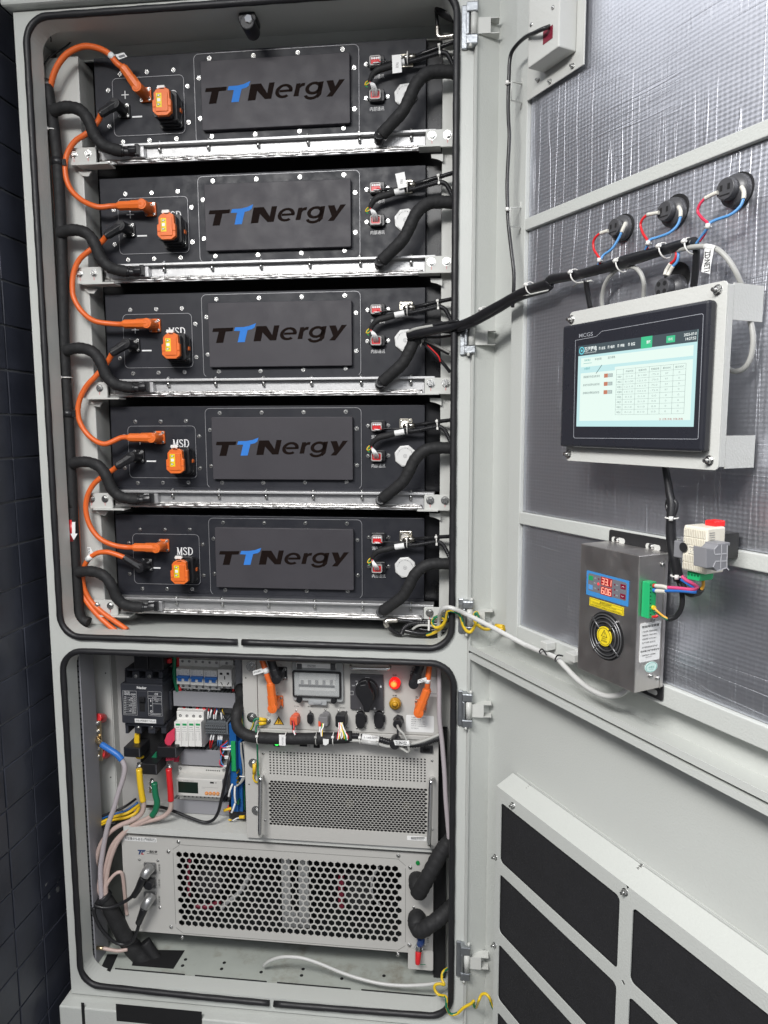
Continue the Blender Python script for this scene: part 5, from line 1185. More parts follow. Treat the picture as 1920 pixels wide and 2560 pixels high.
b.ptx(zP,'B',1210,175,1248,222,YH-.0003); b.ptx(zP,'P',1272,642,1304,694,YH-.0003); b.ptx(zO,'-',634,140,674,146,YH-.0003); b.ptx(zO,'+',590,575,612,600,YH-.0003)
x_,z_ = CAB.at(*q(zO,460,930),YH-.0003); b.ring([(x_+.0046*math.cos(t),z_+.0046*math.sin(t)) for t in [2*PI*i/20 for i in range(20)]],[(x_+.0042*math.cos(t),z_+.0042*math.sin(t)) for t in [2*PI*i/20 for i in range(20)]],YH-.0003,YH); b.box(x_-.0002,x_+.0002,YH-.0003,YH,z_-.001,z_+.003); b.box(x_-.002,x_+.002,YH-.0003,YH,z_-.0013,z_-.001); b.box(x_-.0012,x_+.0012,YH-.0003,YH,z_-.0022,z_-.0019)
obj('panel_lettering', b, ink, hb)
# ground stud and yellow-green straps
scrp(hb,CAB,zO,452,1035,YH,.0062,'nut')
t = thing('ground_wire','yellow green ground wire from the loom to the stud of the control box','wire',CAB,(zO,150,1210,YH-.01),'ground wires')
b = MB(); b.tb(zO,[(400,1020,YH-.010),(340,1012,YH-.014),(270,1000,YH-.016),(225,1030,YH-.018),(205,1120,YH-.018),(150,1195,YH-.020),(80,1175,YH-.02),(40,1080,YH-.016),(25,980,YH-.01),(20,900,YH)],.0026,n=8); obj('wire', b, dgreen, t)
b = MB(); b.tb(zO,[(214,1050,YH-.0205),(190,1140,YH-.0205),(140,1195,YH-.0225),(76,1172,YH-.0225),(38,1080,YH-.0185),(24,980,YH-.0125)],.0010,n=6); obj('yellow_stripe', b, yel, t)
b = MB(); b.tb(zO,[(415,1022,YH-.009),(305,1005,YH-.014)],.0046,n=8,straight=True); b.tb(zO,[(415,1060,YH-.008),(305,1085,YH-.013)],.0046,n=8,straight=True); obj('terminal_sleeve', b, yel, t)
t = thing('ground_wire','thin green ground wire dropping over the loom to the left handle of the power module','wire',CAB,(zD,200,950,YH-.01),'ground wires')
b = MB(); b.tb(zO,[(310,1088,YH-.013),(265,1115,YH-.016),(255,1180,YH-.03),(262,1300,YH-.034),(275,1420,YH-.03),(282,1650,YH-.016),(295,2050,YH-.012)],.0021,n=8); obj('wire', b, dgreen, t)
t = thing('ground_wire','short yellow green ground wire by the middle round washer beside the left handle','wire',CAB,(zD,160,1010,YH-.01),'ground wires')
b = MB(); b.tb(zD,[(160,885,YH-.008),(158,955,YH-.008)],.0042,n=8,straight=True); obj('terminal_sleeve', b, yel, t)
b = MB(); b.tb(zD,[(158,950,YH-.008),(152,985,YH-.010),(165,1012,YH-.010),(185,1018,YH-.006)],.0022,n=8); obj('wire', b, yel, t)
# power plugs on the control box
def hv(label, m, cab_pts, head, be, ml, tagd=None, cmat=orangec):
    t = thing('orange_power_cable' if ml is orange else 'black_power_plug', label, 'cable' if ml is orange else 'plug', CAB, (m,head[0],head[1],YH-.03), 'orange power cables entering the control box' if ml is orange else 'black power plugs on the control box')
    p,E_ = plug_pos(t, ml, m, head[0],head[1], be[0],be[1], yb=YH)
    b = MB(); P = [E_]+[b.pt(m,x,y,yy) for x,y,yy in cab_pts]; b.tubew(P,.0062,n=12,sub=6); obj('cable', b, cmat if ml is orange else blackp, t)
    return t
t = hv('orange cable and plug with a white tag, left end of the control box', zO, [(455,380,YH-.036),(420,270,YH-.036),(385,160,YH-.034),(340,20,YH-.03),(320,-80,YH-.026)], (528,820), (488,450), orange)
b = MB(); b.tb(zO,[(428,270,YH-.036),(400,190,YH-.035)],.0072,n=14,straight=True); g0 = obj('cable_tag', b, paper, t)
b = MB(); b.pp(zO,[(205,240),(350,195),(378,260),(210,310)],YH-.042,YH-.0418); g1 = obj('tag_flap', b, paper, g0); b = MB(); b.pp(zO,[(218,252),(225,250),(228,285),(221,287)],YH-.0423,YH-.0421)
x0t,z0t = CAB.at(*q(zO,235,288),YH-.0423); x1t,z1t = CAB.at(*q(zO,355,228),YH-.0423)
bb = MB(); bb.text('+池柜线出',0,.0165,0,.0048,0,flip=True)
an = math.atan2(z1t-z0t,x1t-x0t)*.55
b.add([(x0t+v.x*math.cos(an)-v.z*math.sin(an),YH-.0423,z0t+.001+v.x*math.sin(an)+v.z*math.cos(an)) for v in bb.v], bb.f); obj('tag_print', b, ink, g0)
hv('black power plug left end of the control box, beside the orange cable', zO, [(440,-60,YH-.03)], (590,355), (490,60), blackp)
t = hv('orange cable and plug, right end of the control box, with a white PCS+ tag', zP, [(1462,440,YH-.04),(1470,330,YH-.04),(1488,180,YH-.036),(1505,0,YH-.03)], (1320,890), (1455,540), orange)
b = MB(); b.tb(zP,[(1455,425,YH-.04),(1462,365,YH-.04)],.0072,n=14,straight=True); g0 = obj('cable_tag', b, paper, t)
b = MB(); b.pp(zP,[(1305,380),(1440,338),(1450,400),(1300,440)],YH-.048,YH-.0478); obj('tag_flap', b, paper, g0); b = MB(); b.ptx(zP,'PCS+',1318,372,1405,412,YH-.0483,flip=True); obj('tag_print', b, ink, g0)
hv('black power plug right end of the control box, under the white tag', zP, [(1400,-60,YH-.03)], (1240,430), (1350,130), blackp)
# QR label becomes a plain white label with its caption
t = thing('paper_label','plain white paper label right of the PCS+ tagged cable','label',CAB,(zP,1560,650,YH))
b = MB(); b.pb(zP,1490,335,1625,650,YH-.0006,th=.0005); obj('sheet', b, paper, t)
b = MB(); b.ptx(zP,'H24120/BCU',1500,590,1620,612,YH-.0009); obj('label_print', b, inkg, t)

# ================================================================== POWER CONVERTER MODULE
pc_ = thing('power_converter','steel converter module with round and diamond perforations and two chrome handles','power module',CAB,(zF,700,370,YH))
zPt = zHb-.0115
xl = CAB.at(*q(zD,190,900),YH)[0]
A1 = MB().R(zD,262,812,1392,1000,YH); A2 = MB().R(zD,262,1034,1392,1330,YH)
ax0,ax1 = A1[0],A1[1]; zr0 = CAB.at(*q(zD,830,992),YH)[1]; zr1 = CAB.at(*q(zD,830,818),YH)[1]
zh0 = CAB.at(870,2074,YH)[1]; zh1 = CAB.at(870,1962,YH)[1]
b = MB(); holeplate(b, xl,XRb, zPb,zPt, ax0,ax1,zr0,zr1, YH,YH+.002) if False else None
b.box(xl,ax0-.001,YH,YH+.002,zPb,zPt); b.box(ax1+.0035,XRb,YH,YH+.002,zPb,zPt); b.box(ax0-.001,ax1+.0035,YH,YH+.002,zr1,zPt); b.box(ax0-.001,ax1+.0035,YH,YH+.002,zPb,zh0-.0008); b.box(ax0-.001,ax1+.0035,YH,YH+.002,zh1+.0008,zr0); b.box(ax1,ax1+.0035,YH,YH+.002,zr0,zr1); b.box(ax0-.001,ax0,YH,YH+.002,zr0,zr1)
pf = obj('front_panel', b, facem, pc_)
b = MB(); roundgrid(b, ax0,ax1,zr0,zr1, 45, 9, .68, YH, YH+.0015); obj('round_perforation', b, facem, pf)
b = MB(); hexgrid(b, ax0,ax1,zh0,zh1, 42, 20, .86, YH+.0004, YH+.0015); obj('diamond_perforation', b, facem, pf)
b = MB(); b.box(xl+.001,XRb-.001,YH+.02,.6,zPb+.001,zPt-.001); obj('dark_interior', b, dark, pc_)
b = MB(); b.box(XFl,xl-.0008,YH-.002,YH+.01,zPb,zHb-.0105); b.box(XFl,XFl+.002,YH+.011,.198,zPb,zHb-.0105); fl2 = obj('side_flange', b, facem, pc_, bevel=.0008)
knob(fl2,zD,155,880,YH-.002); knob(fl2,zF,155,165,YH-.002); knob(fl1,zD,148,552,YH-.002) if False else None
b = MB(); b.pc(zD,122,1033,5,YH-.0023,YH-.002,n=8); obj('hole', b, dark, fl2)
bar_handle(pc_, zD, [(210,968,YH),(206,972,YH-.014),(203,985,YH-.026),(203,1010,YH-.031),(202,1150,YH-.032),(200,1270,YH-.032),(200,1375,YH-.031),(203,1392,YH-.022),(208,1400,YH)], .0052)
bar_handle(pc_, zD, [(1432,985,YH),(1430,990,YH-.014),(1425,1005,YH-.026),(1422,1030,YH-.031),(1418,1170,YH-.032),(1412,1330,YH-.032),(1408,1440,YH-.031),(1410,1462,YH-.022),(1416,1475,YH)], .0052)
for m,X,Y in ((zD,224,812),(zD,1430,862),(zF,208,228),(zF,1258,285)): scrp(pc_,CAB,m,X,Y,YH,.0032,'dome')
b = MB(); b.pr(zF,1100,330,1228,356,YH-.0006,YH,.001); lb = obj('barcode_label', b, paper, pc_)
b = MB(); X = 1125
while X < 1208: w_ = rnd.choice((1.6,2.4,3.4)); b.pb(zF,X,334,X+w_,344,YH-.0009,th=.0002); X += w_+rnd.choice((1.4,2.2))
b.ptx(zF,'P24060317030071',1128,346,1206,352,YH-.0009); obj('barcode', b, ink, lb)
b = MB()
for X0,Y0,X1,Y1 in ((418,735,443,750),(484,735,538,762),(584,735,628,772)): b.pb(zD,X0,Y0,X1,Y1,YH-.0006,th=.0005)
obj('small_port', b, dark, pc_)
b = MB(); b.pr(zD,295,722,342,762,YH-.008,YH,.002); pl0 = obj('led_socket', b, blackp, pc_, bevel=.0008)
b = MB(); b.pc(zD,320,740,17,YH-.016,YH-.0081,n=16); obj('green_led', b, em('lit_green_led',(.05,1,.12),1.5), pl0)
b = MB(); b.pr(zD,1345,760,1437,810,YH-.006,YH,.002); ie = obj('power_inlet', b, mat('inlet_black',(.03,.03,.033),.35), pc_, bevel=.001)
b = MB(); b.pc(zD,1378,788,15,YH-.0064,YH-.0061,n=12); b.pc(zD,1402,789,15,YH-.0064,YH-.0061,n=12); obj('inlet_hole', b, dark, ie)
b = MB(); b.ptx(zD,'220V',1302,782,1330,795,YH-.0003); b.ptx(zD,'CAN',548,738,560,768,YH-.0003,vert=True); b.ptx(zD,'ILK',640,748,660,762,YH-.0003); obj('panel_lettering', b, inkg, pc_)
# fan badges behind the mesh
for X,Y in ((392,100),(740,118),(1095,135)):
    b = MB(); x_,z_ = CAB.at(*q(zF,X,Y),YH+.012)
    b.cyl((x_,YH+.010,z_),(x_,YH+.018,z_),.010,n=18); obj('fan_hub', b, mat('fan_badge',(.07,.065,.05),.4), pc_)

# ================================================================== BLACK LOOM ACROSS THE BOXES
lm = thing('wiring_loom','thick black wiring loom running across between the control box and the power module','cable',CAB,(zD,500,705,.03))
b = MB(); b.tb(zD,[(62,330,.13),(66,430,.10),(40,500,.06),(30,580,.045),(55,645,.04),(130,688,.038),(250,702,.036),(420,706,.036),(600,704,.036),(760,700,.036),(860,690,.038)],.0128,n=14,rf=lambda t,i:1+.03*math.sin(i*1.1)); obj('sleeve', b, foam, lm)
b = MB(); b.tb(zD,[(800,690,.038),(860,686,.038),(930,690,.038),(1060,712,.038),(1150,738,.038),(1260,750,.04),(1360,742,.044),(1440,715,.05),(1500,690,.056)],.0066,n=10,sub=22,rf=lambda t,i:1+.09*(1 if i%4<2 else -1)); obj('corrugated_conduit', b, blackp, lm)
b = MB(); b.tb(zD,[(700,712,.030),(850,718,.030),(930,724,.030),(1040,742,.030),(1120,762,.032),(1230,752,.034),(1340,730,.04),(1420,702,.046),(1480,675,.052)],.0036,n=10); b.tb(zD,[(1250,742,.04),(1380,716,.046),(1480,672,.056)],.004,n=8); obj('grey_cable', b, greyc, lm)
b = MB(); b.tb(zD,[(930,696,.034),(1052,716,.034)],.0086,n=14,straight=True); b.pb(zD,337,680,382,755,.020,.022); b.pp(zD,[(650,708),(692,712),(690,740),(670,755),(652,748)],.021,.0225); sl_ = obj('white_sleeve_label', b, paper, lm)
b = MB(); b.ptx(zD,'1-1#B:BMS',945,690,1040,706,.0247); b.ptx(zD,'3301024',355,690,368,748,.0197,vert=True); obj('sleeve_print', b, inkg, sl_)
b = MB(); b.tb(zD,[(930,724,.027),(1045,742,.027)],.0052,n=12,straight=True); obj('clear_sleeve', b, mat('clear_grey_sleeve',(.42,.42,.41),.25), lm)
for X,Y in ((190,697),(388,704),(607,704),(728,703),(1045,722),(918,704)):
    b = MB(); tie(b,b.pt(zD,X,Y,.036),(1,0,0),.0134 if X<800 else .0105); obj('cable_tie', b, white if X not in (607,) else greyc, lm)
b = MB(); b.pc(zD,1162,752,36,.016,.05,n=24); obj('ferrite_core', b, blackp, lm, bevel=.002)
b = MB(); b.tb(zD,[(1183,620,YH-.032),(1186,680,.034),(1180,740,.03)],.0022,n=8); obj('black_lead', b, blackp, lm)
t = thing('network_cable','grey network cable looping out of the black gland with a ZD:NET2 tag','cable',CAB,(zD,1265,800,.02))
b = MB(); b.tb(zD,[(1183,612,.038),(1195,640,.024),(1225,670,.018),(1248,715,.016),(1262,765,.016),(1268,790,.018),(1255,802,.02),(1228,785,.022),(1190,765,.026)],.0028,n=10); obj('cable', b, greyc, t)
b = MB(); b.pp(zD,[(1154,716),(1266,720),(1270,756),(1166,752)],.0125,.0128); b.tb(zD,[(1256,722,.0155),(1262,756,.0155)],.0038,n=10,straight=True); g0 = obj('tag_flap', b, paper, t)
b = MB(); b.ptx(zD,'ZD:NET2',1170,726,1250,748,.0122,flip=True,bold=.015); obj('tag_print', b, ink, g0)
wires('fan of white, yellow and green wires under the black connector of the control box', [(c_,[(X0,590,.040),(X0+(X1-X0)*.4,635,.034),(X1,680,.024),(X1+4*s_,700+8*abs(s_),.022)],.0013) for c_,X0,X1,s_ in ((redp,770,756,-1),(inkw,764,764,-2),(inkw,772,778,1),(yel,778,800,1),(green,784,808,2),(inkw,782,818,2),(inkw,776,790,0),(redp,768,826,1),(inkw,786,822,0),(yel,790,770,-1))], zD, (zD,785,700,.03))
wires('red and black wires with a white ferrule under the orange connector', [(redp,[(436,575,.040),(444,620,.034),(440,650,.028)],.0018),(blackp,[(430,575,.040),(432,615,.036),(434,640,.03)],.0016),(inkw,[(440,648,.028),(452,680,.024)],.0017),(pinkp,[(446,622,.034),(438,655,.028),(456,672,.025)],.0015)], zD, (zD,440,680,.03))
wires('short coloured wires under the grey connector', [(redp,[(636,592,.038),(628,625,.034)],.0014),(inkw,[(655,598,.038),(652,622,.034),(638,650,.028),(640,690,.024)],.0017),(green,[(644,596,.038),(642,640,.03),(636,675,.025)],.0012),(yel,[(650,596,.038),(646,645,.03),(644,690,.024)],.0013),(inkw,[(630,620,.034),(626,660,.028)],.0016)], zD, (zD,640,690,.03))

# ================================================================== COOLING UNIT
cu_ = thing('liquid_cooling_unit','pale steel cooling unit with a large honeycomb grille on the cabinet floor','cooling unit',CAB,(zF,300,1050,YC))
cxl = CAB.at(309,2200,YC)[0]; cxr = CAB.at(1083,2240,YC)[0]; czt = CAB.at(700,2112,YC)[1]; czb = CAB.at(700,2356,YC)[1]
gx0 = CAB.at(447,2230,YC)[0]; gx1 = CAB.at(1001,2250,YC)[0]; gz1 = CAB.at(730,2148,YC)[1]; gz0 = CAB.at(730,2336,YC)[1]
b = MB(); b.box(cxl,gx0-.003,YC,YC+.002,czb,czt); b.box(gx1+.011,cxr,YC,YC+.002,czb,czt); b.box(gx0-.003,gx1+.011,YC,YC+.002,gz1+.0015,czt); b.box(gx0-.003,gx1+.011,YC,YC+.002,czb,gz0-.0015)
b.box(cxl,cxl+.002,YC+.002,.6,czb,czt); b.box(cxr-.002,cxr,YC+.002,.6,czb,czt); b.box(cxl+.002,cxr-.002,YC+.002,.6,czt-.002,czt); cf = obj('front_panel', b, facem, cu_)
b = MB(); hexgrid(b, gx0,gx1,gz0,gz1, 32, 13, .82, YC+.0002, YC+.0022); obj('honeycomb_grille', b, facem, cf)
b = MB(); b.box(cxl+.003,cxr-.003,.28,.285,czb,czt-.003); b.box(cxl+.003,cxr-.003,YC+.003,.28,czb,czb+.004); obj('dark_back', b, mat('dim_interior',(.010,.012,.013),.7,var=.3,vscale=20), cu_)  # black back and floor paint the shade inside the unit
b = MB()
for X0,X1 in ((312,368),(418,482)): b.pb(zF,X0,470,X1,905,YC+.03,YC+.034)
b.pb(zF,368,800,418,905,YC+.03,YC+.034); obj('inner_bracket', b, mat('galvanised',(.55,.56,.56),.4,.6,.1), cu_, bevel=.001)
b = MB(); b.pb(zF,668,590,700,790,YC+.04,YC+.05); b.tb(zE,[(1085,590,YC+.03),(1075,700,YC+.035),(1080,900,YC+.03)],.004); b.tb(zE,[(1130,980,YC+.03),(1230,990,YC+.03),(1350,950,YC+.035)],.006); obj('red_lead', b, mat('dim_red',(.18,.01,.03),.5), cu_)
b = MB(); b.tb(zE,[(1600,720,YC+.04),(1520,860,YC+.04),(1400,960,YC+.035),(1360,1010,YC+.03)],.0055); b.tb(zF,[(925,520,YC+.04),(880,600,YC+.04),(885,700,YC+.04),(935,765,YC+.04)],.003); obj('clear_hose', b, mat('clear_hose',(.42,.42,.42),.2), cu_)
b = MB(); b.pb(zF,720,560,860,700,YC+.08,YC+.12); pmb = mat('pump_black',(.03,.03,.032),.35); b.pc(zF,800,720,90,YC+.05,YC+.13); obj('pump_body', b, pmb, cu_, bevel=.003)
b = MB(); b.pb(zE,1190,530,1280,650,YC+.06,YC+.10); b.pc(zE,1250,800,120,YC+.06,YC+.14); obj('pump_body', b, pmb, cu_, bevel=.003)
b = MB()
def seam(pts,m): 
    P = [CAB.at(*q(m,X,Y),YC-.0003) for X,Y in pts]
    for p_,r_ in zip(P,P[1:]): b.line(p_[0],p_[1],r_[0],r_[1],.0007,YC-.0003)
sx0 = CAB.at(*q(zE,945,600),YC)[0]; sx1 = CAB.at(*q(zF,1090,600),YC)[0]; sz1 = CAB.at(700,2128,YC)[1]; sz0 = CAB.at(700,2352,YC)[1]; ch_ = .022
for p_,r_ in (((sx0,sz1-ch_),(sx0,sz0+ch_)),((sx1,sz1-ch_),(sx1,sz0+ch_)),((sx0+ch_*.8,sz1),(sx1-ch_*.8,sz1)),((sx0+ch_*.8,sz0),(sx1-ch_*.8,sz0)),((sx0,sz1-ch_*.6),(sx0+ch_*.8,sz1)),((sx1-ch_*.8,sz1),(sx1,sz1-ch_*.7)),((sx0,sz0+ch_*.6),(sx0+ch_*.8,sz0)),((sx1-ch_*.8,sz0),(sx1,sz0+ch_*.6))): b.line(p_[0],p_[1],r_[0],r_[1],.0007,YC-.0003)
obj('panel_seam', b, mat('seam_dark',(.12,.12,.11),.6,var=0), cf)
for m,X,Y in ((zE,990,430),(zE,903,513),(zE,927,1165),(zE,1020,1257),(zF,1045,450),(zF,1120,523),(zF,1115,1012),(zF,1043,1072),(zE,652,582),(zE,812,592),(zE,830,998),(zF,1142,775),(zF,1133,1080),(zF,1224,1086),(zF,1212,1012)): scrp(cu_,CAB,m,X,Y,YC,.0050 if m is zE and X>880 or m is zF and X<1125 else .0036,'dome')
b = MB(); b.pp(zE,[(515,384),(798,400),(800,436),(520,418)],YC-.0008,YC-.0003); stk = obj('paper_strip', b, paper, cu_)
b = MB(); b.ptx(zE,'冷却液:SYS-30 E1(乔创科技)',524,393,792,425,YC-.0011,bold=.01); obj('strip_print', b, ink, stk)
b = MB(); b.pp(zE,[(636,500),(706,502),(702,510),(668,509),(656,540),(643,540),(652,509),(638,509)],YC-.0006,YC-.0003); b.pp(zE,[(672,512),(700,513),(697,519),(680,519),(672,538),(664,538)],YC-.0006,YC-.0003); obj('logo_mark', b, mat('logo_navy',(.01,.04,.14),.5,var=0), cf)
b = MB(); b.pp(zE,[(672,526),(680,526),(678,537),(692,537),(690,541),(668,541)],YC-.0008,YC-.0005); obj('logo_mark', b, mat('logo_red',(.5,.02,.03),.5,var=0), cf)
b = MB(); b.ptx(zE,'一通防爆',712,505,806,528,YC-.0005,bold=.015); b.pb(zE,716,533,808,536,YC-.0005,th=.0002)
for Y0,s_ in ((625,'电源接口'),(752,'液位接口'),(896,'通讯接口')): b.ptx(zE,s_,816,Y0,832,Y0+78,YC-.0005,vert=True)
b.ptx(zF,'排水口',1224,945,1238,996,YC-.0005,vert=True)
obj('panel_lettering', b, ink, cf)
b = MB(); b.pc(zF,1167,498,13,YC-.003,YC,n=14); obj('green_lamp', b, mat('green_lens',(.01,.22,.05),.25), cu_)
silc = mat('connector_silver',(.42,.42,.42),.3,.8,.1)
for Y0,Y1 in ((612,712),(742,832),(866,980)):
    b = MB(); b.pr(zE,690,Y0,795,Y1,YC-.004,YC,.003); sk = obj('round_socket', b, silc, cu_, bevel=.0008); xm,zm_ = CAB.at(*q(zE,748,(Y0+Y1)/2),YC-.004); b = MB(); b.cyl((xm,YC-.0041,zm_),(xm,YC-.016,zm_),.0105,n=20); obj('socket_barrel', b, silc if Y0!=742 else blackp, sk)
b = MB(); b.pc(zE,722,812,38,YC-.034,YC-.0161,n=20); obj('dust_cap', b, blackp, cu_, bevel=.001)
def roundplug(label, pts, cable, P):
    t = thing('aviation_plug_lead', label, 'cable', CAB, P, 'silver round plugs on the cooling unit')
    b = MB(); b.tb(zE, pts[:3], .0125, n=16, rf=lambda t_,i:1.05-.15*t_); obj('plug', b, silc, t)
    b = MB(); b.tb(zE, pts[2:], .0095, n=12, rf=lambda t_,i:1-.25*t_+.06*(i%2)); obj('strain_relief', b, blackp, t)
    b = MB(); b.tb(zE, cable, .0042, n=10); obj('cable', b, blackp, t)
roundplug('upper silver round plug with its black lead, cooling unit left side', [(745,655,YC-.018),(715,690,YC-.030),(690,735,YC-.036),(668,775,YC-.036),(640,840,YC-.034),(605,895,YC-.03)], [(620,870,YC-.03),(560,925,YC-.03),(470,975,YC-.03),(380,1000,YC-.034),(290,990,YC-.036),(245,960,YC-.03)], (zE,600,900,YC-.03))
roundplug('lower silver round plug with its black lead, cooling unit left side', [(750,905,YC-.018),(725,945,YC-.030),(695,1000,YC-.036),(680,1040,YC-.036),(662,1085,YC-.034),(645,1130,YC-.03)], [(655,1100,YC-.03),(635,1190,YC-.03),(600,1280,YC-.03),(540,1315,YC-.028),(470,1310,YC-.03),(400,1270,YC-.036),(320,1180,YC-.04),(270,1080,YC-.042),(255,1000,YC-.042)], (zE,660,1120,YC-.03))
t = thing('ground_lead','pinkish ground lead bolted at the lower left corner of the compartment','cable',CAB,(zE,400,1370,.06))
b = MB(); b.tb(zE,[(335,1348,.055),(400,1362,.056),(470,1372,.06),(550,1360,.066)],.0042,n=10); obj('cable', b, pinkc, t)
b = MB(); b.tb(zE,[(285,1345,.055),(345,1350,.055)],.0045,n=10,straight=True); obj('cable_lug', b, brass, t); 
# ---- right side of the lower compartment
b = MB(); b.box(cxr+.001,.862,YC+.01,.2,.0,zHb); obj('interior_shade_sheet', b, dark, cab)  # black panel stands in for the shaded gap beside the unit
b = MB(); a,c,d,e = b.R(z0,1098,1650,1125,2470,.12); b.box(a,.9,.12,.125,0,.80); obj('side_plate', b, paint2, cab)
t = thing('coolant_hose','black wrapped hose bending up from the upper right of the cooling unit','hose',CAB,(zQ,130,730,.06),'large wrapped hoses on the cooling unit')
b = MB(); b.tb(zQ,[(110,470,YC),(112,520,.068),(128,630,.05),(175,560,.045),(250,420,.045),(330,270,.05),(410,130,.056),(500,20,.06),(560,-60,.062)],.0175,n=16,rf=lambda t_,i:(1.12 if t_<.2 else 1.0)+.05*math.sin(i*2.3)); obj('hose', b, foam, t)
t = thing('coolant_hose','black wrapped hose leaving the lower right of the cooling unit sideways','hose',CAB,(zQ,150,1150,.06),'large wrapped hoses on the cooling unit')
b = MB(); b.tb(zQ,[(110,930,YC),(105,960,.068),(110,1060,.052),(170,1080,.045),(280,1010,.045),(390,930,.052),(480,850,.06),(560,780,.064)],.0178,n=16,rf=lambda t_,i:(1.15 if t_<.25 else 1.0)+.05*math.sin(i*2.3)); obj('hose', b, foam, t)
t = thing('drain_valve','steel drain valve with a red cap under the lower wrapped hose','valve',CAB,(zQ,120,1480,.06))
b = MB(); b.tb(zQ,[(130,1265,YC-.012),(128,1350,YC-.016)],.0085,n=6,straight=True); b.tb(zQ,[(132,1290,YC),(130,1300,YC-.012)],.0105,n=6,straight=True); obj('valve_body', b, brass if False else steel, t, bevel=.0008)
b = MB(); b.tb(zQ,[(126,1345,YC-.018),(122,1400,YC-.022),(118,1460,YC-.024),(118,1485,YC-.024)],.0075,n=12,rf=lambda t_,i:1.0-.25*t_); obj('red_cap', b, redp, t)
b = MB(); b.tb(zQ,[(150,1175,.062),(160,1215,.064),(145,1250,.07)],.0085,n=10); obj('blue_collar', b, mat('deep_blue_plastic',(.01,.05,.22),.4), t)
b = MB(); b.tb(zQ,[(120,1490,YC-.024),(155,1495,YC-.02),(210,1497,YC-.016)],.0008,n=5); obj('hook_wire', b, dgreen, t)
b = MB(); b.pr(zQ,0,1325,302,1560,YC-.006,YC-.004,.003); obj('valve_plate', b, facem, cu_)
t = thing('drip_tube','grey lilac tube running down inside the right edge of the lower compartment','tube',CAB,(zF,1340,300,.05))
b = MB(); b.tb(zD,[(1478,150,.05),(1482,350,.05),(1484,560,.05),(1505,760,.05),(1520,950,.05),(1530,1150,.05),(1560,1500,.052)],.0052,n=10); obj('tube', b, lilac, t)
t = thing('drain_tube','thin whitish tube lying across the floor of the lower compartment','tube',CAB,(zF,560,1130,.04))
b = MB(); b.tb(zF,[(198,1143,.075),(230,1115,.064),(290,1092,.056),(360,1086,.052),(450,1096,.05),(560,1132,.048),(680,1182,.045),(800,1222,.042),(930,1253,.038),(1060,1266,.034),(1180,1264,.03),(1270,1255,.024),(1340,1245,.014)],.0037,n=10); obj('tube', b, translu, t)
# ================================================================== THINGS ON THE UPPER DOOR
zW2 = (1420,760,.24111)
SB = .0275   # depth of the foil face
def DT(name,label,cat,m,P,group=None): return thing(name,label,cat,DOOR,(m,*P),group)
def stripe(mb, n, k0=3):
    i0 = 0
    for idx in range(len(mb.f)):
        if len(mb.f[idx]) == 4 and ((idx+ (idx//n)//5) % n) < k0: mb.mi[idx] = 1
# ---- sheet steel box high on the door
bx_ = DT('controller_box','pale grey sheet steel box with a red lined slot, high on the upper door','box',zI,(560,400,.018))
y0b = -.0175; u0b = DOOR.at(*q(zI,446,150),y0b)[0]; u1b,zbb = DOOR.at(*q(zI,600,236),y0b)
b = MB(DOOR); b.box(u0b,u1b,y0b,.0175,zbb,zbb+.5); bo = obj('cover', b, paint2, bx_, bevel=.002)
uf1,zf1 = DOOR.at(*q(zI,727,312),.018); uf0 = DOOR.at(*q(zI,441,400),.018)[0]
b = MB(DOOR); b.box(uf0,uf1,.0177,.0205,zf1-.004,zbb+.5); obj('base_plate', b, paint2, bx_, bevel=.001)
a,c,d,e = MB(DOOR).R(zY,1064,345,1180,505,y0b-.0002)
b = MB(DOOR); b.box(a,c,y0b-.0006,y0b-.0003,d,e); sl_ = obj('slot', b, mat('slot_crimson',(.20,.01,.03),.5), bo)
for X,Y in ((920,300),(1185,92)): scrp(bo,DOOR,zY,X,Y,y0b,.0035,'dome')
for m,X,Y in ((zY,1003,975),(zY,1150,995),(zY,1425,805),(zI,672,335)): scrp(bx_,DOOR,m,X,Y,.0176,.0042,'nut')
t = DT('black_lead','thin black lead dropping from the red slot of the steel box to the wiring bundle','cable',zI,(345,1050,-.012))
b = MB(DOOR); b.tb(zY,[(1150,318,y0b+.004),(1100,338,-.026),(1040,362,-.03),(960,400,-.028),(850,452,-.02),(745,545,-.014),(675,650,-.012),(652,780,-.012),(648,900,-.012),(642,1020,-.012),(636,1250,-.012),(640,1460,-.012),(650,1690,-.012),(625,2200,-.012),(632,2600,-.012),(646,2800,-.012),(672,3030,-.012),(706,3330,-.011),(702,3590,-.010),(690,3750,-.008)],.0033,n=10)
obj('lead', b, blackp, t)
for X,Y in ((346,425),(345,1063)):
    b = MB(DOOR); tie(b,b.pt(zI,X,Y,-.012),(0,0,1),.004); obj('cable_tie', b, white, t)

# ---- main wiring bundle from the cabinet across the hinge to the door
def Wp(m,X,Y,y): return MB().pt(m,X,Y,y)
def Dp(m,X,Y,y): return MB(DOOR).pt(m,X,Y,y)
bd = thing('wiring_bundle','thick black taped wiring bundle crossing from the cabinet to the upper door','cable',DOOR,(zG,400,600,0))
P = [Wp(z6,495,485,.035),Wp(z6,600,462,.02),Wp(z6,740,435,.0),Wp(z6,880,408,-.022),Dp(z6,1000,362,-.025),Dp(z6,1090,315,-.02),Dp(z6,1200,252,-.014),Dp(z6,1300,190,-.010),Dp(z6,1400,145,-.008),Dp(z6,1560,95,-.006),Dp(zG,0,672,-.006),Dp(zG,180,640,-.006),Dp(zG,330,602,-.006),Dp(zG,520,545,-.006),Dp(zG,700,492,-.006),Dp(zG,880,438,-.006),Dp(zG,1000,408,-.006),Dp(zG,1095,395,-.006)]
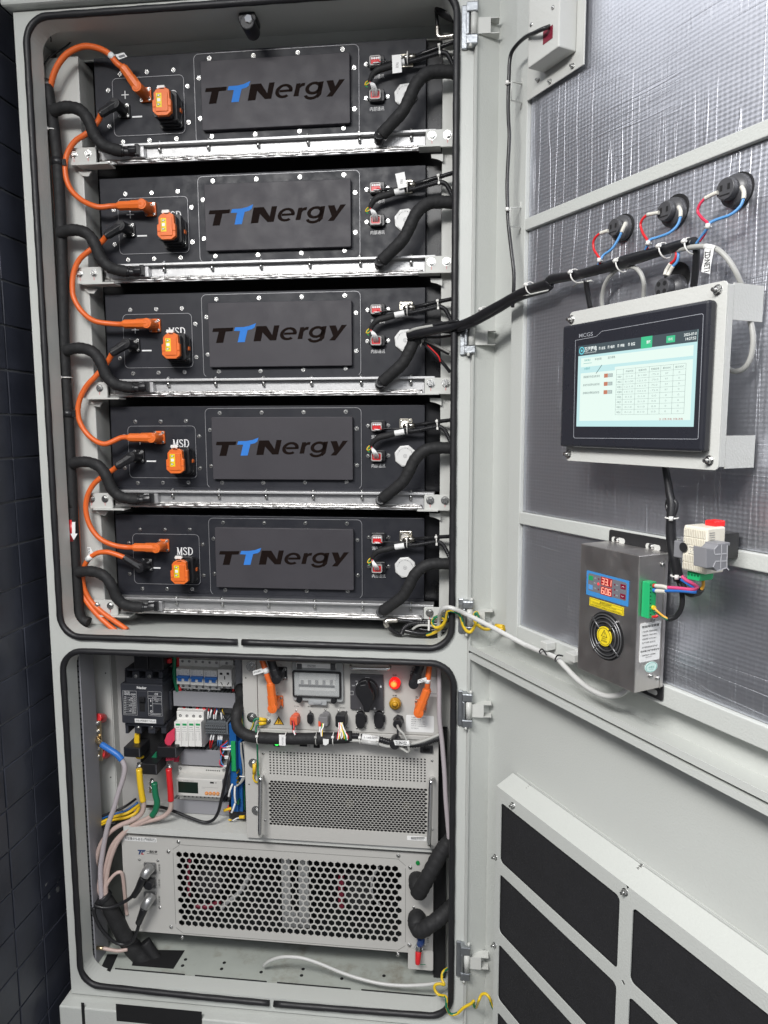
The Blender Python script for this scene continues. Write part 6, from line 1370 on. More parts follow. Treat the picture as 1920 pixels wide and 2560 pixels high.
b = MB(DOOR); b.tubew(P,.0085,n=14,sub=5,rf=lambda t,i:1.05+.12*math.sin(i*.31)*(1-t*.3)-.15*t); obj('sleeve', b, mat('black_tape_sleeve',(.013,.013,.015),.33,0,.6,60,.2,40), bd)
b = MB(DOOR); b.tubew([p+Vector((0,.002,-.0085)) for p in P[3:11]],.0045,n=10,sub=5); b.tubew([P[1]+Vector((0,-.004,.006)),P[2]+Vector((0,-.006,.0085)),P[3]+Vector((0,-.004,.008))],.0028,n=8); obj('side_strand', b, blackp, bd)
b = MB(); b.tb(z6,[(490,465,.03),(540,440,.02),(640,420,.008),(760,405,-.006),(880,396,-.022)],.0032,n=8); obj('grey_strand', b, greyc, bd)
b = MB(); b.tb(z6,[(620,500,.04),(740,500,.03),(860,478,.0),(950,430,-.018),(1030,380,-.024)],.0028,n=8)
b.tb(z6,[(600,530,.05),(700,570,.05),(810,625,.055)],.0045,n=8); b.tb(z6,[(610,545,.05),(680,620,.052),(760,700,.055),(815,770,.06)],.0036,n=8); b.tb(z6,[(490,500,.04),(560,520,.045),(610,540,.05)],.0065,n=8); obj('black_strand', b, blackp, bd)
b = MB(); b.tb(z6,[(625,525,.046),(720,570,.046),(812,620,.052)],.0024,n=8); obj('grey_strand', b, greyc, bd)
b = MB(); b.tb(z6,[(640,560,.047),(720,640,.046),(740,690,.048)],.0016,n=6); obj('red_strand', b, redp, bd)
tb_ = MB(DOOR); tb_.tb(zG,[(262,680,-.004),(268,740,.0),(280,810,.004),(295,890,.008)],.0042,n=8); tb_.tb(zZ,[(985,690,-.004),(982,800,0),(972,930,.004),(958,1040,.008)],.0048,n=8); obj('branch', tb_, blackp, bd)
for m,X,Y in ((z6,1085,310),(z6,1437,125),(zG,185,645),(zG,535,560),(zG,868,450),(zG,1065,415)):
    b = MB(DOOR); dv = Vector((.5,-.75,.25)) ; tie(b,b.pt(m,X,Y,-.008),dv,.0105); obj('cable_tie', b, white, bd)
b = MB(); tie(b,b.pt(z6,600,545,.05),(.8,0,-.3),.008); obj('cable_tie', b, greyc, bd)

# ---- lamp sockets in the foil
sk_m = mat('socket_body_grey',(.065,.065,.07),.38,0,.05,300,.05,30)
def lampsock(label, hole, face, rh, rf_, red, blue, tie_pt, m=zZ, four=False):
    t = DT('lamp_socket',label,'socket',m,(*hole,SB),'dark lamp sockets on the foil')
    uh,zh_ = DOOR.at(*q(m,*hole),SB-.001)
    b = MB(DOOR); b.cyl((uh,SB-.0035,zh_),(uh,SB+.001,zh_),rh,n=28); obj('foil_hole', b, dark, t)
    # body centre line leaves the hole at right angles to the door
    px,py = q(m,*face); best = min(((abs(_pr(DOOR.W(uh,SB-k*.001,zh_))[0]-px),k) for k in range(8,60)))[1]*.001
    dz = DOOR.at(px,py,SB-best)[1]; du = DOOR.at(px,py,SB-best)[0]
    b = MB(DOOR); b.cyl((du,SB-best*.45,dz),(du,SB-.003,dz),rf_*1.5,rf_*1.58,n=24); b.cyl((du,SB-best*.62,dz),(du,SB-best*.45,dz),rf_*1.0,rf_*1.5,n=24); b.cyl((du,SB-best,dz),(du,SB-best*.62,dz),rf_,rf_*1.02,n=24)
    bd2 = obj('body', b, sk_m, t, bevel=.0008)
    b = MB(DOOR); y_ = SB-best-.0004
    if four:
        for i in (-1,1):
            for j in (-1,1): b.cyl((du+i*rf_*.42,y_,dz+j*rf_*.42),(du+i*rf_*.42,y_+.0003,dz+j*rf_*.42),rf_*.26,n=10)
    else:
        for i in (-1,1): b.box(du+i*rf_*.42-rf_*.14,du+i*rf_*.42+rf_*.14,y_,y_+.0003,dz-rf_*.15,dz+rf_*.38)
        b.box(du-rf_*.55,du+rf_*.55,y_,y_+.0003,dz-rf_*.62,dz-rf_*.5)
    obj('contact_slot', b, dark, bd2)
    for nm,cl,pts in (('red_wire',redp if not red[0] else mat('pink_red_sheath',(.62,.03,.08),.4),red[1]),('blue_wire',lblue,blue[1])):
        b = MB(DOOR); b.tb(m,pts,.0019,n=8); obj(nm, b, cl, t)
    for pts in (red[2],blue[2]):
        if pts: b = MB(DOOR); b.tb(m,pts,.0027,n=8); obj('wire_marker', b, mat('wire_marker_cream',(.62,.60,.54),.5), t)
    if tie_pt: b = MB(DOOR); tie(b,b.pt(m,*tie_pt),(0.1,0,1),.0028); obj('cable_tie', b, white, t)
def _pr(P):
    d = P-CAM; return 960+F0*d.dot(_r)/d.dot(_f), 1280-F0*d.dot(_u)/d.dot(_f)
lampsock('dark grey lamp socket with red and blue wires, leftmost of the upper three',(300,490),(200,482),.0200,.0122,
  (0,[(78,540,-.004),(40,570,-.006),(14,620,-.006),(18,690,-.006),(50,745,-.008),(74,790,-.012),(66,870,-.008)],[(150,515,-.002),(78,540,-.004)]),(0,[(278,530,0),(245,600,-.002),(185,690,-.006),(110,745,-.009),(80,795,-.012),(45,870,-.008)],[(316,445,.006),(300,480,.002),(278,532,0)]),(74,800,-.012))
lampsock('dark grey lamp socket with red and blue wires, middle of the upper three',(800,320),(678,328),.0208,.0128,
  (0,[(520,365,-.004),(475,410,-.006),(458,470,-.006),(485,550,-.008),(522,608,-.012),(520,680,-.009),(512,735,-.006)],[(630,345,-.002),(520,365,-.004)]),(0,[(835,385,0),(805,465,-.002),(730,535,-.006),(620,578,-.008),(550,600,-.010),(528,640,-.012),(490,735,-.006)],[(815,292,.006),(835,330,.002),(834,387,0)]),(534,640,-.012))
lampsock('dark grey lamp socket with red and blue wires, rightmost of the upper three',(1385,135),(1252,118),.0216,.0132,
  (1,[(1065,210,-.004),(1015,270,-.006),(998,340,-.006),(1045,405,-.008),(1090,450,-.012),(1070,530,-.009),(1015,615,-.006)],[(1185,155,-.002),(1125,180,-.003),(1065,212,-.004)]),(0,[(1428,215,0),(1395,290,-.002),(1305,365,-.006),(1185,408,-.008),(1115,440,-.010),(1092,485,-.012),(1040,560,-.009),(982,640,-.006)],[(1410,105,.006),(1432,150,.002),(1428,217,0)]),(1095,482,-.012))
lampsock('round grey socket half hidden behind the top edge of the touch screen bracket',(805,970),(655,1052),.0225,.0125,
  (0,[(788,695,-.004),(795,740,-.006),(780,790,-.006),(740,828,-.006)],[(740,826,-.006),(705,880,-.006),(685,935,-.008)]),(0,[(806,695,-.004),(815,750,-.006),(800,810,-.006),(762,852,-.006)],[(764,850,-.006),(735,900,-.006),(712,940,-.008)]),None,four=True)

# ---- grey network cable on the door
t = DT('network_cable','light grey network cable looping on the foil with a ZD:NET1 tag','cable',zZ,(1390,980,0))
b = MB(DOOR); b.tb(zZ,[(800,705,-.004),(870,685,-.010),(960,668,-.012),(1080,665,-.012),(1180,692,-.012),(1270,772,-.010),(1345,885,-.006),(1395,990,.0),(1430,1100,.008)],.0034,n=10)
b.tb(zG,[(1470,760,.01),(1492,860,.006),(1522,980,.004),(1545,1120,.004),(1530,1260,.004),(1480,1350,.004),(1410,1378,.004),(1350,1355,.006),(1318,1300,.01),(1300,1200,.014)],.0034,n=10)
b.tb(zZ,[(100,1260,.014),(95,1150,.010),(118,1030,.004),(180,930,0),(270,868,-.002),(380,858,-.002),(450,905,-.002),(488,1000,0),(488,1100,.006),(480,1220,.012)],.0032,n=10); obj('cable', b, greyc, t)
b = MB(DOOR); b.pp(zZ,[(1068,650),(1165,658),(1148,690),(1140,740),(1118,850),(1112,922),(1030,905),(1036,850),(1054,770),(1060,700)],-.0165,-.0162); b.tb(zZ,[(1068,664,-.0135),(1150,682,-.0135)],.0038,n=10,straight=True); g0 = obj('tag_flap', b, paper, t)
a,c,d,e = MB(DOOR).R(zZ,1058,705,1112,900,-.017); b = MB(DOOR); b.text('ZD:NET1',a,c,d,e,-.0169,vert=True,bold=.01); obj('tag_print', b, ink, g0)

# ---- touch screen on its bracket
hm = DT('touch_screen_panel','black framed touch screen with a lit cyan display on a pale grey bracket','control panel',zG,(700,2100,-.02))
yb = -.045; uL_ = DOOR.at(*q(zG,121,1500),yb)[0]; uR_ = DOOR.at(*q(zG,1312,1400),yb)[0]
zT_ = (DOOR.at(*q(zG,135,928),yb)[1]+DOOR.at(*q(zG,1335,674),yb)[1])/2; zB_ = (DOOR.at(*q(zG,108,2062),yb)[1]+DOOR.at(*q(zG,1278,2142),yb)[1])/2
b = MB(DOOR); b.prism(rr(uL_,uR_,zB_,zT_,.006,5),yb,yb+.0022); b.box(uR_-.002,uR_,yb+.0024,yb+.012,zB_+.004,zT_-.004); br = obj('bracket', b, paint2, hm, bevel=.0006)
for z_a,z_b in ((zT_-.045,zT_-.002),(zB_+.002,zB_+.042)):
    b = MB(DOOR); b.box(uR_-.0022,uR_-.0002,yb+.0122,.0195,z_a,z_b); obj('bracket_arm', b, paint2, br)
    b = MB(DOOR); b.box(uL_+.0002,uL_+.0022,yb+.0024,.0195,z_a,z_b); obj('bracket_arm', b, paint2, br)
for X,Y in ((152,980),(1275,752),(128,2012),(1210,2062)): scrp(br,DOOR,zG,X,Y,yb,.0065,'nut')
bzm = mat('bezel_black',(.022,.023,.030),.28,0,.02,400,.04,8)
yz = yb-.015; uL2 = DOOR.at(*q(zG,124,1500),yb-.001)[0]; uR2 = DOOR.at(*q(zG,1244,1400),yb-.001)[0]
zT2 = (DOOR.at(*q(zG,135,1038),yb-.001)[1]+DOOR.at(*q(zG,1268,826),yb-.001)[1])/2; zB2 = (DOOR.at(*q(zG,115,1958),yb-.001)[1]+DOOR.at(*q(zG,1216,1992),yb-.001)[1])/2
b = MB(DOOR); b.prism(rr(uL2,uR2,zB2,zT2,.004,4),yz,yb-.0003); bz = obj('bezel', b, bzm, hm, bevel=.0045)
ys = yz-.0004
b = MB(DOOR)
def dline(b,pts,m,wd,y):
    P = [b.fr.at(*q(m,X,Y),y) for X,Y in pts]
    for p_,r_ in zip(P,P[1:]): b.line(p_[0],p_[1],r_[0],r_[1],wd,y)
dline(b,[(180,1140),(338,1110),(382,1070),(1152,935),(1162,945),(1122,1890),(1112,1898),(175,1890),(165,1880),(180,1140)],zG,.0007,ys)
b.ptx(zG,'MCGS',208,1082,314,1112,ys,bold=.01); obj('bezel_print', b, mat('silver_print',(.30,.31,.34),.4,var=0), bz)
a,c,d,e = MB(DOOR).R(zG,197,1122,1103,1802,ys); d = DOOR.at(*q(zG,640,1802),ys)[1]; e = (DOOR.at(*q(zG,210,1188),ys)[1]+DOOR.at(*q(zG,1118,1049),ys)[1])/2
Wd,Hd = c-a,e-d
def S_(s0,s1,t0,t1,b,k=0): y_ = ys-.0003-k*.0002; b.box(a+s0*Wd,a+s1*Wd,y_,y_+.0001,e-t1*Hd,e-t0*Hd)
b = MB(DOOR); b.box(a,c,ys-.0001,ys+.0001,d,e); scr_ = obj('display', b, em('screen_cyan',(.55,.82,.83),1.0), bz)
b = MB(DOOR); S_(.03,.975,.155,.265,b); S_(.03,.40,.34,.93,b); S_(.355,.975,.30,.93,b); obj('pale_panel', b, em('screen_pale',(.80,.95,.88),1.0), scr_)
b = MB(DOOR); S_(0,1,0,.125,b,1); obj('top_bar', b, em('screen_dark_bar',(.055,.085,.10),.9), scr_)
b = MB(DOOR); S_(.575,.665,-.0,.128,b,2); S_(.775,.84,.028,.10,b,2); obj('green_tab', b, em('screen_green',(.05,.62,.30),.9), scr_)
b = MB(DOOR)
def st(s_,s0,s1,t0,t1,b,k=3,**kw): b.text(s_,a+s0*Wd,a+s1*Wd,e-t1*Hd,e-t0*Hd,ys-.0003-k*.0002,**kw)
st('万洋锂电',.062,.185,.022,.083,b,bold=.02); st('WANYANG LITHIUM BATTERY',.064,.183,.09,.103,b)
for s_,s0 in (('总览',.228),('电网',.312),('储能',.40),('告警',.492)): st(s_,s0,s0+.036,.045,.08,b,bold=.02); outl_ = None
for s0 in (.205,.288,.376,.468): S_(s0,s0+.012,.045,.052,b,3); S_(s0,s0+.003,.052,.078,b,3); S_(s0+.009,s0+.012,.052,.078,b,3)
st('策略',.62,.655,.045,.082,b,bold=.02); st('待机',.79,.825,.048,.08,b); st('2025-07-0',.905,.995,.026,.056,b,bold=.015); st('14:27:52',.918,.993,.07,.10,b,bold=.015)
obj('white_text', b, em('screen_white',(.9,.97,.95),1), scr_)
b = MB(DOOR); cx_,cz_ = a+.037*Wd,e-.062*Hd; b.ring([(cx_+.0055*math.cos(t_),cz_+.0055*math.sin(t_)) for t_ in [2*PI*i/20 for i in range(20)]],[(cx_+.004*math.cos(t_),cz_+.004*math.sin(t_)) for t_ in [2*PI*i/20 for i in range(20)]],ys-.0010,ys-.0008); b.cyl((cx_,ys-.001,cz_),(cx_,ys-.0008,cz_),.0018,n=10); obj('round_logo', b, em('screen_logo_blue',(.15,.65,.75),1), scr_)
b = MB(DOOR); st('削峰填谷',.068,.128,.172,.198,b); S_(.06,.14,.222,.226,b,3); st('1#储能柜',.066,.125,.272,.302,b); obj('teal_text', b, em('screen_teal',(.06,.42,.40),.9), scr_)
b = MB(DOOR); st('手动控制',.168,.232,.172,.20,b); st('运行参数',.29,.358,.17,.20,b)
for k,s_ in enumerate(('策略循环充放当前状态','自动手动控制当前状态','削峰填谷策略当前状态')): st(s_,.062,.222,.375+k*.098,.405+k*.098,b)
dline(b,[(290,720),(350,632)],zW2,.0008,ys-.0009)
for k in range(10): pass
tx = [.375,.435,.54,.652,.743,.838,.93]; ty = [.335+.0585*i for i in range(10)]
for s0 in tx: S_(s0-.0006,s0+.0006,ty[0],ty[-1],b,3)
for t0 in ty: S_(tx[0],tx[-1],t0-.0009,t0+.0009,b,3)
for i,s_ in enumerate(('开始时间','结束时间','充放电功率','最大SOC','最小SOC')): m_ = (tx[i+1]+tx[i+2])/2; st(s_,m_-.032,m_+.032,ty[0]+.018,ty[0]+.042,b)
for i,s_ in enumerate('一二三四五六七八'): st('时段'+s_,.387,.425,ty[i+1]+.016,ty[i+1]+.042,b)
obj('dark_text', b, em('screen_text',(.10,.17,.17),.8), scr_)
b = MB(DOOR)
vals = [('0:1:0','8:1:00','-75.0','97','0'),('8:1:00','12:1:0','-70.0','97','0'),('12:1:0','14:1:0','75.0','97','0'),('14:1:0','24:1:0','-75.0','97','0')]+[('0:1:0','0:1:0','0.0','0','0')]*4
for r_,row in enumerate(vals):
    for i,s_ in enumerate(row): m_ = (tx[i+1]+tx[i+2])/2; h_ = .006*len(s_); st(s_,m_-h_,m_+h_,ty[r_+1]+.02,ty[r_+1]+.040,b)
for k in range(3): S_(.297,.34,.372+k*.098,.415+k*.098,b,2)
obj('grey_text', b, em('screen_grey',(.42,.52,.50),.9), scr_)
b = MB(DOOR)
for k in range(3): S_(.262,.296,.37+k*.098,.417+k*.098,b,3)
obj('orange_toggle', b, em('screen_orange',(.62,.22,.13),.9), scr_)
b = MB(DOOR)
for k in range(3): st(('启用','自动','启用')[k],.303,.333,.378+k*.098,.41+k*.098,b,k=4)
obj('toggle_text', b, em('screen_text2',(.75,.85,.82),.9), scr_)
b = MB(DOOR); st('注: 正数-充电, 负数-放电',.745,.925,.905,.93,b); obj('red_text', b, em('screen_red',(.45,.05,.06),.8), scr_)

# ---- dehumidifier
dh = DT('dehumidifier','brushed stainless dehumidifier with round fan guard and red digits 33.1 and 60.6','dehumidifier',zH,(430,1700,-.02))
yd = -.0395; du0 = (DOOR.at(*q(zH,228,505),yd)[0]+DOOR.at(*q(zH,203,1500),yd)[0])/2; du1 = (DOOR.at(*q(zH,695,605),yd)[0]+DOOR.at(*q(zH,660,1705),yd)[0])/2
dz1 = (DOOR.at(*q(zH,228,505),yd)[1]+DOOR.at(*q(zH,695,605),yd)[1])/2; dz0 = (DOOR.at(*q(zH,203,1500),yd)[1]+DOOR.at(*q(zH,660,1705),yd)[1])/2
b = MB(DOOR); b.box(du0,du1,yd,.0165,dz0,dz1); hs_ = obj('housing', b, stain, dh, bevel=.0012)
pz1 = DOOR.at(*q(zH,700,437),.017)[1]; pu0 = DOOR.at(*q(zH,482,500),.017)[0]; pu1 = DOOR.at(*q(zH,942,560),.017)[0]
b = MB(DOOR); b.prism(rr(du0+.0,du1+.0,dz1-.004,pz1,.004,3),.0168,.0185); b.prism(rr(du0,du1,dz0-.022,dz0+.004,.004,3),.0168,.0185); mp3 = obj('mounting_flange', b, mat('dark_steel_flange',(.10,.10,.105),.3,.8), dh)
b = MB(DOOR); uq = DOOR.at(*q(zH,556,447),.0165)
for fx in (.17,.75): b.prism(rr(du0+(du1-du0)*fx-.014,du0+(du1-du0)*fx+.014,pz1-.019,pz1-.010,.0044,4),.0163,.0167)
b.prism(rr(du1-.03,du1-.01,dz0-.017,dz0-.009,.0038,4),.0163,.0167); obj('slot', b, paint2, mp3)
for fx in (.15,.73): scr(mp3,DOOR,du0+(du1-du0)*fx,.0162,pz1-.0145,.0055,'screw')
yq = yd-.0003
b = MB(DOOR); a1,c1,d1,e1 = b.R(zS,170,122,862,532,yq); b.prism(rr(a1,c1,d1,e1,.001,2),yq-.0004,yq); cpn = obj('control_sticker', b, mat('sticker_blue',(.05,.24,.55),.35,var=0), hs_)
Wc,Hc = c1-a1,e1-d1
def CB(s0,s1,t0,t1,b,k,r=None): y_ = yq-.0006-k*.0003; b.prism(rr(a1+s0*Wc,a1+s1*Wc,e1-t1*Hc,e1-t0*Hc,r,3) if r else [(a1+s0*Wc,e1-t1*Hc),(a1+s1*Wc,e1-t1*Hc),(a1+s1*Wc,e1-t0*Hc),(a1+s0*Wc,e1-t0*Hc)],y_,y_+.0002)
b = MB(DOOR); CB(.045,.955,.09,.80,b,0,.003); obj('grey_field', b, mat('sticker_grey',(.16,.16,.18),.4,var=0), cpn)
b = MB(DOOR); CB(.06,.165,.18,.36,b,1); obj('green_button', b, green, cpn); b = MB(DOOR); CB(.06,.165,.55,.74,b,1); obj('blue_button', b, lblue, cpn)
b = MB(DOOR); CB(.36,.625,.10,.435,b,1); CB(.36,.625,.48,.81,b,1); obj('digit_window', b, em('digit_red_back',(.55,.004,.01),.75), cpn)
b = MB(DOOR)
SEG = {'0':'abcdef','1':'bc','3':'abgcd','6':'afgedc'}
def seg7(ch,x0_,z0_,w7,h7,y_):
    p_ = {'a':((0,1),(1,1)),'b':((1,1),(1,.5)),'c':((1,.5),(1,0)),'d':((0,0),(1,0)),'e':((0,0),(0,.5)),'f':((0,.5),(0,1)),'g':((0,.5),(1,.5))}
    for s_ in SEG[ch]: (xa_,za_),(xb_,zb_) = p_[s_]; b.line(x0_+xa_*w7+za_*w7*.12,z0_+za_*h7,x0_+xb_*w7+zb_*w7*.12,z0_+zb_*h7,.0011,y_)
for txt,tb0,tb1 in (('331',.15,.385),('606',.53,.76)):
    for i,ch in enumerate(txt): seg7(ch,a1+(.385+i*.082)*Wc,e1-tb1*Hc,.052*Wc,(tb1-tb0)*Hc,yq-.0013)
    b.cyl((a1+(.385+.152)*Wc,yq-.0013,e1-tb1*Hc),(a1+(.385+.152)*Wc,yq-.0012,e1-tb1*Hc),.0008,n=8)
obj('digits', b, em('digit_glow',(1,.42,.30),1.3), cpn)
b = MB(DOOR); 
for s0,t0 in ((.295,.20),(.295,.62),(.675,.25),(.675,.45),(.675,.66)): CB(s0,s0+.026,t0,t0+.06,b,1)
CB(.82,.935,.185,.37,b,1); CB(.82,.935,.56,.75,b,1); obj('dark_red_button', b, mat('dark_red_button',(.20,.005,.03),.35,var=0), cpn)
b = MB(DOOR); zc7 = e1-.43*Hc; b.cyl((a1+.305*Wc,yq-.0014,zc7),(a1+.305*Wc,yq-.0009,zc7),.0022,n=14); obj('red_lamp', b, em('small_red_led',(1,.05,.07),1.1), cpn)
b = MB(DOOR)
for (s0,t0,s_) in ((.20,.20,'加热'),(.20,.40,'降温'),(.20,.61,'除湿'),(.72,.25,'温度'),(.72,.45,'风机'),(.72,.66,'湿度')): st_y = yq-.0012; b.text(s_,a1+s0*Wc,a1+(s0+.055)*Wc,e1-(t0+.055)*Hc,e1-t0*Hc,st_y)
for sgn,t0 in ((1,.28),(-1,.655)): b.line(a1+.85*Wc,e1-(t0+.02*sgn)*Hc,a1+.878*Wc,e1-(t0-.02*sgn)*Hc,.0006,yq-.0013); b.line(a1+.878*Wc,e1-(t0-.02*sgn)*Hc,a1+.906*Wc,e1-(t0+.02*sgn)*Hc,.0006,yq-.0013)
obj('sticker_print', b, mat('pale_print',(.5,.5,.5),.5,var=0), cpn)
b = MB(DOOR); a2,c2,d2,e2 = b.R(zS,219,556,779,693,yq); b.box(a2,c2,yq-.0003,yq,d2,e2); ys_ = obj('yellow_notice', b, yellow, hs_)
b = MB(DOOR); W2,H2 = c2-a2,e2-d2; y7 = yq-.0006
outy = .0005
b.box(a2+.002,c2-.002,y7,y7+.0002,e2-.0015,e2-.0012); b.box(a2+.002,c2-.002,y7,y7+.0002,d2+.0012,d2+.0015); b.box(a2+.002,a2+.0023,y7,y7+.0002,d2+.0012,e2-.0012); b.box(c2-.0023,c2-.002,y7,y7+.0002,d2+.0012,e2-.0012); b.box(a2+.002,c2-.002,y7,y7+.0002,e2-.42*H2,e2-.40*H2)
b.text('▲使用注意事项' if False else '使用注意事项',a2+.36*W2,a2+.66*W2,e2-.36*H2,e2-.16*H2,y7); b.prism([(a2+.31*W2,e2-.35*H2),(a2+.35*W2,e2-.35*H2),(a2+.33*W2,e2-.15*H2)],y7,y7+.0002)
b.text('1.本产品安装后必须保持干燥,以免损坏',a2+.08*W2,a2+.80*W2,e2-.62*H2,e2-.48*H2,y7); b.text('2.本产品安装后严禁堵塞,运行中请勿触摸进出风口',a2+.06*W2,a2+.94*W2,e2-.84*H2,e2-.70*H2,y7); obj('notice_print', b, ink, ys_)
# fan guard
fx_,fz_ = DOOR.at(*q(zS,487,1108),yd); fr_ = abs(DOOR.at(*q(zS,487,718),yd)[1]-DOOR.at(*q(zS,487,1500),yd)[1])/2
b = MB(DOOR); b.cyl((fx_,yd-.0004,fz_),(fx_,yd-.0001,fz_),fr_,n=48); fh = obj('fan_opening', b, dark, hs_)
b = MB(DOOR)
for k in range(7):
    a0_ = 2*PI*k/7; pts = [(fx_+fr_*rr_*math.cos(a0_+w8),fz_+fr_*rr_*math.sin(a0_+w8)) for rr_,w8 in ((.42,0),(.90,.25),(.90,.75),(.42,.55))]
    b.add([(pts[0][0],yd-.0006,pts[0][1]),(pts[1][0],yd-.0006,pts[1][1]),(pts[2][0],yd-.0012,pts[2][1]),(pts[3][0],yd-.0012,pts[3][1])],[(0,1,2,3)])
obj('fan_blade', b, mat('fan_blade_black',(.03,.03,.032),.25), fh)
b = MB(DOOR)
for k_ in (.60,.78,.90): b.tube([(fx_+fr_*k_*math.cos(t_),yd-.0022,fz_+fr_*k_*math.sin(t_)) for t_ in [2*PI*i/40 for i in range(40)]],.0012,n=6,sub=1,closed=True)
for an in (.78,2.36,3.93,5.50): b.tube([(fx_+fr_*.38*math.cos(an+.1),yd-.0024,fz_+fr_*.38*math.sin(an+.1)),(fx_+fr_*1.0*math.cos(an+.1),yd-.0018,fz_+fr_*1.0*math.sin(an+.1))],.0016,n=6,straight=True)
obj('fan_guard', b, mat('fan_guard_steel',(.20,.20,.205),.4,.8), fh)
b = MB(DOOR); b.cyl((fx_-.0005,yd-.0034,fz_),(fx_-.0005,yd-.0012,fz_),fr_*.405,n=32); hb2 = obj('yellow_hub', b, yellow, fh)
b = MB(DOOR); y8 = yd-.0037; hr_ = fr_*.4
b.ring([(fx_+hr_*.90*math.cos(t_),fz_+hr_*.90*math.sin(t_)) for t_ in [2*PI*i/28 for i in range(28)]],[(fx_+hr_*.86*math.cos(t_),fz_+hr_*.86*math.sin(t_)) for t_ in [2*PI*i/28 for i in range(28)]],y8,y8+.0002)
for p_,r_ in (((-.4,-.02),(0,.66)),((0,.66),(.4,-.02)),((.4,-.02),(-.4,-.02))): b.line(fx_+p_[0]*hr_,fz_+p_[1]*hr_,fx_+r_[0]*hr_,fz_+r_[1]*hr_,.0007,y8)
b.line(fx_,fz_+.42*hr_,fx_,fz_+.2*hr_,.0009,y8); b.line(fx_,fz_+.12*hr_,fx_,fz_+.07*hr_,.0009,y8)
b.text('出风口',fx_-.32*hr_,fx_+.32*hr_,fz_-.32*hr_,fz_-.13*hr_,y8); b.text('请勿遮挡',fx_-.4*hr_,fx_+.4*hr_,fz_-.58*hr_,fz_-.38*hr_,y8); obj('hub_print', b, ink, hb2)
# right side of the dehumidifier
SD = Fr(DOOR.W(du1,0,0), DOOR.a+PI/2)
b = MB(SD); b.pb(zS,1185,232,1302,815,-.014,-.0006); gt = obj('terminal_block', b, mat('terminal_green',(.02,.42,.15),.38), dh, bevel=.0008)
b = MB(SD)
for k in range(9): b.pb(zS,1205,270+k*60,1222,285+k*60,-.0143,th=.0002)
obj('terminal_hole', b, dark, gt)
b = MB(SD); a3,c3,d3,e3 = b.R(zS,1040,880,1363,1508,-.0006); b.prism(rr(a3,c3,d3,e3,.002,3),-.0009,-.0003); sd_l = obj('type_label', b, paper, dh)
b = MB(SD); W3,H3 = c3-a3,e3-d3
def ls(s_,s0,s1,t0,t1,**k): b.text(s_,a3+s0*W3,a3+s1*W3,e3-t1*H3,e3-t0*H3,-.0012,**k)
ls('智能除湿装置',.06,.92,.065,.125,bold=.01); ls('产品名称: 智能除湿装置',.10,.84,.20,.245); ls('规格型号: TRMC-700G',.10,.80,.295,.34); ls('功耗类型: AC90-265V',.10,.80,.39,.435); ls('生产日期: 2025.03',.10,.74,.485,.53)
ls('本产品经检验合格,准予出厂',.10,.90,.60,.65); ls('杭州博力电气有限公司',.04,.96,.695,.75,bold=.01); ls('服务热线:0571-88888888',.14,.78,.81,.85); ls('25032701',.30,.60,.875,.90); obj('label_print', b, ink, sd_l)
for t0 in (.345,.44,.535): pass
b = MB(SD); ox,oz = SD.at(*q(zS,1222,1610),-.0006); ow = abs(SD.at(*q(zS,1322,1610),-.0006)[0]-ox); oh = abs(SD.at(*q(zS,1222,1525),-.0006)[1]-oz)
b.prism([(ox+ow*math.cos(t_),oz+oh*math.sin(t_)) for t_ in [2*PI*i/28 for i in range(28)]],-.0009,-.0003); ov = obj('oval_sticker', b, mat('sticker_mint',(.62,.80,.76),.5), dh)
b = MB(SD); b.ring([(ox+ow*.88*math.cos(t_),oz+oh*.88*math.sin(t_)) for t_ in [2*PI*i/28 for i in range(28)]],[(ox+ow*.84*math.cos(t_),oz+oh*.84*math.sin(t_)) for t_ in [2*PI*i/28 for i in range(28)]],-.0012,-.0010); b.text('合格证',ox-ow*.45,ox+ow*.45,oz-oh*.15,oz+oh*.2,-.0012); b.text('QC PASS',ox-ow*.35,ox+ow*.35,oz-oh*.5,oz-oh*.33,-.0012); obj('sticker_print', b, mat('print_teal',(.05,.35,.30),.5,var=0), ov)
for m,X,Y in ((zS,1215,1755),(zS,1330,1790),(zS,1250,838),(zH,882,672)): scrp(dh,SD,m,X,Y,-.0003,.0042)
b = MB(SD); b.pb(zS,1408,-160,1416,1945,-.0008,th=.0005); obj('lid_edge', b, stainb, dh)

# ---- sensor module clipped beside the dehumidifier
sm = DT('sensor_module','cream ribbed sensor module with a red top lamp and grey rail clips','module',zAA,(620,1310,-.03))
ym = -.058; mu0 = (DOOR.at(*q(zAA,412,180),ym)[0]+DOOR.at(*q(zAA,358,1090),ym)[0])/2; mu1 = (DOOR.at(*q(zAA,905,255),ym)[0]+DOOR.at(*q(zAA,840,1205),ym)[0])/2
mz1 = (DOOR.at(*q(zAA,415,185),ym)[1]+DOOR.at(*q(zAA,900,250),ym)[1])/2; mz0 = (DOOR.at(*q(zAA,360,1100),ym)[1]+DOOR.at(*q(zAA,840,1200),ym)[1])/2
b = MB(DOOR); b.box(mu0,mu1,ym,-.026,mz0,mz1); hsm = obj('housing', b, cream, sm, bevel=.002)
Wm,Hm = mu1-mu0,mz1-mz0
b = MB(DOOR)
for i in range(13):
    x_ = mu0+(.05+i*.072)*Wm
    for t0,t1 in ((.06,.235),(.255,.41),(.63,.795),(.815,.96)):
        if i == 0 and t0 in (.255,): t1 = .36
        b.box(x_,x_+.036*Wm,ym-.0016,ym-.0002,mz1-t1*Hm,mz1-t0*Hm)
b.box(mu0+.27*Wm,mu0+.78*Wm,ym-.0012,ym-.0002,mz1-.605*Hm,mz1-.43*Hm); obj('ribs', b, cream, hsm, bevel=.0004)
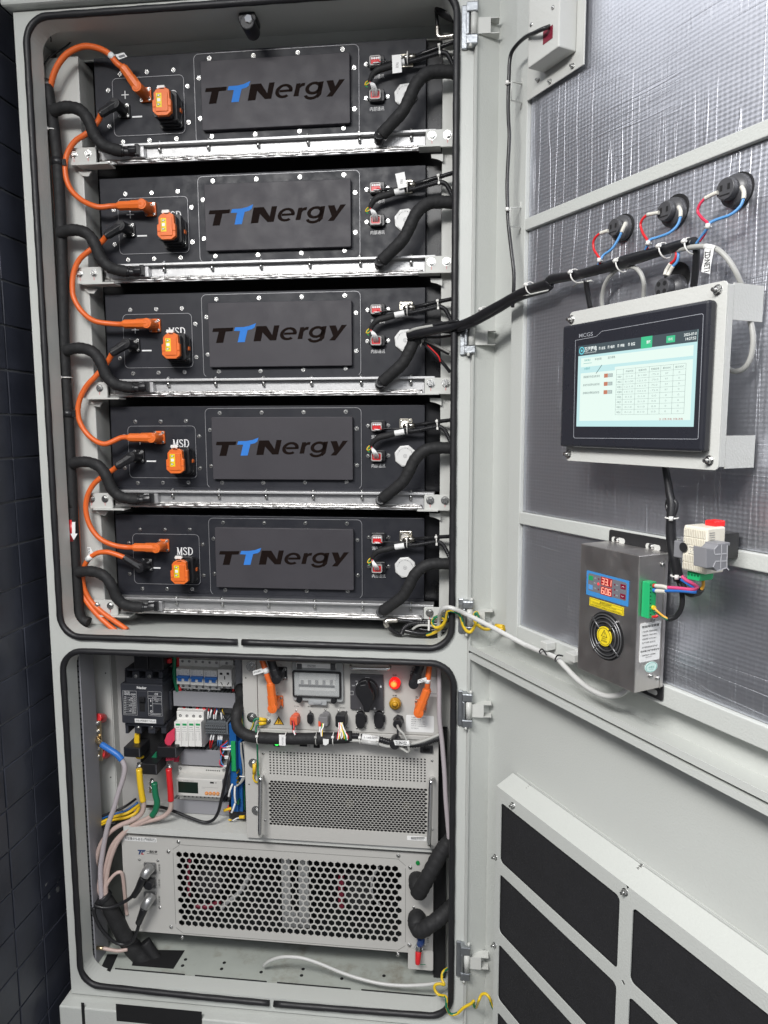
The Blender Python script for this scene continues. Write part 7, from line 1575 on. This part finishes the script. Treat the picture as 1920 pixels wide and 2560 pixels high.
b = MB(DOOR); b.text('温湿度传感器',mu0+.31*Wm,mu0+.74*Wm,mz1-.475*Hm,mz1-.44*Hm,ym-.0015); b.text('1 2 3 4',mu0+.36*Wm,mu0+.72*Wm,mz1-.525*Hm,mz1-.49*Hm,ym-.0015); b.text('+ - A B',mu0+.36*Wm,mu0+.72*Wm,mz1-.575*Hm,mz1-.54*Hm,ym-.0015); obj('module_print', b, inkg, hsm)
b = MB(DOOR); b.cyl((mu0+.07*Wm,ym-.0022,mz1-.49*Hm),(mu0+.07*Wm,ym-.0019,mz1-.49*Hm),.0062,n=16); obj('notch', b, dark, hsm)
MSD_ = Fr(DOOR.W(mu1,0,0), DOOR.a+PI/2)
b = MB(MSD_)
for k in range(7): b.pb(zAA,938,345+k*47,1045,353+k*47,-.0006,th=.0004)
obj('vent_slot', b, inkg, hsm)
clipm = mat('clip_grey',(.21,.21,.225),.42)
b = MB(DOOR); b.box(mu0-.020,mu0-.001,-.052,-.030,mz1-.78*Hm,mz1-.40*Hm); b.box(mu0-.012,mu0-.001,-.050,-.036,mz1-.40*Hm,mz1-.30*Hm); obj('rail_clip', b, clipm, sm, bevel=.0015)
b = MB(MSD_); b.pp(zAA,[(868,652),(1030,680),(1110,600),(1110,570),(1360,540),(1355,610),(1300,610),(1280,1060),(1180,1110),(1080,1130),(1010,1060),(868,1070)],-.020,-.001); cl2 = obj('rail_clip', b, clipm, sm, bevel=.001)
b = MB(MSD_)
for pts in (((1182,590),(1182,780),(1165,930),(1162,1080)),((1045,790),(1280,770)),((1060,930),(1280,920)),((1300,600),(1290,1060)),((1110,600),(1030,690),(1040,780)),((1010,1050),(1060,930)),((1080,1130),(1290,1060),(1330,1110))):
    P_ = [MSD_.at(*q(zAA,X,Y),-.0205) for X,Y in pts]
    for p_,r_ in zip(P_,P_[1:]): b.line(p_[0],p_[1],r_[0],r_[1],.0013,-.0205)
obj('clip_rib', b, mat('clip_pale_rib',(.45,.45,.47),.4), cl2)
b = MB(DOOR); b.box(mu0-.004,mu1-.016,-.0255,.0195,(mz0+mz1)/2-.016,(mz0+mz1)/2+.016); obj('din_rail', b, mat('dark_rail',(.06,.06,.06),.4,.5), sm)
b = MB(DOOR); b.pb(zAA,475,1148,722,1312,ym+.006,ym+.03); b.pb(zAA,722,1185,735,1312,ym+.006,ym+.03); gt2 = obj('terminal_block', b, mat('terminal_green',(.02,.42,.15),.38), sm, bevel=.0008)
b = MB(DOOR)
for k in range(4): b.pc(zAA,505+k*62,1195+k*11,20,ym+.0056,ym+.0059,n=12)
obj('terminal_hole', b, mat('dark_green_hole',(.005,.10,.04),.4), gt2)
b = MB(DOOR); b.pb(zAA,832,92,1055,222,ym+.020,ym+.038); obj('red_lamp', b, mat('red_lamp_plastic',(.70,.02,.02),.3,var=0,emit=(.8,.02,.02),es=.35), sm, bevel=.0015)
# ---- lead from the screen down to the module, with its branches
t = DT('wiring_bundle','black lead hanging below the touch screen down to the sensor module','cable',zH,(1000,760,-.01))
b = MB(DOOR); b.tb(zH,[(880,-230,-.015),(905,-90,-.015),(925,20,-.014),(938,110,-.014),(955,190,-.014),(950,300,-.016),(948,400,-.016),(955,500,-.016),(975,620,-.016),(1000,740,-.014),(1010,800,-.012)],.0056,n=10,rf=lambda t_,i:.75+.5*min(1,t_*1.6)); obj('sleeve', b, blackp, t)
b = MB(DOOR); b.tb(zH,[(940,130,-.014),(985,175,-.012),(992,220,-.012),(975,275,-.014)],.0028,n=8); b.tb(zH,[(930,140,-.014),(915,190,-.012),(925,250,-.014),(948,290,-.015)],.0024,n=8)
b.tb(zH,[(1000,780,-.012),(1028,860,-.012),(1040,950,-.012),(1028,1030,-.012),(985,1090,-.014),(930,1110,-.018)],.0036,n=8); b.tb(zAA,[(330,1240,-.014),(400,1420,-.012),(450,1560,-.012),(560,1612,-.014),(680,1590,-.018),(750,1530,-.026),(770,1500,-.03)],.0036,n=8); obj('black_strand', b, blackp, t)
b = MB(DOOR); b.tb(zAA,[(800,1315,ym+.02),(805,1400,ym+.022),(790,1460,ym+.022),(770,1500,ym+.022)],.0022,n=8); b.tb(zS,[(1500,825,-.018),(1430,790,-.02),(1340,720,-.024),(1270,650,-.026)],.0016,n=8); obj('orange_strand', b, mat('orange_yellow_sheath',(.72,.36,.04),.4,var=0), t)
b = MB(DOOR); b.tb(zAA,[(370,1235,-.016),(450,1310,-.016),(560,1370,-.018),(660,1430,-.02),(690,1475,-.022),(620,1505,-.024),(480,1500,-.026),(300,1480,-.026),(80,1465,-.026)],.0024,n=8); obj('pink_strand', b, mat('pink_sheath',(.70,.08,.22),.4,var=0), t)
b = MB(DOOR); b.tb(zAA,[(350,1300,-.015),(430,1345,-.015),(540,1420,-.016),(660,1500,-.019),(710,1545,-.022),(620,1560,-.024),(480,1545,-.026),(300,1535,-.026),(30,1532,-.026)],.0024,n=8); obj('blue_strand', b, bluep, t)
b = MB(DOOR); b.tb(zS,[(1500,335,-.026),(1430,305,-.026),(1290,290,-.026)],.0029,n=8); b.tb(zS,[(1460,382,-.026),(1380,378,-.026),(1300,372,-.026)],.0029,n=8); obj('wire_marker', b, mat('wire_marker_cream',(.62,.60,.54),.5), t)
b = MB(DOOR); b.tb(zS,[(1295,290,-.026),(1215,283,-.024)],.0030,n=8); b.tb(zS,[(1330,770,-.024),(1290,790,-.026),(1215,795,-.024)],.0020,n=8); obj('red_end', b, redp, t)
b = MB(DOOR); b.tb(zS,[(1305,372,-.026),(1215,345,-.024)],.0030,n=8); obj('blue_end', b, bluep, t)
b = MB(DOOR); b.tb(zS,[(1275,650,-.026),(1215,625,-.024)],.0032,n=8); obj('yellow_end', b, yellow, t)
b = MB(DOOR); b.tb(zS,[(1500,838,-.018),(1420,800,-.02),(1330,730,-.022),(1270,700,-.024),(1215,680,-.024)],.0018,n=8); obj('green_strand', b, dgreen, t)
for X,Y in ((955,302),(1000,765)):
    b = MB(DOOR); tie(b,b.pt(zH,X,Y,-.015),(0,0,1),.0075); obj('cable_tie', b, white, t)

# ---- tube, clips and ground wires crossing to the doors
t = thing('condensate_tube','translucent white tube running from the cabinet across the hinge down to the dehumidifier','tube',DOOR,(zJ,400,270,0))
P = [Wp(zBB,742,470,.05),Wp(zBB,738,380,.035),Wp(zBB,738,290,.02),Wp(zBB,750,215,.0),Wp(zBB,785,170,-.014),Wp(zBB,840,160,-.022),Wp(zBB,920,185,-.03),Dp(zBB,1020,230,-.036),Dp(zBB,1150,295,-.026),Dp(zBB,1300,372,-.014),Dp(zBB,1500,480,.0),Dp(zBB,1650,560,.008),Dp(zJ,330,243,.008),Dp(zJ,420,282,.006),Dp(zJ,500,315,.004),Dp(zJ,555,368,.0),Dp(zJ,620,435,-.002),Dp(zJ,700,492,-.002),Dp(zJ,780,524,.0),Dp(zJ,850,515,.004),Dp(zJ,900,480,.008)]
b = MB(DOOR); b.tubew(P,.0046,n=12,sub=6); obj('tube', b, translu, t)
for X0,Y0,X1,Y1 in ((415,230,450,272),(550,292,602,334)):
    b = MB(DOOR); b.pb(zJ,X0,Y0,X1,Y1,-.002,.019); obj('tube_clip', b, paint2, t, bevel=.001)
b = MB(DOOR); b.tube([DOOR.I @ b.pt(zJ,X,Y,y_) for X,Y,y_ in ((450,300,-.006),(428,268,-.004),(412,280,-.004),(418,292,-.004))],.0012,n=6); b.tube([DOOR.I @ b.pt(zJ,X,Y,y_) for X,Y,y_ in ((540,305,-.004),(512,302,-.006),(498,322,-.006),(503,335,-.006))],.0014,n=6); obj('black_tie', b, blackp, t)
def gwire(label, P, r, P0, ends=()):
    t = thing('ground_wire', label, 'wire', CAB, P0, 'ground wires')
    b = MB(); b.tubew(P, r, n=10, sub=7); stripe(b, 10, 3); obj('wire', b, [mat('yellow_sheath',(.70,.48,.02),.4,var=.05), dgreen], t)
    for A_,B_ in ends: b = MB(); b.cylw(A_,B_,.0045,n=8); obj('terminal_sleeve', b, yel, t)
gwire('curly yellow green ground wire between the cabinet and the upper door hinge',[Wp(zBB,610,447,.05),Wp(zBB,700,415,.035),Wp(zBB,775,355,.02),Wp(zBB,795,290,.012),Wp(zBB,745,250,.012),Wp(zBB,685,275,.014),Wp(zBB,668,325,.014),Wp(zBB,705,368,.01),Wp(zBB,765,350,.004),Wp(zBB,805,290,-.002),Wp(zBB,828,205,-.014),Wp(zBB,870,195,-.022),Wp(zBB,930,215,-.024),Wp(zBB,965,265,-.026),Wp(zBB,985,340,-.028),Wp(zBB,1020,400,-.03),Wp(zBB,1060,415,-.03),Wp(zBB,1095,375,-.03),Wp(zBB,1125,320,-.03),Wp(zBB,1142,260,-.03),Wp(zBB,1125,212,-.028),Wp(zBB,1102,245,-.026),Wp(zBB,1110,305,-.024),Dp(zBB,1150,352,.005),Dp(zBB,1210,385,.012),Dp(zBB,1270,380,.02),Dp(zBB,1340,358,.03)],.0034,(zBB,1050,420,-.03),[(Dp(zBB,1325,350,.032),Dp(zBB,1405,362,.036)),(Dp(zBB,1330,372,.032),Dp(zBB,1410,385,.036))])
gwire('yellow green ground wire coiling past the bottom hinge to the lower door',[Wp(zQ,475,1545,.03),Wp(zQ,420,1590,.02),Wp(zQ,408,1670,.014),Wp(zQ,435,1740,.006),Wp(zQ,380,1728,.004),Wp(zQ,325,1745,.004),Wp(zQ,322,1800,.002),Wp(zQ,370,1860,-.004),Wp(zQ,450,1880,-.012),Wp(zQ,462,1925,-.018),Wp(zQ,465,2010,-.02),Wp(zQ,510,2092,-.02),Wp(zQ,590,2085,-.02),Wp(zQ,670,2015,-.02),Wp(zQ,760,1965,-.02),Wp(zQ,790,1935,-.02),Wp(zQ,790,1990,-.018),Wp(zQ,820,2010,-.018),Dp(zQ,850,1930,.0),Dp(zQ,885,1860,.01),Dp(zQ,935,1850,.016),Dp(zQ,980,1900,.02),Dp(zQ,1010,1990,.026),Dp(zQ,1075,2110,.034)],.0031,(zQ,600,2085,-.02),[(Dp(zQ,1065,2090,.034),Dp(zQ,1115,2160,.04))])

# ---- small things inside the upper compartment
t = thing('wiring_tangle','tangle of black tubes and a steel elbow under the lowest rail, right corner','wires',CAB,(zBB,400,440,.08))
b = MB(); b.tb(zBB,[(310,292,.07),(210,295,.068),(185,320,.066),(205,360,.066)],.0062,n=12); obj('steel_elbow', b, mat('nickel_elbow',(.58,.55,.50),.28,1,.2,300,.1,60), t)
b = MB(); b.tb(zBB,[(300,290,.07),(400,300,.07),(500,310,.072),(600,320,.074)],.0048,n=10); b.tb(zBB,[(200,340,.066),(240,390,.066),(300,430,.068),(350,445,.07)],.0048,n=10); b.tb(zBB,[(380,400,.06),(470,420,.058),(560,430,.06),(700,420,.066),(830,400,.07)],.006,n=8); b.tb(zBB,[(560,300,.07),(700,305,.07),(840,290,.07)],.005,n=8); b.tb(zBB,[(450,360,.07),(600,395,.066),(740,390,.066)],.004,n=8); obj('black_tube', b, mat('glossy_black_sheath',(.012,.012,.013),.18,var=.1), t)
b = MB(); b.tb(zBB,[(350,430,.066),(380,370,.064),(450,330,.062),(560,322,.064),(680,330,.068)],.0050,n=10,sub=18,rf=lambda t_,i:1+.11*(1 if i%4<2 else -1)); obj('corrugated_conduit', b, blackp, t)
b = MB(); b.tb(zBB,[(460,390,.06),(520,350,.058),(600,345,.058),(720,360,.06)],.0028,n=8); obj('grey_lead', b, greyc, t)
b = MB(); b.pb(zBB,415,405,440,440,.055,.06); b.pb(zBB,620,290,640,400,.054,.056); obj('white_clip', b, white, t)
t = thing('pipe_elbow','small nickel pipe elbow with black line at the upper right inside corner','pipe',CAB,(z2,1440,250,.07))
b = MB(); b.tb(z2,[(1383,170,.07),(1386,225,.07),(1398,242,.07),(1430,240,.07),(1490,232,.068)],.0058,n=12); obj('elbow', b, mat('nickel_elbow',(.58,.55,.50),.28,1,.2,300,.1,60), t)
b = MB(); b.tb(z2,[(1383,175,.07),(1378,110,.07),(1370,60,.072),(1330,20,.078)],.0034,n=8); b.tb(z2,[(1300,15,.08),(1380,25,.07),(1420,70,.06),(1500,110,.055)],.0115,n=10); obj('black_line', b, blackp, t)
t = thing('thin_wire','thin black wire curving through the upper left corner of the opening','wire',CAB,(z1,300,320,.08))
b = MB(); b.tb(z1,[(433,158,.10),(428,205,.10),(400,250,.098),(350,288,.094),(290,325,.088),(248,378,.08)],.0016,n=6); b.tb(z1,[(268,195,.05),(292,215,.06),(294,240,.07)],.0014,n=6); obj('wire', b, blackp, t)
bpy.context.view_layer.update()
